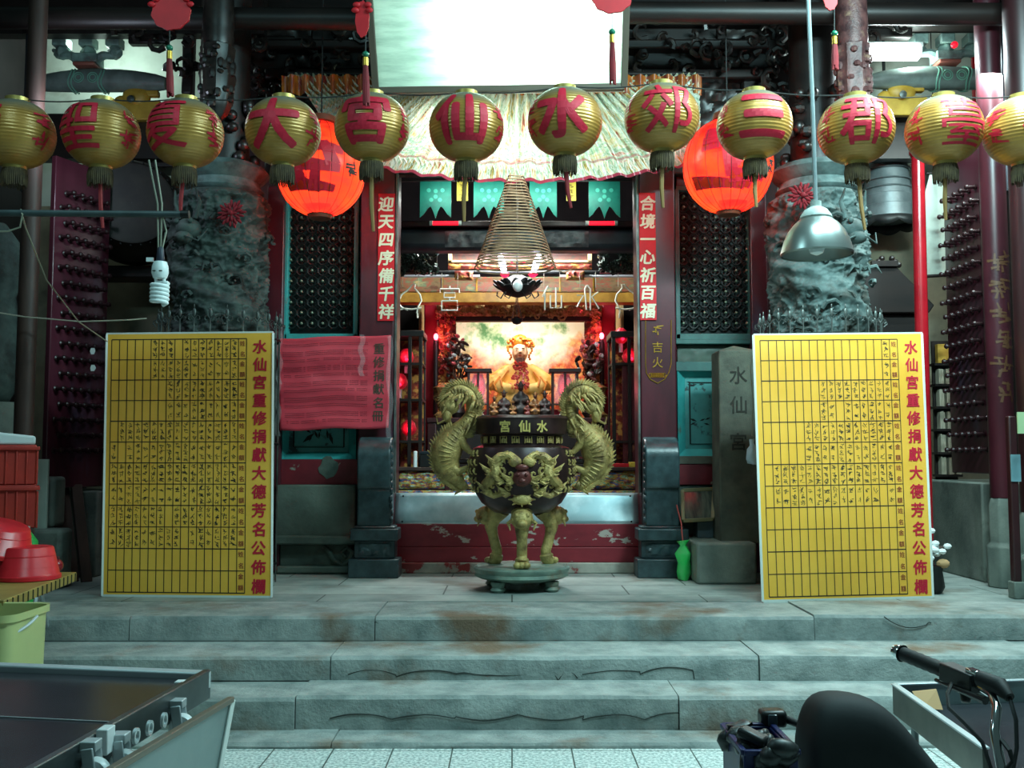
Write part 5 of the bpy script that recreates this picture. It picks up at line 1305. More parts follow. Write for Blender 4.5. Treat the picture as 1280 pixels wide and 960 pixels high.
for ch, px in (('宮', -20), ('仙', 3), ('水', 24)):
    q = asin(px / 58); o = Vector(on(q, 534.5, 58.6)); write(w, ch, o, (cos(q), sin(q), 0), (0, 0, 1), .09, .03)
w.build('rim_lettering', M('gilt_bright', (226, 204, 120), rough=.35, metal=.3), t, smooth=False)
# handles: rearing dragons
def handle(s):
    hb = MB(); pts = [(68, 604), (74, 607), (80, 600), (89, 588), (94, 573), (90, 557), (80, 543), (70, 531), (62, 518), (61, 504), (66, 494), (76, 489), (86, 492), (91, 501), (89, 510)]
    P = []
    for i in range(len(pts) - 1):
        p0 = pts[max(0, i - 1)]; p1 = pts[i]; p2 = pts[i + 1]; p3 = pts[min(len(pts) - 1, i + 2)]
        for m in range(6):
            u = m / 6; f = lambda a, b, c, d: .5 * (2 * b + (c - a) * u + (2 * a - 5 * b + 4 * c - d) * u * u + (-a + 3 * b - 3 * c + d) * u ** 3)
            P.append(Vector((CX + s * f(p0[0], p1[0], p2[0], p3[0]) * k, YB_ - .04, zz(f(p0[1], p1[1], p2[1], p3[1])))))
    n = len(P); R = [.03 + .085 * math.exp(-((i / n - .32) / .17) ** 2) + .028 * math.exp(-((i / n - .75) / .2) ** 2) for i in range(n)]
    hb.tube(P, R, 12); o = hb.build('dragon_handle', 'bronze_gold', t)
    sp = MB(); r = random.Random(5)
    for i in range(4, n - 1):
        d = (P[i + 1] - P[i - 1]).normalized(); out = Vector((d.z, 0, -d.x)) * (1 if s < 0 else -1); out = -out if False else out
        if out.x * s < 0 and i < n * .45: out = -out
        for yy in (-.035, .0, .035):
            a = P[i] + out * R[i] * .85 + Vector((0, yy * .8, 0)); sp.tube([a, a + out * .02 + d * .015, a + out * r.uniform(.03, .05) + d * .035], [.014, .009, .002], 5)
    sp.build('spine_fin', 'bronze_gold', o)
    hd = MB(); hp = P[-1]; hd.ball(hp + Vector((-s * .0, -.02, .0)), (.075, .06, .06), 14); hd.ball(hp + Vector((s * .02, -.03, -.06)), (.04, .045, .06), 12)
    for yy in (-.05, .04):
        hd.tube([hp + Vector((0, yy, .04)), hp + Vector((-s * .05, yy, .1)), hp + Vector((-s * .03, yy, .15))], [.016, .012, .003], 6); hd.ball(hp + Vector((s * .04, yy - .01, .01)), .016, 8)
        hd.tube([hp + Vector((s * .03, yy, -.1)), hp + Vector((s * .09, yy, -.13)), hp + Vector((s * .1, yy, -.07))], [.007, .006, .002], 5)
    hd.build('dragon_head', 'bronze_gold', o)
    mn = MB(); r = random.Random(11)                 # mane and flame tufts, belly bands
    for i in range(30):
        a = P[r.randint(int(n * .35), int(n * .95))]; q = r.uniform(-2.6, -.4); d = Vector((cos(q) * .06, -.05, sin(q) * .03)); mn.tube([a + d, a + d * 1.5 + Vector((s * .02, 0, -.02)), a + d * 1.7 + Vector((s * .045, .01, -.06))], [.013, .011, .002], 5)
    for i in range(3, n - 6):
        if i % 2: a = P[i]; t_ = (P[i + 1] - P[i - 1]).normalized(); o2 = t_.cross(Vector((0, 1, 0))); mn.tube([a + o2 * R[i] * .75 * cos(q) + Vector((0, -R[i] * 1.02 * abs(sin(q)) , 0)) for q in (.5, .9, 1.3, 1.7, 2.1, 2.6)], .007, 4)
    mn.build('mane', 'bronze_gold', o)
    for (x1, y1), (x2, y2), (x3, y3) in (((92, 580), (78, 590), (66, 584)), ((80, 545), (72, 556), (63, 566))):
        lg = MB(); q = [Vector((CX + s * a * k, YB_ - .08, zz(b))) for a, b in ((x1, y1), (x2, y2), (x3, y3))]; lg.tube(q, [.055, .034, .02], 10)
        for c in range(3): lg.tube([q[2], q[2] + Vector((-s * .025, -.02 + .02 * c, .02 * (c - 1))), q[2] + Vector((-s * .04, -.02 + .02 * c, -.02 + .02 * (c - 1)))], [.014, .011, .003], 5)
        lg.build('dragon_leg', 'bronze_gold', o)
    br_ = MB(); br_.cyl((CX + s * 60 * k, YB_ - .02, zz(577)), (CX + s * 82 * k, YB_ - .03, zz(577)), .022, n=10); br_.cyl((CX + s * 56 * k, YB_ - .02, zz(535)), (CX + s * 70 * k, YB_ - .03, zz(534)), .02, n=10); br_.build('bracket', 'bronze_dark', o)
handle(-1); handle(1)
# legs: lion-masked cabrioles
YTF = YB_ - .34
def zf(y): return Z(y, YTF)
TZ = zf(713)
for q, nm in ((-pi / 2, 'f'), (pi / 6, 'r'), (5 * pi / 6, 'l')):
    d = Vector((cos(q), sin(q), 0)); c0 = Vector((CX, YB_, 0))
    f = [(.19, 636), (.255, 648), (.27, 660), (.245, 676), (.215, 690), (.225, 699), (.265, 706)]
    P = []
    for (r1, y1), (r2, y2) in zip(f, f[1:]):
        for m in range(5): u = m / 5; P.append(c0 + d * (r1 + (r2 - r1) * u) + Vector((0, 0, max(TZ + .03, zz(y1 + (y2 - y1) * u)))))
    R = [.085 - .045 * min(1, i / 13) + (.012 if i > 22 else 0) for i in range(len(P))]
    lg = MB(); lg.tube(P, R, 14); o = lg.build('leg', 'bronze_gold', t)
    ms = MB(); a = P[4] + d * .07; ms.ball(a, (.085, .085, .075), 14); ms.ball(a + d * .07 - Vector((0, 0, .03)), (.04, .04, .03), 10)
    sd = Vector((-d.y, d.x, 0))
    for s in (-1, 1):
        ms.ball(a + d * .06 + sd * s * .04 + Vector((0, 0, .03)), .018, 8); ms.tube([a + sd * s * .06 + d * .04, a + sd * s * .1 + Vector((0, 0, -.03)), a + sd * s * .085 + d * .03 + Vector((0, 0, -.08))], [.02, .016, .004], 6)
    ms.build('lion_mask', 'bronze_gold', o)
    ft = MB(); b = P[-1]
    for s in (-1, 0, 1): ft.ball(Vector((b.x, b.y, TZ + .028)) + sd * s * .035 + d * .02, (.03, .03, .026), 8)
    ft.build('paw', 'bronze_gold', o)
# round tray base with little feet
rt = 59 * k
MB().lathe([(rt * .45, zf(733)), (rt * .7, zf(731)), (rt * .9, zf(728)), (rt * .99, zf(725)), (rt * .97, zf(721)), (rt, zf(717)), (rt, zf(715)), (rt * .95, TZ), (rt * .9, TZ - .01), (rt * .8, TZ)], 56, (CX, YB_, 0)).build('tray', 'bronze_green', t)
MB().lathe([(rt * .34, PZ), (rt * .37, PZ + .04), (rt * .55, zf(731))], 40, (CX, YB_, 0)).build('pedestal', 'stone', t)
for i in range(4):
    q = pi / 4 + i * pi / 2 + .12; p = Vector((CX + rt * .78 * cos(q), YB_ + rt * .78 * sin(q), PZ)); f = MB(); hf = zf(730) - PZ; f.lathe([(.04, 0), (.06, hf * .25), (.045, hf * .5), (.055, hf * .8), (.05, hf)], 12, p); f.build('foot', 'bronze_green', t)
# ================================================================== HALL INSIDE THE DOOR
M('pennant_green', (26, 150, 128), (18, 118, 104), rough=.5, scale=6)
M('pennant_dot', (70, 196, 170), rough=.5)
M('tab_yellow', (196, 176, 60), rough=.6)
a, b = at(480, 226, 9.12), at(815, 226, 9.12); t = thing('pennant_rod', 'dark rod under the valance that carries the green pennants', 'rod', (a + b) / 2); MB().cyl(a, b, .012, n=8).build('rod', 'dark_wood', t)
def pennant(x0, x1, lab):
    Y = 9.1; t = thing('green_pennant', lab, 'pennant', at((x0 + x1) / 2, 250, Y), 'green pennants'); k = Y / F
    xa, xb = at(x0, 250, Y).x, at(x1, 250, Y).x; W = xb - xa; zt = Z(227, Y); zm = Z(259, Y); zb = Z(272, Y)
    pol = [(xa, zt), (xb, zt), (xb, zb), (xb - W * .12, Z(268, Y)), (xb - W * .26, zm - .01), (xb - W * .34, Z(258, Y)), (xb - W * .42, Z(264, Y)), (xa + W * .5, Z(273, Y)), (xa + W * .42, Z(264, Y)), (xa + W * .34, Z(258, Y)), (xa + W * .26, zm - .01), (xa + W * .12, Z(268, Y)), (xa, zb)]
    MB().prism(pol, Y - .004, Y + .004).build('cloth', 'pennant_green', t, smooth=False)
    d = MB()
    for u, y in ((.28, 238), (.5, 239), (.72, 238), (.5, 246), (.36, 250), (.64, 250)):
        x = xa + W * u; z = Z(y, Y); d.prism([(x + .02 * cos(q), z + .02 * sin(q)) for q in [2 * pi * j / 10 for j in range(10)]], Y - .007, Y - .004)
    d.build('embroidered_dot', 'pennant_dot', t, smooth=False)
pennant(525, 564, 'green three-pointed pennant nearest the left door post')
pennant(592, 630, 'green three-pointed pennant overlapped by the left side of the incense coil')
pennant(662, 696, 'green three-pointed pennant overlapped by the right side of the incense coil')
pennant(736, 775, 'green three-pointed pennant nearest the right door post')
def tab(x0, x1, lab):
    t = thing('yellow_tab', lab, 'pennant', at((x0 + x1) / 2, 240, 9.1)); pbox(MB(), x0, 227, x1, 251, 9.092, 9.1).build('cloth', 'tab_yellow', t, smooth=False)
    w = MB(); o_ = at((x0 + x1) / 2, 239, 9.088)
    for q in range(3): scrawl(w, lambda x, y: (o_.x + x, 9.088, o_.z + .05 - .05 * q + y), .045, q + 5, .12, 6)
    w.build('lettering', 'notice_dark' if 'notice_dark' in MATS else M('notice_dark', (120, 100, 30), rough=.7), t, smooth=False)
tab(571, 585, 'yellow cloth tab hanging between the two left green pennants'); tab(708, 720, 'yellow cloth tab hanging between the two right green pennants')
# beams across the hall
def beam(x0, x1, y0, y1, Y, d, mat, lab, nm='hall_beam', bev=.02):
    t = thing(nm, lab, 'beam', at((x0 + x1) / 2, y1, Y)); pbox(MB(), x0, y0, x1, y1, Y, Y + d).build('timber', mat, t, bevel=bev); return t
t = beam(440, 860, 284, 312, 9.5, .25, 'blue_beam', 'dark blue-grey beam across the hall behind the incense coil', bev=.06)
mb = MB(); a, b = at(556, 308, 9.46), at(736, 288, 9.46); relief(mb, a.x, a.z, b.x, b.z, 9.49, .05, 9, .015, 4.4, back=.01); mb.build('carved_centre', 'carved_grey' if 'carved_grey' in MATS else M('carved_grey', (112, 118, 122), (70, 76, 82), rough=.6, scale=12), t)
t = beam(440, 860, 276, 283, 9.45, .12, 'maroon_dark', 'thin dark red rail above the blue-grey hall beam', 'hall_rail', .01)
M('red_glow', (255, 40, 60), emit=(255, 20, 40), es=2.2)
for x0, x1, lab in ((541, 573, 'red glowing tube on the hall rail, left of the incense coil'), (736, 768, 'red glowing tube on the hall rail, right of the incense coil')):
    a, b = at(x0, 279, 9.42), at(x1, 279, 9.42); t = thing('red_tube_lamp', lab, 'lamp', (a + b) / 2, 'red tubes on the hall rail'); MB().cyl(a, b, .02, n=10).build('tube', 'red_glow', t)
    e = MB(); e.cyl(a - Vector((.03, 0, 0)), a, .024, n=10); e.cyl(b, b + Vector((.03, 0, 0)), .024, n=10); e.build('end_cap', 'white_paint', t)
# plaque and corner carvings above the shrine
M('cream', (206, 180, 130), rough=.5); M('plaque_dark', (70, 66, 58), (110, 60, 50), rough=.5, scale=20)
t = thing('painted_plaque', 'wide painted plaque with cream border over the shrine, behind the incense coil', 'plaque', at(648, 336, 10.6)); pbox(MB(), 562, 314, 738, 334, 10.6, 10.65).build('board', 'plaque_dark', t, smooth=False)
f = MB(); pbox(f, 560, 312, 740, 315.5, 10.57, 10.65); pbox(f, 560, 325, 740, 328, 10.57, 10.65); pbox(f, 560, 312, 565, 328, 10.57, 10.65); pbox(f, 735, 312, 740, 328, 10.57, 10.65); f.build('border', 'cream', t, bevel=.004)
mb = MB(); a, b = at(560, 336, 10.58), at(740, 329, 10.58); relief(mb, a.x, a.z, b.x, b.z, 10.59, .04, 12, .015, 1.1, back=.05); mb.build('carved_edge', M('carved_red', (176, 74, 60), (110, 50, 40), (206, 160, 80), rough=.45, scale=16, s3=14, lo3=.5, hi3=.6), t)
for x0, x1, lab in ((494, 546, 'dark green openwork carving at the upper left inside the doorway'), (750, 800, 'dark green openwork carving at the upper right inside the doorway')):
    a, b = at(x0, 342, 9.9), at(x1, 313, 9.9); t = thing('openwork_carving', lab, 'carving', (a + b) / 2); mb = MB(); r = random.Random(x0)
    for i in range(60):
        x, z = r.uniform(a.x, b.x), r.uniform(a.z, b.z); w = r.uniform(.02, .05); q0 = r.uniform(0, 6); mb.tube([(x + w * (1 - m / 9) * cos(q0 + m * .8), 9.9 - .006 * m + r.uniform(-.03, .03), z + w * (1 - m / 9) * sin(q0 + m * .8)) for m in range(7)], [.014 - .0015 * m for m in range(7)], 5)
    mb.build('leafwork', M('leaf_dark', (50, 78, 66), (24, 34, 30), (120, 96, 50), rough=.4, scale=10, s3=12) if 'leaf_dark' not in MATS else 'leaf_dark', t); pbox(MB(), x0, 314, x1, 341, 9.96, 10.0).build('backing', 'dark_wood', t, smooth=False)
t = thing('hall_rod', 'thin black rod crossing the hall just above the painted beam', 'rod', at(648, 341, 10.2)); a, b = at(470, 341, 10.2), at(830, 341, 10.2); MB().cyl(a, b, .025, n=10).build('rod', 'black_plastic', t)
mb = MB(); a, b = at(505, 345, 10.2), at(600, 345, 10.2); mb.cyl(a, b, .016, n=8); a, b = at(700, 345, 10.2), at(795, 345, 10.2); mb.cyl(a, b, .016, n=8); mb.build('white_tube', 'lamp_white', t)
for x0, x1, lab in ((568, 591, 'small red carved block on the black rod, left of the candle lamp'), (708, 731, 'small red carved block on the black rod, right of the candle lamp')):
    a, b = at(x0, 349, 10.1), at(x1, 338, 10.1); mb = MB(); relief(mb, a.x, a.z, b.x, b.z, 10.12, .03, 16, .01, x0, back=.05); t = thing('carved_block', lab, 'carving', (a + b) / 2); mb.build('block', 'carved_red', t)
def m_frieze(nm, cols, sc):
    m, nt, b, out = nodes(nm); v = coord(nt, 'Object', (1, 1, 3)); r = ramp(nt, cols); nt.links.new(nz(nt, v, sc, 4), r.inputs[0]); nt.links.new(r.outputs[0], b.inputs['Base Color']); b.inputs['Roughness'].default_value = .5
m_frieze('frieze_green', [(.35, (98, 60, 40)), (.45, (120, 104, 70)), (.52, (150, 70, 50)), (.6, (92, 120, 88)), (.7, (176, 150, 96))], 5)
t = beam(470, 826, 346, 365, 10.9, .2, 'frieze_green', 'brown and green painted beam over the shrine', 'painted_frieze_beam', .006)
f = MB()
for x in (553, 596, 700, 742): pbox(f, x - 1, 346, x + 1, 365, 10.885, 10.9)
f.build('panel_divider', 'gold', t, smooth=False)
t = beam(470, 826, 365.5, 378, 10.85, .2, M('ochre_paint', (196, 152, 60), (160, 116, 40), rough=.45, scale=8), 'ochre yellow beam just above the gilt shrine lintel', 'ochre_beam', .006)
# shrine: gilt carved lintel, side carvings, red posts
M('gilt_carved', (236, 204, 130), (160, 104, 64), (246, 236, 196), rough=.4, metal=.1, scale=18, s3=14)
t = thing('altar_shrine', 'gilt carved front of the altar shrine framing the deity', 'shrine', at(648, 500, 11.4))
a, b = at(546, 397, 11.4), at(752, 378, 11.4); mb = MB(); r = random.Random(8); relief(mb, a.x, a.z, b.x, b.z, 11.4, .05, 9, .014, 2.2, back=.08)
for i in range(90):
    x, z = r.uniform(a.x, b.x), r.uniform(a.z, b.z); w = r.uniform(.02, .06); q0 = r.uniform(0, 6); mb.tube([(x + w * (1 - m / 9) * cos(q0 + m * .8), 11.36 - .004 * m, z + w * (1 - m / 9) * sin(q0 + m * .8)) for m in range(7)], [.015 - .0015 * m for m in range(7)], 5)
mb.build('carved_lintel', 'gilt_carved', t)
for x0, x1 in ((547, 570), (731, 752)):
    a, b = at(x0, 478, 11.4), at(x1, 396, 11.4); mb = MB(); relief(mb, a.x, a.z, b.x, b.z, 11.4, .05, 9, .014, x0 * .1, back=.08)
    for i in range(50):
        x, z = r.uniform(a.x, b.x), r.uniform(a.z, b.z); w = r.uniform(.02, .05); q0 = r.uniform(0, 6); mb.tube([(x + w * (1 - m / 9) * cos(q0 + m * .8), 11.36 - .004 * m, z + w * (1 - m / 9) * sin(q0 + m * .8)) for m in range(7)], [.014 - .0015 * m for m in range(7)], 5)
    mb.build('carved_jamb', M('gilt_red', (176, 70, 50), (90, 30, 30), (216, 160, 80), rough=.4, metal=.2, scale=16, s3=13, lo3=.5, hi3=.6) if 'gilt_red' not in MATS else 'gilt_red', t)
a, b = at(546, 402, 11.42), at(752, 396, 11.42); MB().box((a.x, 11.38, a.z), (b.x, 11.5, b.z)).build('lintel_rail', 'maroon_dark', t, bevel=.01)
for x0, x1, lab in ((530, 547, 'red lacquered post left of the altar shrine'), (752, 770, 'red lacquered post right of the altar shrine')):
    a, b = at(x0, 400, 11.5), at(x1, 400, 11.5); t = thing('shrine_post', lab, 'post', ((a.x + b.x) / 2, 11.5, PZ)); MB().box((a.x, 11.5, PZ), (b.x, 11.7, Z(374, 11.5))).build('post', M('lacquer_red', (150, 26, 44), (120, 16, 34), rough=.3) if 'lacquer_red' not in MATS else 'lacquer_red', t, bevel=.02)
    MB().box((a.x - .03, 11.47, PZ), (b.x + .03, 11.73, PZ + .25)).build('foot', 'stone_blue', t, bevel=.01)
# shrine niche with painted mural
def m_mural():
    m, nt, b, out = nodes('mural_paint'); v = coord(nt)
    r = ramp(nt, [(.38, (80, 140, 84)), (.44, (190, 214, 170)), (.49, (250, 244, 226)), (.6, (250, 240, 214)), (.68, (240, 196, 130))]); nt.links.new(nz(nt, v, 2.3, 5, .6), r.inputs[0])
    g = ramp(nt, [(.36, (250, 190, 110)), (.46, (232, 120, 60)), (.54, (196, 64, 40)), (.62, (240, 170, 90)), (.7, (120, 140, 80))]); nt.links.new(nz(nt, v, 5, 6, .65), g.inputs[0])
    sx = nt.nodes.new('ShaderNodeSeparateXYZ'); nt.links.new(v, sx.inputs[0])
    ab = nt.nodes.new('ShaderNodeMath'); ab.operation = 'ABSOLUTE'; nt.links.new(sx.outputs[0], ab.inputs[0])
    ma = nt.nodes.new('ShaderNodeMath'); ma.operation = 'MULTIPLY_ADD'; nt.links.new(ab.outputs[0], ma.inputs[0]); ma.inputs[1].default_value = .5
    n2 = nt.nodes.new('ShaderNodeMath'); n2.operation = 'SUBTRACT'; nt.links.new(nz(nt, v, 2, 5), n2.inputs[0]); nt.links.new(sx.outputs[2], n2.inputs[1]); nt.links.new(n2.outputs[0], ma.inputs[2])
    c = mixc(nt, rng(nt, ma.outputs[0], .68, 1.0), r.outputs[0], g.outputs[0]); nt.links.new(c, b.inputs['Base Color']); b.inputs['Roughness'].default_value = .6
m_mural()
YM = 12.9; a, b = at(536, 545, YM), at(764, 372, YM)
t = thing('shrine_niche', 'bright painted mural niche behind the seated deity', 'niche', ((a.x + b.x) / 2, YM, Z(440, YM)))
MB().box((a.x, YM, a.z), (b.x, YM + .03, b.z)).build('mural', 'mural_paint', t, smooth=False)
s = MB(); s.box((a.x - .03, 11.75, a.z), (a.x, YM + .03, b.z)); s.box((b.x, 11.75, a.z), (b.x + .03, YM + .03, b.z)); s.box((a.x - .03, 11.75, b.z), (b.x + .03, YM + .03, b.z + .03)); s.build('niche_side', 'cream', t, smooth=False)
# ---- the seated deity
YD = 12.25; k = YD / F; c = at(650, 500, YD)
t = thing('deity_statue', 'seated deity in yellow robe and beaded crown at the centre of the altar', 'statue', (c.x, YD, Z(512, YD)))
def dz(y): return Z(y, YD)
rb = MB(); rb.loft([(c.x, YD, dz(514), 34 * k, 20 * k), (c.x, YD, dz(500), 33 * k, 20 * k), (c.x, YD + .0, dz(490), 27 * k, 18 * k), (c.x, YD, dz(478), 21 * k, 14 * k), (c.x, YD, dz(466), 17 * k, 11 * k), (c.x, YD, dz(458), 14 * k, 9 * k), (c.x, YD, dz(452), 7 * k, 6 * k)], 24)
for s in (-1, 1):
    rb.tube([(c.x + s * 12 * k, YD, dz(459)), (c.x + s * 22 * k, YD - .04, dz(467)), (c.x + s * 33 * k, YD - .08, dz(477)), (c.x + s * 40 * k, YD - .12, dz(486))], [.06, .075, .09, .06], 12)
    rb.tube([(c.x + s * 33 * k, YD - .1, dz(480)), (c.x + s * 20 * k, YD - .18, dz(488)), (c.x + s * 9 * k, YD - .22, dz(487))], [.075, .08, .06], 12)
    rb.ball((c.x + s * 18 * k, YD - .12, dz(503)), (.14, .14, .1), 14)
rb.build('robe', M('robe_yellow', (255, 224, 140), (250, 190, 80), (232, 120, 50), rough=.5, scale=5, s3=6), t, remesh=.016)
em = MB(); r = random.Random(4)
for s in (-1, 1):
    for i in range(3): em.tube([(c.x + s * (17 + 8 * i) * k, YD - .14 - .03 * i, dz(466 + 6 * i)), (c.x + s * (24 + 8 * i) * k, YD - .2 - .02 * i, dz(476 + 6 * i)), (c.x + s * (22 + 7 * i) * k, YD - .28, dz(486 + 4 * i))], [.012, .016, .01], 6)
em.build('embroidered_trim', M('trim_orange', (226, 140, 50), rough=.5), t)
bd = MB()
for i in range(120):
    u = r.uniform(-1, 1); y = r.uniform(453, 488); w = 7 + 6 * (y - 453) / 35; bd.ball((c.x + u * w * k, YD - .17 - .06 * (y - 453) / 35 - .05 * (1 - u * u), dz(y)), r.uniform(.012, .02), 6)
bd.build('bead_chain', M('bead_orange', (226, 74, 40), (206, 40, 40), rough=.3, scale=20), t)
hd = MB(); hc = Vector((c.x, YD - .03, dz(441))); hd.ball(hc, (10 * k, .11, 13.5 * k), 20); hd.ball(hc + Vector((0, -.02, -.05)), (7 * k, .085, 7 * k), 14)
hd.tube([hc + Vector((0, -.095, .035)), hc + Vector((0, -.118, -.008)), hc + Vector((0, -.1, -.016))], [.01, .018, .01], 8)
for s in (-1, 1): hd.ball(hc + Vector((s * 9 * k, 0, -.005)), (.012, .022, .035), 8); hd.ball(hc + Vector((s * .045, -.075, -.03)), (.03, .025, .03), 8)
hd.cyl(hc - Vector((0, 0, .1)), (c.x, YD, dz(455)), .05, n=10)
hd.build('face', M('face_gilt', (246, 206, 170), (236, 186, 150), rough=.4, scale=5), t, remesh=.009)
ey = MB()
for s in (-1, 1):
    ey.ball(hc + Vector((s * .038, -.097, .02)), (.015, .006, .005), 8); ey.tube([hc + Vector((s * .018, -.1, .036)), hc + Vector((s * .04, -.1, .046)), hc + Vector((s * .062, -.086, .038))], [.003, .005, .003], 5)
ey.build('eyes', 'black_plastic', t)
MB().tube([hc + Vector((-.024, -.094, -.048)), hc + Vector((0, -.104, -.05)), hc + Vector((.024, -.094, -.048))], [.004, .008, .004], 6).build('mouth', 'bead_orange', t)
br = MB()
for i in range(5): x = (i - 2) * .022; br.tube([hc + Vector((x, -.085, -.08)), hc + Vector((x * 1.1, -.11, -.15)), hc + Vector((x * .8, -.12, -.25 + abs(x)))], [.014, .016, .004], 6)
br.build('beard', M('beard_dark', (80, 36, 26), rough=.6), t)
cr_ = MB(); cr_.lathe([(10 * k, 0), (11 * k, .03), (9.5 * k, .09), (7 * k, .13), (2 * k, .15)], 20, (c.x, YD, dz(433)))
for i in range(46):
    q = r.uniform(0, pi); rr_ = r.uniform(8, 17) * k; cr_.ball((c.x + rr_ * cos(q) * 1.05, YD - .06 + r.uniform(-.05, .05), dz(434) + rr_ * sin(q) * .75), r.uniform(.014, .026), 7)
for s in (-1, 1):
    for i in range(7): cr_.ball((c.x + s * (13 + 2 * sin(i)) * k, YD - .06, dz(434 + i * 2.6)), .016, 6)
cr_.build('crown', M('crown_gold', (240, 170, 60), (220, 90, 40), rough=.3, metal=.4, scale=20), t)
th_ = MB(); th_.box((c.x - 50 * k, YD - .1, PZ + .9), (c.x + 50 * k, YD + .5, dz(512))); th_.build('throne', 'lacquer_red', t, bevel=.02)
th_ = MB(); th_.box((c.x - .75, 11.95, PZ), (c.x + .75, YD + .6, PZ + .898)); o = th_.build('altar_platform', 'maroon_dark', bevel=.02); tag(o, 'dark altar platform under the seated deity', 'platform')
# ---- altar table with small statues, lamps and flowers
YA = 11.05; zA = Z(522, YA)
t = thing('altar_table', 'long dark altar table behind the censer carrying the small statues', 'table', at(648, 522, YA))
a, b = at(533, 522, YA), at(768, 522, YA); mb = MB(); mb.box((a.x, YA, zA - .06), (b.x, YA + .42, zA)); mb.build('table_top', 'maroon_dark', t, bevel=.012)
mb = MB(); mb.box((a.x + .05, YA + .05, PZ + .1), (b.x - .05, YA + .38, zA - .06)); mb.build('carcass', 'dark_wood', t, bevel=.01)
for x in (a.x + .06, b.x - .06):
    for y in (YA + .06, YA + .36): MB().box((x - .05, y - .05, PZ), (x + .05, y + .05, zA - .06)).build('leg', 'maroon_dark', t, bevel=.01)
M('statuette_gilt', (150, 108, 56), (60, 44, 34), (200, 160, 90), rough=.4, metal=.4, scale=24, s3=20); M('statuette_dark', (48, 40, 36), (26, 22, 20), rough=.45, scale=20)
M('statuette_red', (120, 40, 30), (70, 30, 24), (190, 130, 60), rough=.4, scale=20, s3=18); M('statuette_face', (70, 48, 38), rough=.4)
def statuette(px, ytop, yb, Y, mat, lab, wide=1):
    q = at(px, yb, Y); h = Z(ytop, Y) - zA; w = h * .24 * wide; t = thing('deity_statuette', lab, 'statuette', (q.x, Y, zA), 'small statues on the altar table')
    mb = MB(); x, z = q.x, zA + h * .1
    mb.loft([(x, Y, z, w, w * .8), (x, Y, z + h * .18, w * .98, w * .8), (x, Y, z + h * .34, w * .66, w * .5), (x, Y, z + h * .52, w * .62, w * .42), (x, Y, z + h * .58, w * .4, w * .3), (x, Y, z + h * .64, w * .2, w * .2)], 14)
    for s in (-1, 1): mb.tube([(x + s * w * .55, Y, z + h * .52), (x + s * w * .85, Y - w * .3, z + h * .36), (x + s * w * .3, Y - w * .75, z + h * .34)], [w * .22, w * .24, w * .18], 8); mb.ball((x + s * w * .55, Y - w * .5, z + h * .14), (w * .4, w * .42, w * .3), 10)
    mb.build('robed_body', mat, t, remesh=h * .03)
    hd = MB(); hd.ball((x, Y - w * .05, z + h * .7), (w * .3, w * .3, w * .36), 12); hd.tube([(x, Y - w * .3, z + h * .72), (x, Y - w * .4, z + h * .69)], [w * .04, w * .07], 6); hd.build('head', 'statuette_face', t)
    cw = MB(); cw.lathe([(w * .34, 0), (w * .36, h * .04), (w * .2, h * .1), (w * .03, h * .16)], 12, (x, Y, z + h * .74))
    for s in (-1, 1): cw.ball((x + s * w * .42, Y, z + h * .8), w * .1, 6)
    cw.build('headdress', mat, t)
    MB().box((x - w * 1.05, Y - w * .9, zA), (x + w * 1.05, Y + w * .85, zA + h * .11)).build('base', 'statuette_dark', t, bevel=h * .02)
for px, yt, mat, lab, w in ((618, 494, 'statuette_gilt', 'small gilt statue at the left end of the altar row', 1), (630, 487, 'statuette_dark', 'small dark statue second from the left in the altar row', 1), (641, 500, 'statuette_gilt', 'low gilt statue just left of the central tall statue', 1), (651, 476, 'statuette_dark', 'tallest dark statue in the middle of the altar row', 1.0), (660, 500, 'statuette_red', 'low reddish statue just right of the central tall statue', 1), (669, 489, 'statuette_gilt', 'small gilt statue second from the right in the altar row', 1), (681, 488, 'statuette_dark', 'small dark statue at the right end of the altar row', 1)):
    statuette(px, yt, 522, 11.16 if px != 651 else 11.34, mat, lab, w)
M('lamp_glass', (220, 180, 180), rough=.1, trans=.85); M('red_lamp', (255, 50, 80), emit=(255, 30, 70), es=3.0)
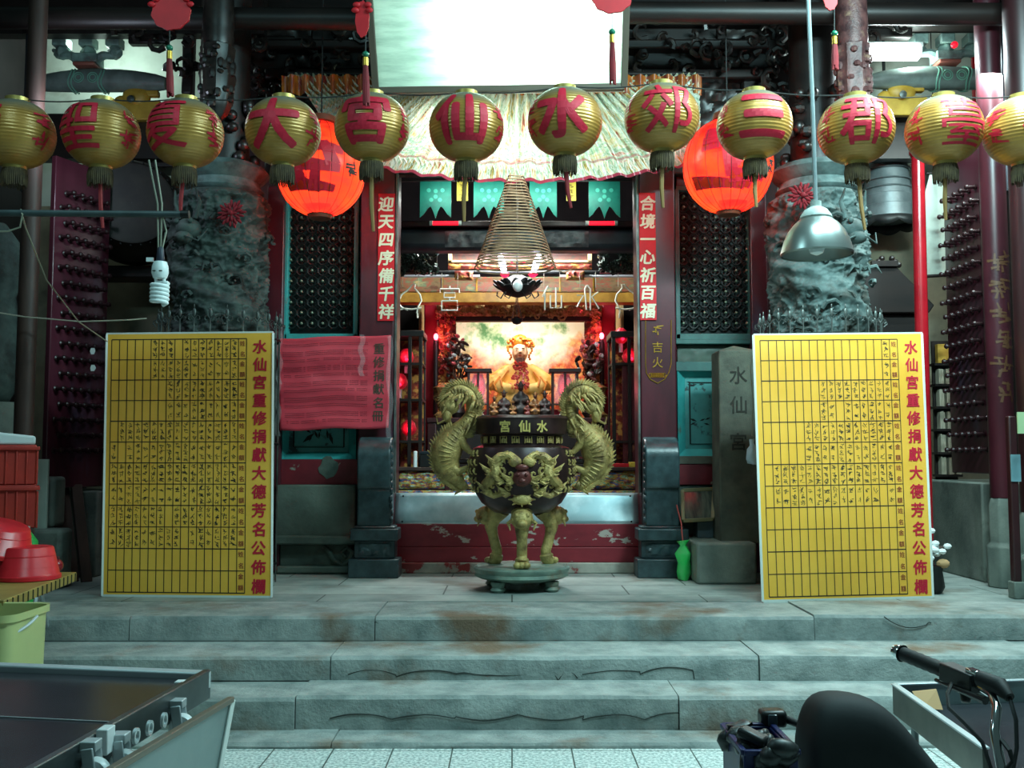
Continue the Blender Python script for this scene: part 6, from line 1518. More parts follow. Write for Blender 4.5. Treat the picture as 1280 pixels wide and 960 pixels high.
def palace_lamp(x0, x1, lab):
    Y = 11.07; a, b = at(x0, 522, Y), at(x1, 463, Y); w = b.x - a.x; t = thing('altar_lamp', lab, 'lamp', ((a.x + b.x) / 2, Y, zA), 'glass box lamps on the altar'); d = w * .7
    f = MB(); zt = b.z; e = .012
    for x in (a.x + e, b.x - e, (a.x + b.x) / 2):
        for y in (Y, Y + d): f.box((x - e, y - e, zA + .02), (x + e, y + e, zt))
    f.box((a.x - .03, Y - .03, zt - .02), (b.x + .03, Y + d + .03, zt + .02)); f.box((a.x - .02, Y - .02, zA), (b.x + .02, Y + d + .02, zA + .03)); f.box((a.x, Y - .01, zA + .14), (b.x, Y + .01, zA + .16)); f.build('frame', 'dark_wood', t, bevel=.003)
    g = MB(); g.box((a.x + .02, Y + .02, zA + .035), (b.x - .02, Y + d - .02, zt - .03)); 
    s = MB(); cx = (a.x + b.x) / 2; gp = MB(); gp.box((a.x + .025, Y, zA + .165), (b.x - .025, Y + .004, zt - .03)); gp.build('glass_pane', 'clear_tape', t, smooth=False); zc = Z(482, Y); s.lathe([(.06, -.11), (.085, -.05), (.075, .05), (.05, .13)], 20, (cx, Y + d / 2, zc), caps=False); s.build('red_shade', M('shade_red', (226, 50, 70), rough=.3, emit=(255, 20, 50), es=.12) if 'shade_red' not in MATS else 'shade_red', t)
    MB().ball((cx, Y + d / 2 - .09, Z(489, Y)), .022, 10).build('bulb', 'red_lamp', t)
    st = MB(); st.lathe([(.07, zA + .03), (.05, zA + .06), (.02, zA + .1), (.02, Z(492, Y))], 14, (cx, Y + d / 2, 0)); st.build('stand', 'lamp_white', t)
    return (cx, Y, zc)
l1 = palace_lamp(584, 611, 'glass box lamp with red shade left of the deity'); l2 = palace_lamp(690, 723, 'glass box lamp with red shade right of the deity')
for p in (l1, l2): light('altar_lamp_light', 'POINT', (p[0], p[1] - .15, p[2] - .05), 1.6, (1, .12, .22), .05)
def bouquet(px, py, Y, lab, seed, flip):
    q = at(px, 522, Y); t = thing('flower_arrangement', lab, 'flowers', (q.x, Y, zA)); r = random.Random(seed); cx, cz = at(px, py, Y).x, Z(py, Y); k = Y / F
    MB().lathe([(.05, zA), (.09, zA + .06), (.07, zA + .2), (.04, zA + .26), (.055, zA + .3)], 18, (q.x, Y, 0)).build('vase', 'statuette_dark', t)
    lf = MB(); fl = MB(); wh = MB()
    for i in range(70):
        u = r.uniform(-1, 1); v = r.uniform(-1, 1)
        if u * u + v * v > 1: continue
        p = Vector((cx + u * 16 * k, Y + r.uniform(-.09, .09), cz + v * 30 * k)); n = Vector((r.uniform(-1, 1), r.uniform(-1, 0), r.uniform(-1, 1))).normalized()
        m = n.to_track_quat('Z', 'Y').to_matrix().to_4x4(); m.translation = p
        (lf if i % 3 else fl if i % 2 else wh).ball((0, 0, 0), (.03, .018, .055) if i % 3 else (.032, .032, .02), 7, m)
        if i % 5 == 0: lf.tube([(q.x, Y, zA + .28), ((q.x + p.x) / 2, Y, (zA + .3 + p.z) / 2), p], .005, 4)
    lf.build('foliage', M('leaf_deep', (44, 52, 40), (86, 50, 40), rough=.5, scale=8) if 'leaf_deep' not in MATS else 'leaf_deep', t); fl.build('blossom', M('blossom_pink', (186, 90, 90), rough=.5) if 'blossom_pink' not in MATS else 'blossom_pink', t); wh.build('blossom', M('blossom_pale', (206, 216, 210), rough=.5) if 'blossom_pale' not in MATS else 'blossom_pale', t)
bouquet(572, 450, 11.25, 'dark flower arrangement on the left end of the altar table', 3, 1); bouquet(737, 452, 11.25, 'dark flower arrangement on the right end of the altar table', 5, -1)
for px, lab in ((553, 'tall narrow gilt ornament at the left of the altar, behind the left dragon handle'), (748, 'tall narrow gilt ornament at the right of the altar, behind the right dragon handle')):
    q = at(px, 522, 11.12); t = thing('altar_ornament', lab, 'ornament', (q.x, 11.12, zA)); h = Z(478, 11.12) - zA; MB().lathe([(.09, 0), (.1, .03), (.04, .08), (.06, h * .4), (.1, h * .55), (.08, h * .7), (.11, h * .85), (.03, h * .95), (.01, h)], 20, (q.x, 11.12, zA), sx=1, sy=.6, wob=lambda q_, i: 1 + .12 * sin(5 * q_ + i)).build('body', 'statuette_gilt', t)
# red point lamps
for px, py, Y, lab in ((545, 421, 11.35, 'bright red point lamp on the red post left of the mural'), (752, 420, 11.35, 'bright red point lamp on the red post right of the mural')):
    p = at(px, py, Y); t = thing('red_candle_lamp', lab, 'lamp', p); MB().ball(p, (.028, .028, .04), 12).build('bulb', M('red_white_glow', (255, 150, 160), emit=(255, 90, 110), es=7) if 'red_white_glow' not in MATS else 'red_white_glow', t); MB().cyl(p - Vector((0, 0, .04)), (p.x, p.y, zA), .028, n=10).build('candle_body', 'dark_wood', t); light('red_candle_light', 'POINT', p + Vector((0, -.12, 0)), 3.2, (1, .08, .18), .03)
# lamp cabinets left and right of the altar
def lamp_cabinet(x0, x1, y0, lamps, shelves, lab, solid_):
    Y = 9.95; a, b = at(x0, 583, Y), at(x1, y0, Y); t = thing('lamp_cabinet', lab, 'cabinet', ((a.x + b.x) / 2, Y, PZ)); w = b.x - a.x; d = .4
    f = MB()
    for x in (a.x, b.x, a.x + w * .55):
        for y in (Y, Y + d): f.box((x - .018, y - .018, PZ), (x + .018, y + .018, b.z))
    f.box((a.x - .03, Y - .03, b.z - .03), (b.x + .03, Y + d + .03, b.z + .03)); f.build('frame', 'dark_wood', t, bevel=.004)
    for y in shelves: MB().box((a.x - .02, Y - .02, Z(y + 1.5, Y)), (b.x + .02, Y + d, Z(y - 1.5, Y))).build('shelf', 'dark_wood', t, smooth=False)
    MB().box((a.x, Y + d - .02, PZ), (b.x, Y + d, b.z)).build('back_panel', 'gilt_red', t, smooth=False)
    MB().box((a.x, Y + .02, PZ), (b.x, Y + d - .03, Z(585, Y))).build('lower_panel', 'maroon_dark', t, smooth=False)
    if solid_: MB().box((a.x + w * .3, Y + .0, Z(583, Y)), (b.x, Y + .02, Z(457, Y))).build('door', M('door_dim_red', (96, 30, 40), (60, 20, 28), (130, 80, 60), rough=.4, scale=9, s3=8), t, bevel=.004)
    for i, (px, py) in enumerate(lamps):
        p = at(px, py, Y + .15); l = MB(); l.lathe([(.03, -.07), (.065, -.04), (.08, 0), (.06, .06), (.03, .09)], 18, p); o = l.build('red_shade', 'shade_red', t); MB().ball(p + Vector((.01, -.09, -.03)), .018, 8).build('bulb', 'red_lamp', o); s = MB(); s.cyl(p - Vector((0, 0, .07)), p - Vector((0, 0, .16)), .02, n=10); s.build('stem', 'lamp_white', o)
        light('cabinet_lamp_light', 'POINT', p + Vector((0, -.14, 0)), 1.1, (1, .1, .2), .04)
lamp_cabinet(495, 526, 417, ((508, 447), (500, 478), (511, 536)), (417, 455, 500, 552), 'tall lamp cabinet with red lamps inside the door on the left', False)
lamp_cabinet(768, 802, 418, ((787, 446), (776, 421)), (418, 455, 552), 'tall lamp cabinet with dim red door inside the door on the right', True)
# offering table at the front
YO = 9.6; zO = Z(584, YO); a, b = at(488, 584, YO), at(806, 584, YO)
t = thing('offering_table', 'long carved and painted offering table just inside the threshold', 'table', ((a.x + b.x) / 2, YO, PZ)); MB().box((a.x, YO - .03, zO - .035), (b.x, YO + .3, zO)).build('table_top', 'brown_wood', t, bevel=.006)
MB().box((a.x + .03, YO + .03, PZ), (b.x - .03, YO + .27, zO - .035)).build('carcass', 'maroon_dark', t, bevel=.004)
m_frieze('carved_colors', [(.3, (30, 40, 60)), (.4, (60, 110, 150)), (.46, (150, 50, 46)), (.52, (206, 170, 80)), (.58, (60, 130, 100)), (.66, (226, 226, 210)), (.74, (120, 40, 40))], 11)
for x0, x1 in ((497, 556), (562, 640), (660, 740), (745, 798)):
    p, q = at(x0, 611, YO), at(x1, 589, YO); mb = MB(); relief(mb, p.x, p.z, q.x, q.z, YO + .02, .035, 11, .012, x0 * .3, back=.02); mb.build('carved_panel', 'carved_colors', t)
mb = MB(); p, q = at(490, 622, YO), at(804, 613, YO); relief(mb, p.x, p.z, q.x, q.z, YO - .0, .04, 12, .014, 7.7, back=.05); mb.build('carved_band', 'carved_colors', t)
f = MB()
for x in (492, 559, 650, 742, 801): pbox(f, x - 3, 586, x + 3, 614, YO, YO + .05)
f.build('stile', 'maroon', t, bevel=.004)
def simple(name, mb, mat, lab, cat, **k): o = mb.build(name, mat, **k); tag(o, lab, cat); return o
p = at(519, 583, 9.72); t = thing('white_candle', 'short white candle at the left end of the offering table', 'candle', (p.x, 9.72, zO)); MB().lathe([(.02, 0), (.02, .15), (.012, .155)], 14, (p.x, 9.72, zO)).build('wax', 'lamp_white', t); MB().cyl((p.x, 9.72, zO + .15), (p.x, 9.72, zO + .17), .002, n=5).build('wick', 'black_plastic', t)
for x0, x1, y0, lab in ((525, 541, 564, 'black lidded box right of the white candle on the offering table'), (542, 556, 566, 'smaller black lidded box by the left dragon handle on the offering table')):
    a, b = at(x0, 583, 9.7), at(x1, y0, 9.7); t = thing('offering_box', lab, 'box', ((a.x + b.x) / 2, 9.7, zO)); MB().box((a.x, 9.68, zO), (b.x, 9.85, b.z - .03)).build('box', 'black_plastic', t, bevel=.006); MB().box((a.x - .006, 9.674, b.z - .03), (b.x + .006, 9.856, b.z)).build('lid', M('box_dark', (36, 46, 52), rough=.3) if 'box_dark' not in MATS else 'box_dark', t, bevel=.006)
a, b = at(764, 584, 9.65), at(786, 580, 9.65); simple('red_packet', MB().box((a.x, 9.64, zO), (b.x, 9.76, zO + .035)), 'red_plastic', 'flat red packet on the right of the offering table', 'packet', bevel=.004)
a, b = at(787, 584, 9.65), at(800, 578, 9.65); simple('joss_paper', MB().box((a.x, 9.63, zO), (b.x, 9.75, zO + .05)), 'tab_yellow', 'stack of yellow joss paper beside the red packet', 'paper', bevel=.004)
p = at(560, 578, 9.7); t = thing('glass_cup', 'small pale cup behind the left dragon handle', 'cup', (p.x, 9.68, zO)); MB().lathe([(.03, 0), (.042, .01), (.05, .05), (.045, .055), (.036, .02)], 18, (p.x, 9.68, zO)).build('cup', 'lamp_white', t)
p = at(728, 572, 9.7); t = thing('silver_bowl', 'small shiny bowl behind the right dragon handle', 'bowl', (p.x, 9.7, zO)); MB().lathe([(.04, 0), (.06, .01), (.09, .07), (.1, .1), (.09, .1), (.05, .03)], 20, (p.x, 9.7, zO)).build('bowl', 'chrome', t)
# candle lamp hung in the middle of the hall
YK = 10.0; c = at(647, 362, YK); k = YK / F; t = thing('candle_lamp', 'black hanging lamp with two glowing electric candles below the incense coil', 'lamp', c)
mb = MB(); r = random.Random(3)
mb.lathe([(.02, -.08), (.13, -.05), (.19, .02), (.14, .1), (.05, .15)], 20, c)
for i in range(30):
    q = 2 * pi * i / 15; rr_ = .15 if i < 15 else .2; p = c + Vector((rr_ * cos(q), rr_ * sin(q) * .8, .03 + .02 * (i % 2))); m = Vector((cos(q), sin(q), .7)).to_track_quat('Z', 'Y').to_matrix().to_4x4(); m.translation = p; mb.ball((0, 0, 0), (.04, .02, .07), 8, m)
mb.build('lotus_body', 'black_rubber', t)
MB().ball(c + Vector((0, -.22, -.0)), (.05, .045, .06), 14).build('white_knob', 'lamp_white', t)
mb = MB()
for s in (-1, 1):
    for j in (.25, .65): mb.tube([c + Vector((s * j * .2, -.14, -.05)), c + Vector((s * (j * .2 + .04), -.12, -.11)), c + Vector((s * (j * .2 + .08), -.12, -.08)), c + Vector((s * (j * .2 + .07), -.12, -.04))], .007, 6)
mb.build('hook', 'iron', t)
for s, px, top in ((-1, 631, (625, 318)), (1, 666, (674, 318))):
    a = at(px, 343, YK); b = at(top[0], top[1], YK); mb = MB(); mb.tube([a, a.lerp(b, .5), b], [.022, .036, .02], 12); mb.build('glowing_candle', M('candle_glow', (240, 245, 255), emit=(225, 235, 255), es=16) if s < 0 else 'candle_glow', t); MB().lathe([(.02, -.03), (.05, 0), (.03, .02)], 12, a).build('candle_cup', 'red_lamp', t)
    light('candle_light', 'POINT', a.lerp(b, .5) + Vector((0, -.06, .24)), 42, (.88, .92, 1), .05)
for px in (640, 655):
    p = at(px, 327, YK); MB().ball(p, .014, 8).build('red_bulb', 'red_lamp', t)
MB().tube([c + Vector((0, 0, .1)), c + Vector((0, 0, 1.2)), (c.x, YK, 5.7)], .008, 6).build('hanging_rod', 'cord_dark', t)
c2 = at(646, 401, 10.4); t = thing('hanging_burner', 'tiny black hanging burner in front of the bright mural', 'burner', c2); MB().lathe([(.01, -.04), (.04, -.03), (.06, .0), (.065, .02), (.05, .015)], 18, c2).build('pot', 'iron', t); h = MB()
for s in (-1, 0, 1): h.tube([c2 + Vector((s * .055, 0, .02)), c2 + Vector((s * .01, 0, .2)), c2 + Vector((0, 0, 1.2)), (c2.x, 10.4, 5.7)], .003, 4)
h.build('chain', 'iron', t)
# unlit neon outline signs hung in front of the painted beams
M('neon_tube', (236, 232, 214), rough=.25)
def neon(strokes, cx, cy, s, Y, lab):
    c = at(cx, cy, Y); k = Y / F * s; t = thing('neon_outline', lab, 'neon sign', c); mb = MB()
    for st in strokes: mb.tube([c + Vector((x * k, 0, y * k)) for x, y in st], .0085, 6)
    mb.build('tube', 'neon_tube', t); h = MB()
    for x in (-10, 10): h.cyl(c + Vector((x * k, .01, 14 * k)), c + Vector((x * k, .01, 34 * k)), .003, n=4)
    h.build('wire', 'cord', t)
pot = [[(-3, -16), (-12, -12), (-15, -5), (-11, 4), (-3, 10), (3, 17), (6, 17), (5, 12), (12, 4), (14, -4), (10, -11), (8, -20)], [(-16, -16), (-8, -14), (2, -15), (14, -13)], [(9, -20), (9, -26)]]
neon(pot, 513, 372, 1, 10.0, 'pale neon tube outline of a flame shape at the left inside the doorway'); neon([[(-x, y) for x, y in s] for s in pot], 783, 372, 1, 10.0, 'pale neon tube outline of a flame shape at the right inside the doorway')
gong = [[(-12, 8), (-12, 13), (12, 13), (12, 8)], [(0, 17), (0, 13)], [(-7, 8), (7, 8), (7, 2), (-7, 2), (-7, 8)], [(0, 2), (0, -2)], [(-10, -2), (10, -2), (10, -14), (-10, -14), (-10, -2)]]
xian = [[(-5, 16), (-12, 2)], [(-9, 8), (-9, -15)], [(-2, 4), (-2, -12), (12, -12), (12, 4)], [(5, 14), (5, -12)]]
shui = [[(-1, 17), (-4, 12), (-2, -14), (3, -15), (3, 12), (-1, 17)], [(-14, 4), (-6, 4), (-14, -11)], [(13, 8), (5, 2), (14, -13)]]
neon(gong, 562, 374, 1, 10.05, 'unlit neon character 宮 left of the candle lamp'); neon(xian, 690, 373, 1, 10.05, 'unlit neon character 仙 right of the candle lamp'); neon(shui, 735, 373, 1, 10.05, 'unlit neon character 水 near the right door post')
# hall lamps
light('hall_front_fill', 'AREA', (.05, 8.86, 3.95), 8, (.85, 1, .95), 1.6, .1, target=(.05, 10.6, 2.7))  # added fill with no fixture, brightens the pennants and hall beams from the front
light('shrine_lamp', 'AREA', (at(648, 400, 12.1).x, 12.0, Z(386, 12.0)), 17, (1, .92, .78), .9, .25, target=(.08, 12.75, 2.6))
light('shrine_front_lamp', 'AREA', (.08, 11.0, Z(360, 11.0)), 15, (1, .87, .68), .6, .2, target=(.08, 12.3, 2.2))
light('hall_lamp', 'AREA', (.05, 10.25, 4.2), 75, (.95, 1, .93), 1.2, .2, target=(.05, 10.6, 1))
# ================================================================== FOREGROUND LEFT
# steel folding table
zT = .8; BR = atz(262, 838, zT); NR = atz(40, 962, zT); BL = atz(-60, 826, zT); dr2 = (NR - BR).normalized(); NR2 = BR + dr2 * 1.7; NL2 = NR2 + (BL - BR)
t = thing('steel_table', 'low steel topped table in the lower left corner', 'table', (BR + NL2) / 2 - Vector((0, 0, zT)))
C4 = [BR, NR2, NL2, BL]
mb = MB(); lo = Vector((0, 0, -.022)); A = [p + lo for p in C4]; mb.add(A + [p + Vector((0, 0, -.03)) for p in A], [(0, 1, 2, 3), (7, 6, 5, 4)] + [(i, i + 4, (i + 1) % 4 + 4, (i + 1) % 4) for i in range(4)])
mb.build('table_top', M('table_steel', (104, 104, 112), (84, 84, 92), rough=.22, metal=.75, scale=2), t, smooth=False)
f = MB()
f.bar(BR + Vector((0, -.015, -.03)), BL + Vector((0, -.015, -.03)), .05, .06)
f.build('back_rail', 'steel', t, bevel=.006)
f = MB(); f.bar(BR + Vector((-.01, .01, -.045)), NR2 + Vector((-.01, 0, -.045)), .025, .095); f.build('side_rail', 'steel_dark', t, bevel=.004)
f = MB()
for v in (.33, .66): a = BR.lerp(NR2, v) + lo + Vector((-.03, 0, .002)); b = BL.lerp(NL2, v) + lo + Vector((0, 0, .002)); f.bar(a, b, .004, .003)
f.build('seam', 'steel', t, smooth=False)
u2 = dr2
for i, (px, py, s) in enumerate(((130, 920, .034), (224, 856, .024))):
    p = atz(px, py, zT - .01); mb = MB(); mb.cb(p + Vector((.004, 0, -.01)), (.03, s * 1.5, s * 1.9)); mb.build('clip', 'lamp_white', t, bevel=.003)
# castors folded under the rail
def castor(px, py, Y):
    p = at(px, py, Y); mb = MB(); k = .9
    mb.box((p.x - .02, p.y - .022, p.z + .02), (p.x + .02, p.y + .022, p.z + .045)); mb.bar(p + Vector((.0, -.024, .03)), p + Vector((.01, -.024, -.04)), .008, .03); mb.bar(p + Vector((0, .024, .03)), p + Vector((.01, .024, -.04)), .008, .03); o = mb.build('castor_fork', 'steel', t, bevel=.003)
    w = MB(); w.lathe([(.008, -.016), (.033, -.016), (.038, -.008), (.038, .008), (.033, .016), (.008, .016)], 20, m=Matrix.Translation(p + Vector((.012, 0, -.035))) @ Matrix.Rotation(pi / 2, 4, 'X')); w.build('wheel', 'lamp_white', o)
castor(222, 893, 3.02); castor(150, 938, 2.62); castor(113, 948, 2.5)
for px, py in ((170, 920), (187, 910), (205, 900)):
    hl = MB(); p = at(px, py, 2.75 + (py - 900) * -.01); hl.lathe([(.012, -.004), (.02, -.004), (.02, .004), (.012, .004), (.012, -.004)], 16, caps=False, m=Matrix.Translation(p) @ Matrix.Rotation(pi / 2, 4, 'Y')); hl.build('bolt_ring', 'steel', t)
for x, y in ((BR.x - .08, BR.y - .1), (BL.x + .1, BL.y - .1), (NR2.x - .08, NR2.y + .1), (NL2.x + .1, NL2.y + .1)): MB().cyl((x, y, 0), (x, y, zT - .05), .016, n=10).build('leg', 'steel_dark', t)
# folded steel leaf beside the table
A0 = at(289, 874, 3.2); B0_ = at(60, 1010, 2.12); dn = Vector((.02, 0, -.5)); A1 = at(272, 965, 3.15); A1 = A0 + (A1 - A0) * 2.2; B1_ = B0_ + (A1 - A0)
t = thing('steel_leaf', 'pale steel panel leaning against the right side of the steel table', 'panel', (A1 + B1_) / 2)
mb = MB(); th_ = Vector((-.012, 0, 0)); q = [A0, B0_, B1_, A1]; mb.add(q + [p + th_ for p in q], [(0, 1, 2, 3), (7, 6, 5, 4)] + [(i, i + 4, (i + 1) % 4 + 4, (i + 1) % 4) for i in range(4)]); mb.build('sheet', M('leaf_steel', (150, 166, 166), (128, 146, 146), rough=.4, metal=.5, scale=2), t, smooth=False)
f = MB(); f.bar(A0, A1, .022, .02); f.build('edge_trim', 'white_paint', t, bevel=.003); f = MB(); f.bar(A0, B0_, .022, .018); f.build('top_trim', M('trim_dull', (120, 112, 100), rough=.4, metal=.3), t, bevel=.003)
# pale green bucket
p = at(-14, 790, 4.7); zb = Z(762, 4.7); t = thing('plastic_bucket', 'pale yellow-green plastic bucket behind the steel table at the left edge', 'bucket', (p.x, 4.7, 0)); r = .215
MB().lathe([(r * .93, 0), (r * .94, .01), (r, zb), (r * 1.06, zb + .004), (r * 1.06, zb - .03), (r * .98, zb - .03), (r * .95, zb - .01), (r * .9, .02)], 48, (p.x, 4.7, 0), wob=lambda q, i: .93 / (abs(cos(q)) ** 7 + abs(sin(q)) ** 7) ** (1 / 7)).build('pail', M('bucket_green', (186, 190, 128), (170, 176, 118), rough=.35, scale=2), t)
h = MB(); h.tube([(p.x + r * 1.04 * cos(a), 4.7 - r * 1.1 * sin(a), zb - .03 - .1 * sin(a)) for a in [pi * j / 20 for j in range(21)]], .007, 8); h.build('handle', 'steel', t)
# folding table with red basins
tz = .80; R0 = atz(96, 715, tz); R1 = atz(0, 752, tz); d = (R1 - R0).normalized(); R2 = R0 + d * 1.18; L0 = R0 + Vector((-.75, .05, 0)); L2 = R2 + Vector((-.75, .05, 0))
t = thing('folding_table', 'low folding table with yellow checked edge carrying the red basins', 'table', ((R0 + L2) / 2).to_tuple()[:2] + (.345,))
q = [R0, R2, L2, L0]; mb = MB(); mb.add(q + [p - Vector((0, 0, .055)) for p in q], [(0, 1, 2, 3), (7, 6, 5, 4)] + [(i, i + 4, (i + 1) % 4 + 4, (i + 1) % 4) for i in range(4)]); mb.build('table_top', M('table_yellow', (158, 136, 72), (136, 114, 58), rough=.45), t, bevel=.006)
for i in range(16):
    ln = MB(); p = R0.lerp(R2, (i + .5) / 16) + Vector((.003, 0, -.028)); ln.cb(p, (.006, .004, .05)); ln.build('edge_mark', 'ink_faded', t, smooth=False)
for a, b in (((51, 738, 6.0), (61, 796, 6.1)), ((47, 740, 6.25), (42, 760, 6.2))):
    p0 = at(*a); p1 = at(*b); 
    if b[1] > 770: p1 = atz(61, 797, .347)
    MB().cyl(p0, p1, .013, n=8).build('leg', 'steel', t)
for p in (R2 + Vector((-.1, .1, -.05)), L2 + Vector((.1, .1, -.05)), L0 + Vector((.1, -.1, -.05))): MB().cyl(p, (p.x, p.y, .205 if p.y < 5.84 else .346), .013, n=8).build('leg', 'steel', t)
def basin(c, r, h, tilt, lab, up=True):
    t = thing('red_basin', lab, 'basin', c, world=False, rot=tilt); pr = [(r, 0), (r * 1.05, .004), (r * 1.05, .022), (r * .99, .03), (r * .78, h), (r * .74, h + .006), (0.001, h + .008)]
    MB().lathe(pr, 40).build('shell', 'red_plastic', t, solid=.004); rr_ = MB()
    for kk in (.35, .7): rr_.tube([(r * (1 - .22 * kk) * 1.0 * cos(2 * pi * j / 40), r * (1 - .22 * kk) * sin(2 * pi * j / 40), h * kk + .01) for j in range(40)], .0035, 5, closed=True)
    rr_.build('ridge', 'red_plastic', t)
p = at(38, 727, 5.75); basin((p.x, 5.72, tz + .002), .165, .175, (0, 0, 0), 'upturned red plastic basin resting flat on the folding table')
p = at(6, 690, 5.8); basin((p.x - .03, 5.75, tz + .16), .19, .15, (radians(4), radians(17), 0), 'upper red plastic basin tilted on top of the other red basin')
p = at(75, 712, 6.1); mb = MB(); mb.ball((p.x, 6.05, tz + .04), (.04, .04, .042), 14); t = thing('red_ball', 'small dark red ball-shaped jar near the corner of the folding table', 'jar', (p.x, 6.05, tz)); mb.build('body', M('dark_red_glass', (130, 20, 34), rough=.15), t); MB().cyl((p.x, 6.05, tz + .075), (p.x, 6.05, tz + .095), .016, n=12).build('lid', 'red_dim', t)
p = at(2, 707, 5.5); t = thing('white_bowl', 'white bowl rim cut by the left edge beside the red basins', 'bowl', (p.x - .06, 5.32, tz)); MB().lathe([(.05, 0), (.06, .015), (.1, .1), (.115, .145), (.12, .16), (.105, .158), (.06, .03)], 30, (p.x - .06, 5.32, tz)).build('bowl', 'foam', t)
# crates
Ycr = 6.55
def crate(y0, y1, lab, z0):
    a, b = at(-60, y1, Ycr), at(46, y0, Ycr); h = b.z - a.z; t = thing('plastic_crate', lab, 'crate', (b.x, Ycr, a.z), 'red crates'); t.rotation_euler.z = radians(26); w = b.x - a.x
    mb = MB(); th2 = .012
    mb.box((a.x, Ycr, a.z), (b.x, Ycr + th2, b.z)); mb.box((a.x, Ycr + .36, a.z), (b.x, Ycr + .36 + th2, b.z)); mb.box((a.x, Ycr + th2, a.z), (a.x + th2, Ycr + .36, b.z)); mb.box((b.x - th2, Ycr + th2, a.z), (b.x, Ycr + .36, b.z)); mb.box((a.x, Ycr, a.z), (b.x, Ycr + .36, a.z + th2)); mb.build('box', 'crate_red', t, bevel=.006)
    f = MB(); f.box((a.x - .02, Ycr - .025, b.z - .035), (b.x + .02, Ycr + .39, b.z - .012)); f2 = [f.box((a.x + w * i / 9, Ycr - .012, a.z), (a.x + w * i / 9 + .012, Ycr, b.z - .04)) for i in range(10)]; f.build('rib_and_lip', 'crate_red', t, bevel=.004)
    return t
crate(606, 660, 'lower red plastic crate of the stack at the left edge', 0); crate(556, 605.5, 'upper red plastic crate of the stack, with a white lid on it', 0)
a, b = at(-60, 556, Ycr), at(45, 541, Ycr); t = thing('foam_lid', 'white foam box lid on the upper red crate', 'lid', (b.x, Ycr, a.z)); t.rotation_euler.z = radians(26); mb = MB(); mb.add([(a.x, Ycr, a.z), (b.x, Ycr, a.z), (b.x, Ycr + .36, a.z), (a.x, Ycr + .36, a.z), (a.x, Ycr, Z(534, Ycr)), (b.x, Ycr, Z(545, Ycr)), (b.x, Ycr + .36, Z(545, Ycr)), (a.x, Ycr + .36, Z(534, Ycr))], [(0, 3, 2, 1), (4, 5, 6, 7), (0, 1, 5, 4), (1, 2, 6, 5), (2, 3, 7, 6), (3, 0, 4, 7)]); mb.build('lid', 'foam', t, bevel=.015)
a, b = at(-60, 661, Ycr), at(42, 700, Ycr); t = thing('crate_stand', 'low wooden stand under the stacked red crates', 'stand', (b.x, Ycr, PZ)); t.rotation_euler.z = radians(26); z_ = Z(660, Ycr) - .001; MB().box((a.x, Ycr, z_ - .04), (b.x, Ycr + .37, z_)).build('top', 'brown_wood', t, bevel=.005)
for x in (a.x + .05, b.x - .05):
    for y in (Ycr + .04, Ycr + .38): MB().box((x - .025, y - .025, PZ), (x + .025, y + .025, z_ - .04)).build('leg', 'brown_wood', t, bevel=.004)
p = at(30, 667, 6.4); t = thing('green_jug', 'small green plastic jug below the red crates', 'jug', (p.x, 6.4, PZ)); MB().lathe([(.07, PZ), (.085, PZ + .04), (.085, p.z - .05), (.05, p.z), (.03, p.z + .02)], 20, (p.x, 6.4, 0)).build('jug', M('jug_green', (40, 170, 80), rough=.4), t); MB().cyl((p.x, 6.4, p.z + .02), (p.x, 6.4, p.z + .045), .034, n=16).build('cap', 'lamp_white', t)
p = at(52, 580, 7.6); t = thing('pale_panel', 'pale green-white board standing between the red crates and the studded leaf', 'board', (p.x, 7.65, PZ)); a, b = at(44, 615, 7.65), at(60, 574, 7.65); MB().box((a.x - .12, 7.65, PZ), (b.x, 7.68, b.z)).build('board', 'plaster', t, bevel=.004)
# ================================================================== FOREGROUND RIGHT
zt2 = .5; Q0 = atz(1118, 856, zt2); Q1 = atz(1232, 936, zt2); dq = (Q1 - Q0).normalized(); QN = Q1; QB = atz(1330, 849, zt2); QE = QN + (QB - Q0)
t = thing('steel_tray_table', 'steel tray table at the lower right behind the motorcycle handlebar', 'table', ((Q0 + QE) / 2).to_tuple()[:2] + (0,))
q = [Q0, QN, QE, QB]; lo = Vector((0, 0, -.09)); A = [p + lo for p in q]; mb = MB(); mb.add(A + [p - Vector((0, 0, .01)) for p in A], [(0, 1, 2, 3), (7, 6, 5, 4)] + [(i, i + 4, (i + 1) % 4 + 4, (i + 1) % 4) for i in range(4)]); mb.build('tray_floor', 'table_steel', t, smooth=False)
f = MB(); f.bar(Q0 + lo * .7, QN + lo * .7, .02, .125); f.build('side_wall', M('tray_side', (110, 112, 104), (86, 88, 84), rough=.4, metal=.6), t, bevel=.004); f = MB(); f.bar(Q0 + lo * .6, QB + lo * .6, .02, .11); f.build('back_wall', 'leaf_steel', t, bevel=.004)
f = MB(); f.bar(Q0 + Vector((0, 0, .002)), QN + Vector((0, 0, .002)), .03, .008); f.bar(Q0 + Vector((0, 0, .002)), QB + Vector((0, 0, .002)), .03, .008); f.build('rolled_rim', 'steel', t, bevel=.003)
for p in (Q0 + Vector((.06, -.06, 0)), QN + Vector((.06, .06, 0)), QB + Vector((-.06, -.06, 0)), QE + Vector((-.06, .06, 0))): MB().cyl((p.x, p.y, 0), (p.x, p.y, zt2 - .09), .016, n=10).build('leg', 'steel_dark', t)
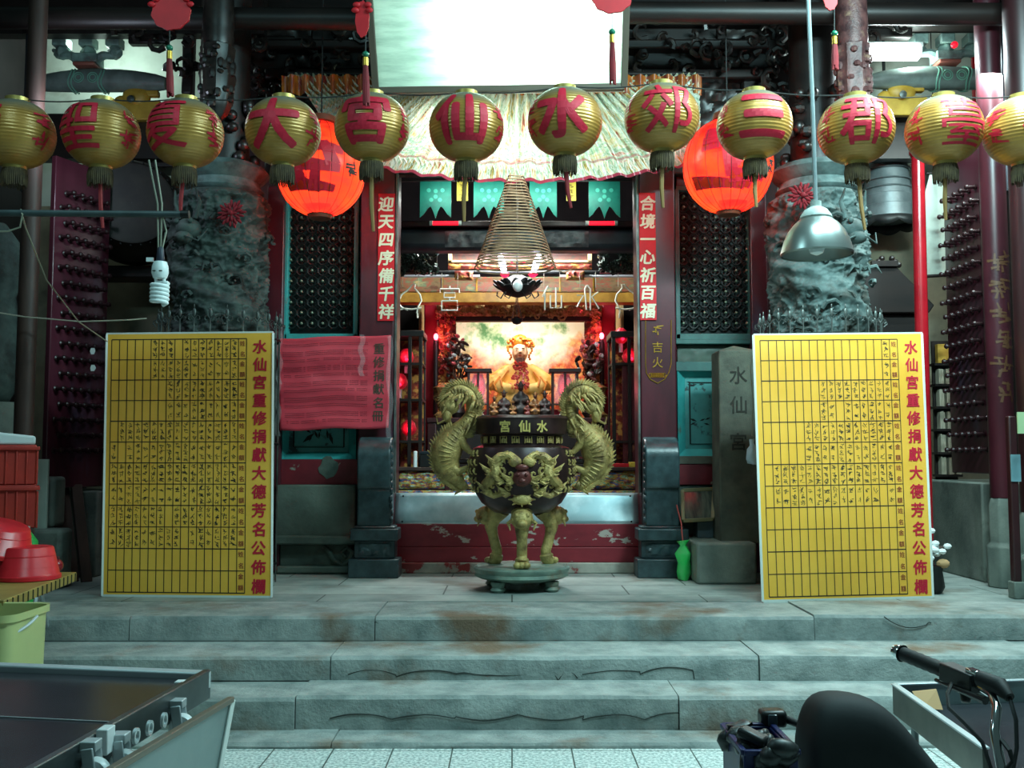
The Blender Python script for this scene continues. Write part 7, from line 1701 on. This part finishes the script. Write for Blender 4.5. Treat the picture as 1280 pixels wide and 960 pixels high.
q = [at(1140, 864, Q0.y - .03), at(1170, 861, Q0.y - .03), at(1178, 886, Q0.y - .1), at(1153, 884, Q0.y - .1)]; mb = MB(); mb.add(q + [p - Vector((0, .006, .003)) for p in q], [(0, 1, 2, 3), (7, 6, 5, 4)] + [(i, i + 4, (i + 1) % 4 + 4, (i + 1) % 4) for i in range(4)]); simple('cardboard_sheet', mb, M('cardboard', (190, 150, 106), rough=.8), 'brown cardboard piece lying in the steel tray table', 'cardboard', smooth=False)
# ---- motorcycle: rear wheel left, front out of the picture to the right
YB3 = 2.75; t = thing('motorcycle', 'black motorcycle cut by the lower right corner, seat and left handlebar showing', 'motorcycle', (at(1130, 950, YB3).x, YB3, 0))
pts = [(1012, 990), (1004, 950), (1004, 915), (1008, 892), (1015, 875), (1028, 866), (1052, 865), (1080, 870), (1102, 880), (1124, 902), (1146, 930), (1172, 962), (1195, 990)]
O = [at(x, y, YB3) for x, y in pts]; base = Vector((sum(p.x for p in O) / len(O), YB3, O[0].z - .02)); mb = MB(); nt_ = 16; vs = []
for j in range(nt_ + 1):
    s = -1 + 2 * j / nt_; w = (1 - abs(s) ** 3.2) ** .42
    for p in O: vs.append((base.x + (p.x - base.x) * (.86 + .14 * w), YB3 + .135 * s, base.z + (p.z - base.z) * w))
n = len(O); fs = [(j * n + i, j * n + i + 1, (j + 1) * n + i + 1, (j + 1) * n + i) for j in range(nt_) for i in range(n - 1)]
mb.add(vs, fs); mb.build('seat', 'black_vinyl', t, subsurf=1, angle=80)
def bp(px, py, Y=YB3): return at(px, py, Y)
zs = O[0].z
fr = MB(); fr.bar((base.x - .2, YB3, zs - .06), (base.x + .42, YB3, zs - .1), .2, .12); fr.bar((base.x + .3, YB3, zs - .12), (base.x + .6, YB3, .35), .16, .3); fr.bar((base.x + .5, YB3, .3), (base.x + .78, YB3, zs + .02), .14, .2); fr.bar((base.x - .1, YB3, .3), (base.x + .62, YB3, .28), .18, .16); fr.build('body_fairing', 'black_plastic', t, bevel=.03)
def wheel(x):
    w = MB(); m = Matrix.Translation((x, YB3, .28)) @ Matrix.Rotation(pi / 2, 4, 'X'); w.lathe([(.2, -.03), (.24, -.045), (.275, -.03), (.28, 0), (.275, .03), (.24, .045), (.2, .03)], 40, m=m, caps=False); o = w.build('wheel', 'black_rubber', t); h = MB(); h.lathe([(.02, -.05), (.05, -.03), (.05, .03), (.02, .05)], 16, m=m); h.lathe([(.19, -.02), (.205, -.02), (.205, .02), (.19, .02)], 40, m=m, caps=False)
    for kk in range(6): q = 2 * pi * kk / 6; h.cyl(m @ Vector((.04 * cos(q), .04 * sin(q), 0)), m @ Vector((.2 * cos(q), .2 * sin(q), 0)), .012, n=6)
    h.build('rim', 'steel_dark', o)
wheel(base.x - .2); wheel(base.x + 1.0)
fk = MB()
for s in (-.07, .07): fk.cyl((base.x + 1.0, YB3 + s, .28), (base.x + .76, YB3 + s, zs + .1), .02, n=10)
fk.build('fork', 'chrome', t)
fd = MB(); fd.tube([(base.x - .45, YB3, .34), (base.x - .4, YB3, .52), (base.x - .24, YB3, .6), (base.x - .02, YB3, .56)], .06, 10); fd.build('rear_fender', 'black_plastic', t)
# handlebar
cbar = [bp(1256, 985, 2.62), bp(1250, 950, 2.64), bp(1243, 915, 2.68), bp(1246, 885, 2.72), bp(1240, 868, 2.78), bp(1222, 856, 2.85), bp(1180, 838, 2.98), bp(1128, 817, 3.12)]
mb = MB(); mb.tube(cbar, .0125, 12); o = mb.build('handlebar', 'chrome', t)
g = MB(); P = [cbar[6].lerp(cbar[7], u) for u in [i / 12 for i in range(13)]]; g.tube(P, [.021 + (.0015 if i % 2 else 0) for i in range(13)], 16); g.tube([P[-1], P[-1] + (P[-1] - P[-2]) * .15], [.027, .026], 16); g.build('grip', 'black_rubber', o)
e = MB(); dd = (cbar[7] - cbar[6]).normalized(); e.tube([cbar[7], cbar[7] + dd * .012, cbar[7] + dd * .03], [.019, .023, .019], 16); e.build('bar_end', 'chrome', o)
sw = MB(); m0 = cbar[5].lerp(cbar[6], .35); sw.bar(cbar[5].lerp(cbar[6], .0), cbar[5].lerp(cbar[6], .95), .05, .055); sw.tube([m0 + Vector((0, 0, -.02)), m0 + Vector((-.01, -.02, -.06))], [.02, .014], 10); sw.build('switch_housing', 'black_plastic', o, bevel=.012)
s2 = MB(); m1 = cbar[5].lerp(cbar[6], .25) + Vector((0, 0, .03)); s2.bar(m1, m1 + (cbar[5] - cbar[6]).normalized() * .045, .028, .02); s2.build('chrome_cap', 'chrome', o, bevel=.005)
lv = MB(); lv.tube([bp(1232, 876, 2.78), bp(1212, 868, 2.84), bp(1192, 860, 2.9), bp(1170, 850, 3.0)], [.012, .009, .007, .006], 8); lv.build('lever', 'black_plastic', o)
cb_ = MB(); cb_.tube([bp(1190, 854, 2.9), bp(1184, 868, 2.84), bp(1186, 885, 2.8), bp(1205, 903, 2.75), bp(1228, 928, 2.7), bp(1240, 965, 2.66)], .0055, 6); cb_.tube([bp(1243, 862, 2.8), bp(1262, 872, 2.72), bp(1270, 900, 2.68), bp(1271, 935, 2.66), bp(1262, 985, 2.62)], .0055, 6); cb_.tube([bp(1252, 925, 2.66), bp(1262, 938, 2.62), bp(1266, 952, 2.62), bp(1258, 962, 2.62)], .006, 6); cb_.build('cable', 'black_rubber', o)
bt = MB(); bt.tube([bp(1225, 848, 2.82), bp(1250, 858, 2.76), bp(1262, 872, 2.72)], [.022, .025, .014], 12); bt.build('rubber_boot', 'black_rubber', o)
# turn signal
p = bp(962, 897, 2.9); ts = MB(); ts.box((p.x - .03, p.y - .03, p.z - .024), (p.x + .045, p.y + .03, p.z + .024)); o2 = ts.build('turn_signal', 'black_plastic', t, bevel=.012); st = MB(); st.tube([p + Vector((.04, 0, -.002)), bp(1000, 906, 2.86), bp(1012, 915, 2.8)], [.012, .01, .012], 10); st.build('stalk', 'black_rubber', o2); ln_ = MB(); ln_.box((p.x - .012, p.y - .034, p.z - .016), (p.x + .014, p.y - .028, p.z + .016)); ln_.build('lens', M('lens_smoke', (70, 84, 92), rough=.15), o2, bevel=.003)
cr2 = MB(); z_c = bp(930, 965, 2.75).z - .1; cr2.bar((base.x - .12, YB3 - .06, z_c), (base.x - .52, YB3 - .06, z_c), .02, .02); cr2.bar((base.x - .12, YB3 + .06, z_c), (base.x - .52, YB3 + .06, z_c), .02, .02); cr2.bar((base.x - .14, YB3, z_c - .02), (base.x + .1, YB3, zs - .08), .1, .05); cr2.build('rear_carrier', 'iron', t)
# blue basket on the carrier with a dark bundle
xa, xb = bp(921, 930, 2.7).x, bp(987, 930, 2.7).x; zc0, zc1 = z_c + .012, bp(950, 909, 2.86).z; t2 = thing('blue_basket', 'dark blue plastic basket on the motorcycle carrier', 'basket', ((xa + xb) / 2, 2.75, zc0)); mb = MB()
mb.box((xa, 2.62, zc0), (xb, 2.632, zc1)); mb.box((xa, 2.868, zc0), (xb, 2.88, zc1)); mb.box((xa, 2.632, zc0), (xa + .012, 2.868, zc1)); mb.box((xb - .012, 2.632, zc0), (xb, 2.868, zc1)); mb.box((xa, 2.62, zc0), (xb, 2.88, zc0 + .012)); mb.build('box', M('basket_blue', (26, 34, 90), (20, 28, 70), rough=.4), t2, bevel=.004)
f = MB(); [f.bar(a, b, .016, .014) for a, b in (((xa, 2.62, zc1), (xb, 2.62, zc1)), ((xb, 2.62, zc1), (xb, 2.88, zc1)), ((xb, 2.88, zc1), (xa, 2.88, zc1)), ((xa, 2.88, zc1), (xa, 2.62, zc1)))]; f.build('rim', 'basket_blue', t2, bevel=.003)
mb = MB(); rr = random.Random(9)
for i in range(46): mb.ball((rr.uniform(xa + .02, xb - .04), rr.uniform(2.6, 2.83), zc1 - .03 + rr.uniform(-.05, .045)), (rr.uniform(.02, .05), .03, rr.uniform(.014, .032)), 9)
mb.box((xa + .02, 2.65, zc0 + .014), (xb - .02, 2.85, zc1 - .06)); mb.jitter(.012, 25); o = mb.build('dark_bundle', 'bundle_black' if 'bundle_black' in MATS else M('bundle_black', (28, 30, 32), (60, 64, 64), rough=.4, scale=30), angle=60); tag(o, 'black crumpled bundle stuffed in the blue basket', 'bundle')
mb = MB(); a_, b_ = bp(924, 912, 2.7), bp(958, 930, 2.66); mb.bar(a_, b_, .05, .03); o = mb.build('black_handle', 'black_plastic', bevel=.01); tag(o, 'black angled strap piece lying over the edge of the blue basket', 'strap')
# ================================================================== RIGHT SIDE SMALL THINGS
p = at(1173, 735, 7.3); t = thing('flower_bundle', 'white flowers in a dark pot half hidden behind the right yellow board', 'flowers', (p.x, 7.35, PZ)); MB().lathe([(.06, PZ), (.085, PZ + .05), (.07, PZ + .16), (.08, PZ + .2)], 18, (p.x - .02, 7.35, 0)).build('pot', 'iron', t); mb = MB(); rr = random.Random(2)
for i in range(40): mb.ball((p.x - .03 + rr.gauss(0, .05), 7.35 + rr.gauss(0, .04), PZ + .32 + rr.gauss(0, .06)), (.03, .03, .022), 7)
mb.build('blossom', 'lamp_white', t); mb = MB()
for i in range(12): mb.tube([(p.x - .02, 7.35, PZ + .18), (p.x - .03 + rr.gauss(0, .04), 7.35, PZ + .26), (p.x + rr.gauss(0, .05), 7.35 + rr.gauss(0, .03), PZ + .34)], .005, 4)
mb.build('stem', 'leaf_deep', t); mb = MB(); mb.ball((p.x + .04, 7.3, PZ + .22), (.05, .04, .035), 8); mb.build('dry_leaf', 'cardboard', t)
for x0, x1, y0, y1, mat, lab in ((1272, 1282, 515, 542, M('note_green', (170, 196, 150), rough=.7), 'pale green paper note on the dark pillar at the right edge'), (1264, 1276, 568, 602, M('note_blue', (120, 160, 170), rough=.6), 'blue-grey paper label low on the pillar at the right edge')):
    Y = 6.86 if x0 > 1270 else 7.05
    o = pbox(MB(), x0, y0, x1, y1, Y, Y + .01).build('paper_note', mat, smooth=False); tag(o, lab, 'note')
t = thing('dark_post', 'square dark red post low at the right edge, bearing the blue-grey label', 'post', (at(1272, 700, 7.08).x, 7.12, PZ)); a, b = at(1262, 560, 7.06), at(1272, 560, 7.06); MB().box((a.x, 7.06, PZ), (b.x, 7.12, Z(520, 7.06))).build('post', 'maroon_dark', t, bevel=.01); MB().box((a.x - .01, 7.04, PZ), (b.x + .01, 7.14, PZ + .12)).build('foot', 'stone_wall', t, bevel=.008)
# ================================================================== LIGHTS
W = bpy.data.worlds.new('world'); SC.world = W; W.use_nodes = True; bg = W.node_tree.nodes['Background']; bg.inputs[0].default_value = (.35, .62, .6, 1); bg.inputs[1].default_value = .1
light('street_lamp_main', 'AREA', (2.0, 3.6, 5.2), 165, (.52, .96, 1), 2.4, .4, target=(1.3, 6.4, .4))
light('street_lamp_right', 'AREA', (2.9, 5.0, 4.8), 205, (.66, .98, 1), 1.2, .3, target=(2.4, 6.9, 1.0))
light('street_lamp_left', 'AREA', (-2.4, 3.2, 5.0), 26, (.5, .95, 1), 1.2, .3, target=(-1.6, 5.6, .4))
light('aisle_lamp_right', 'AREA', (3.9, 7.6, 4.5), 85, (.8, 1, .95), .6, .2, target=(3.75, 8.3, .5))
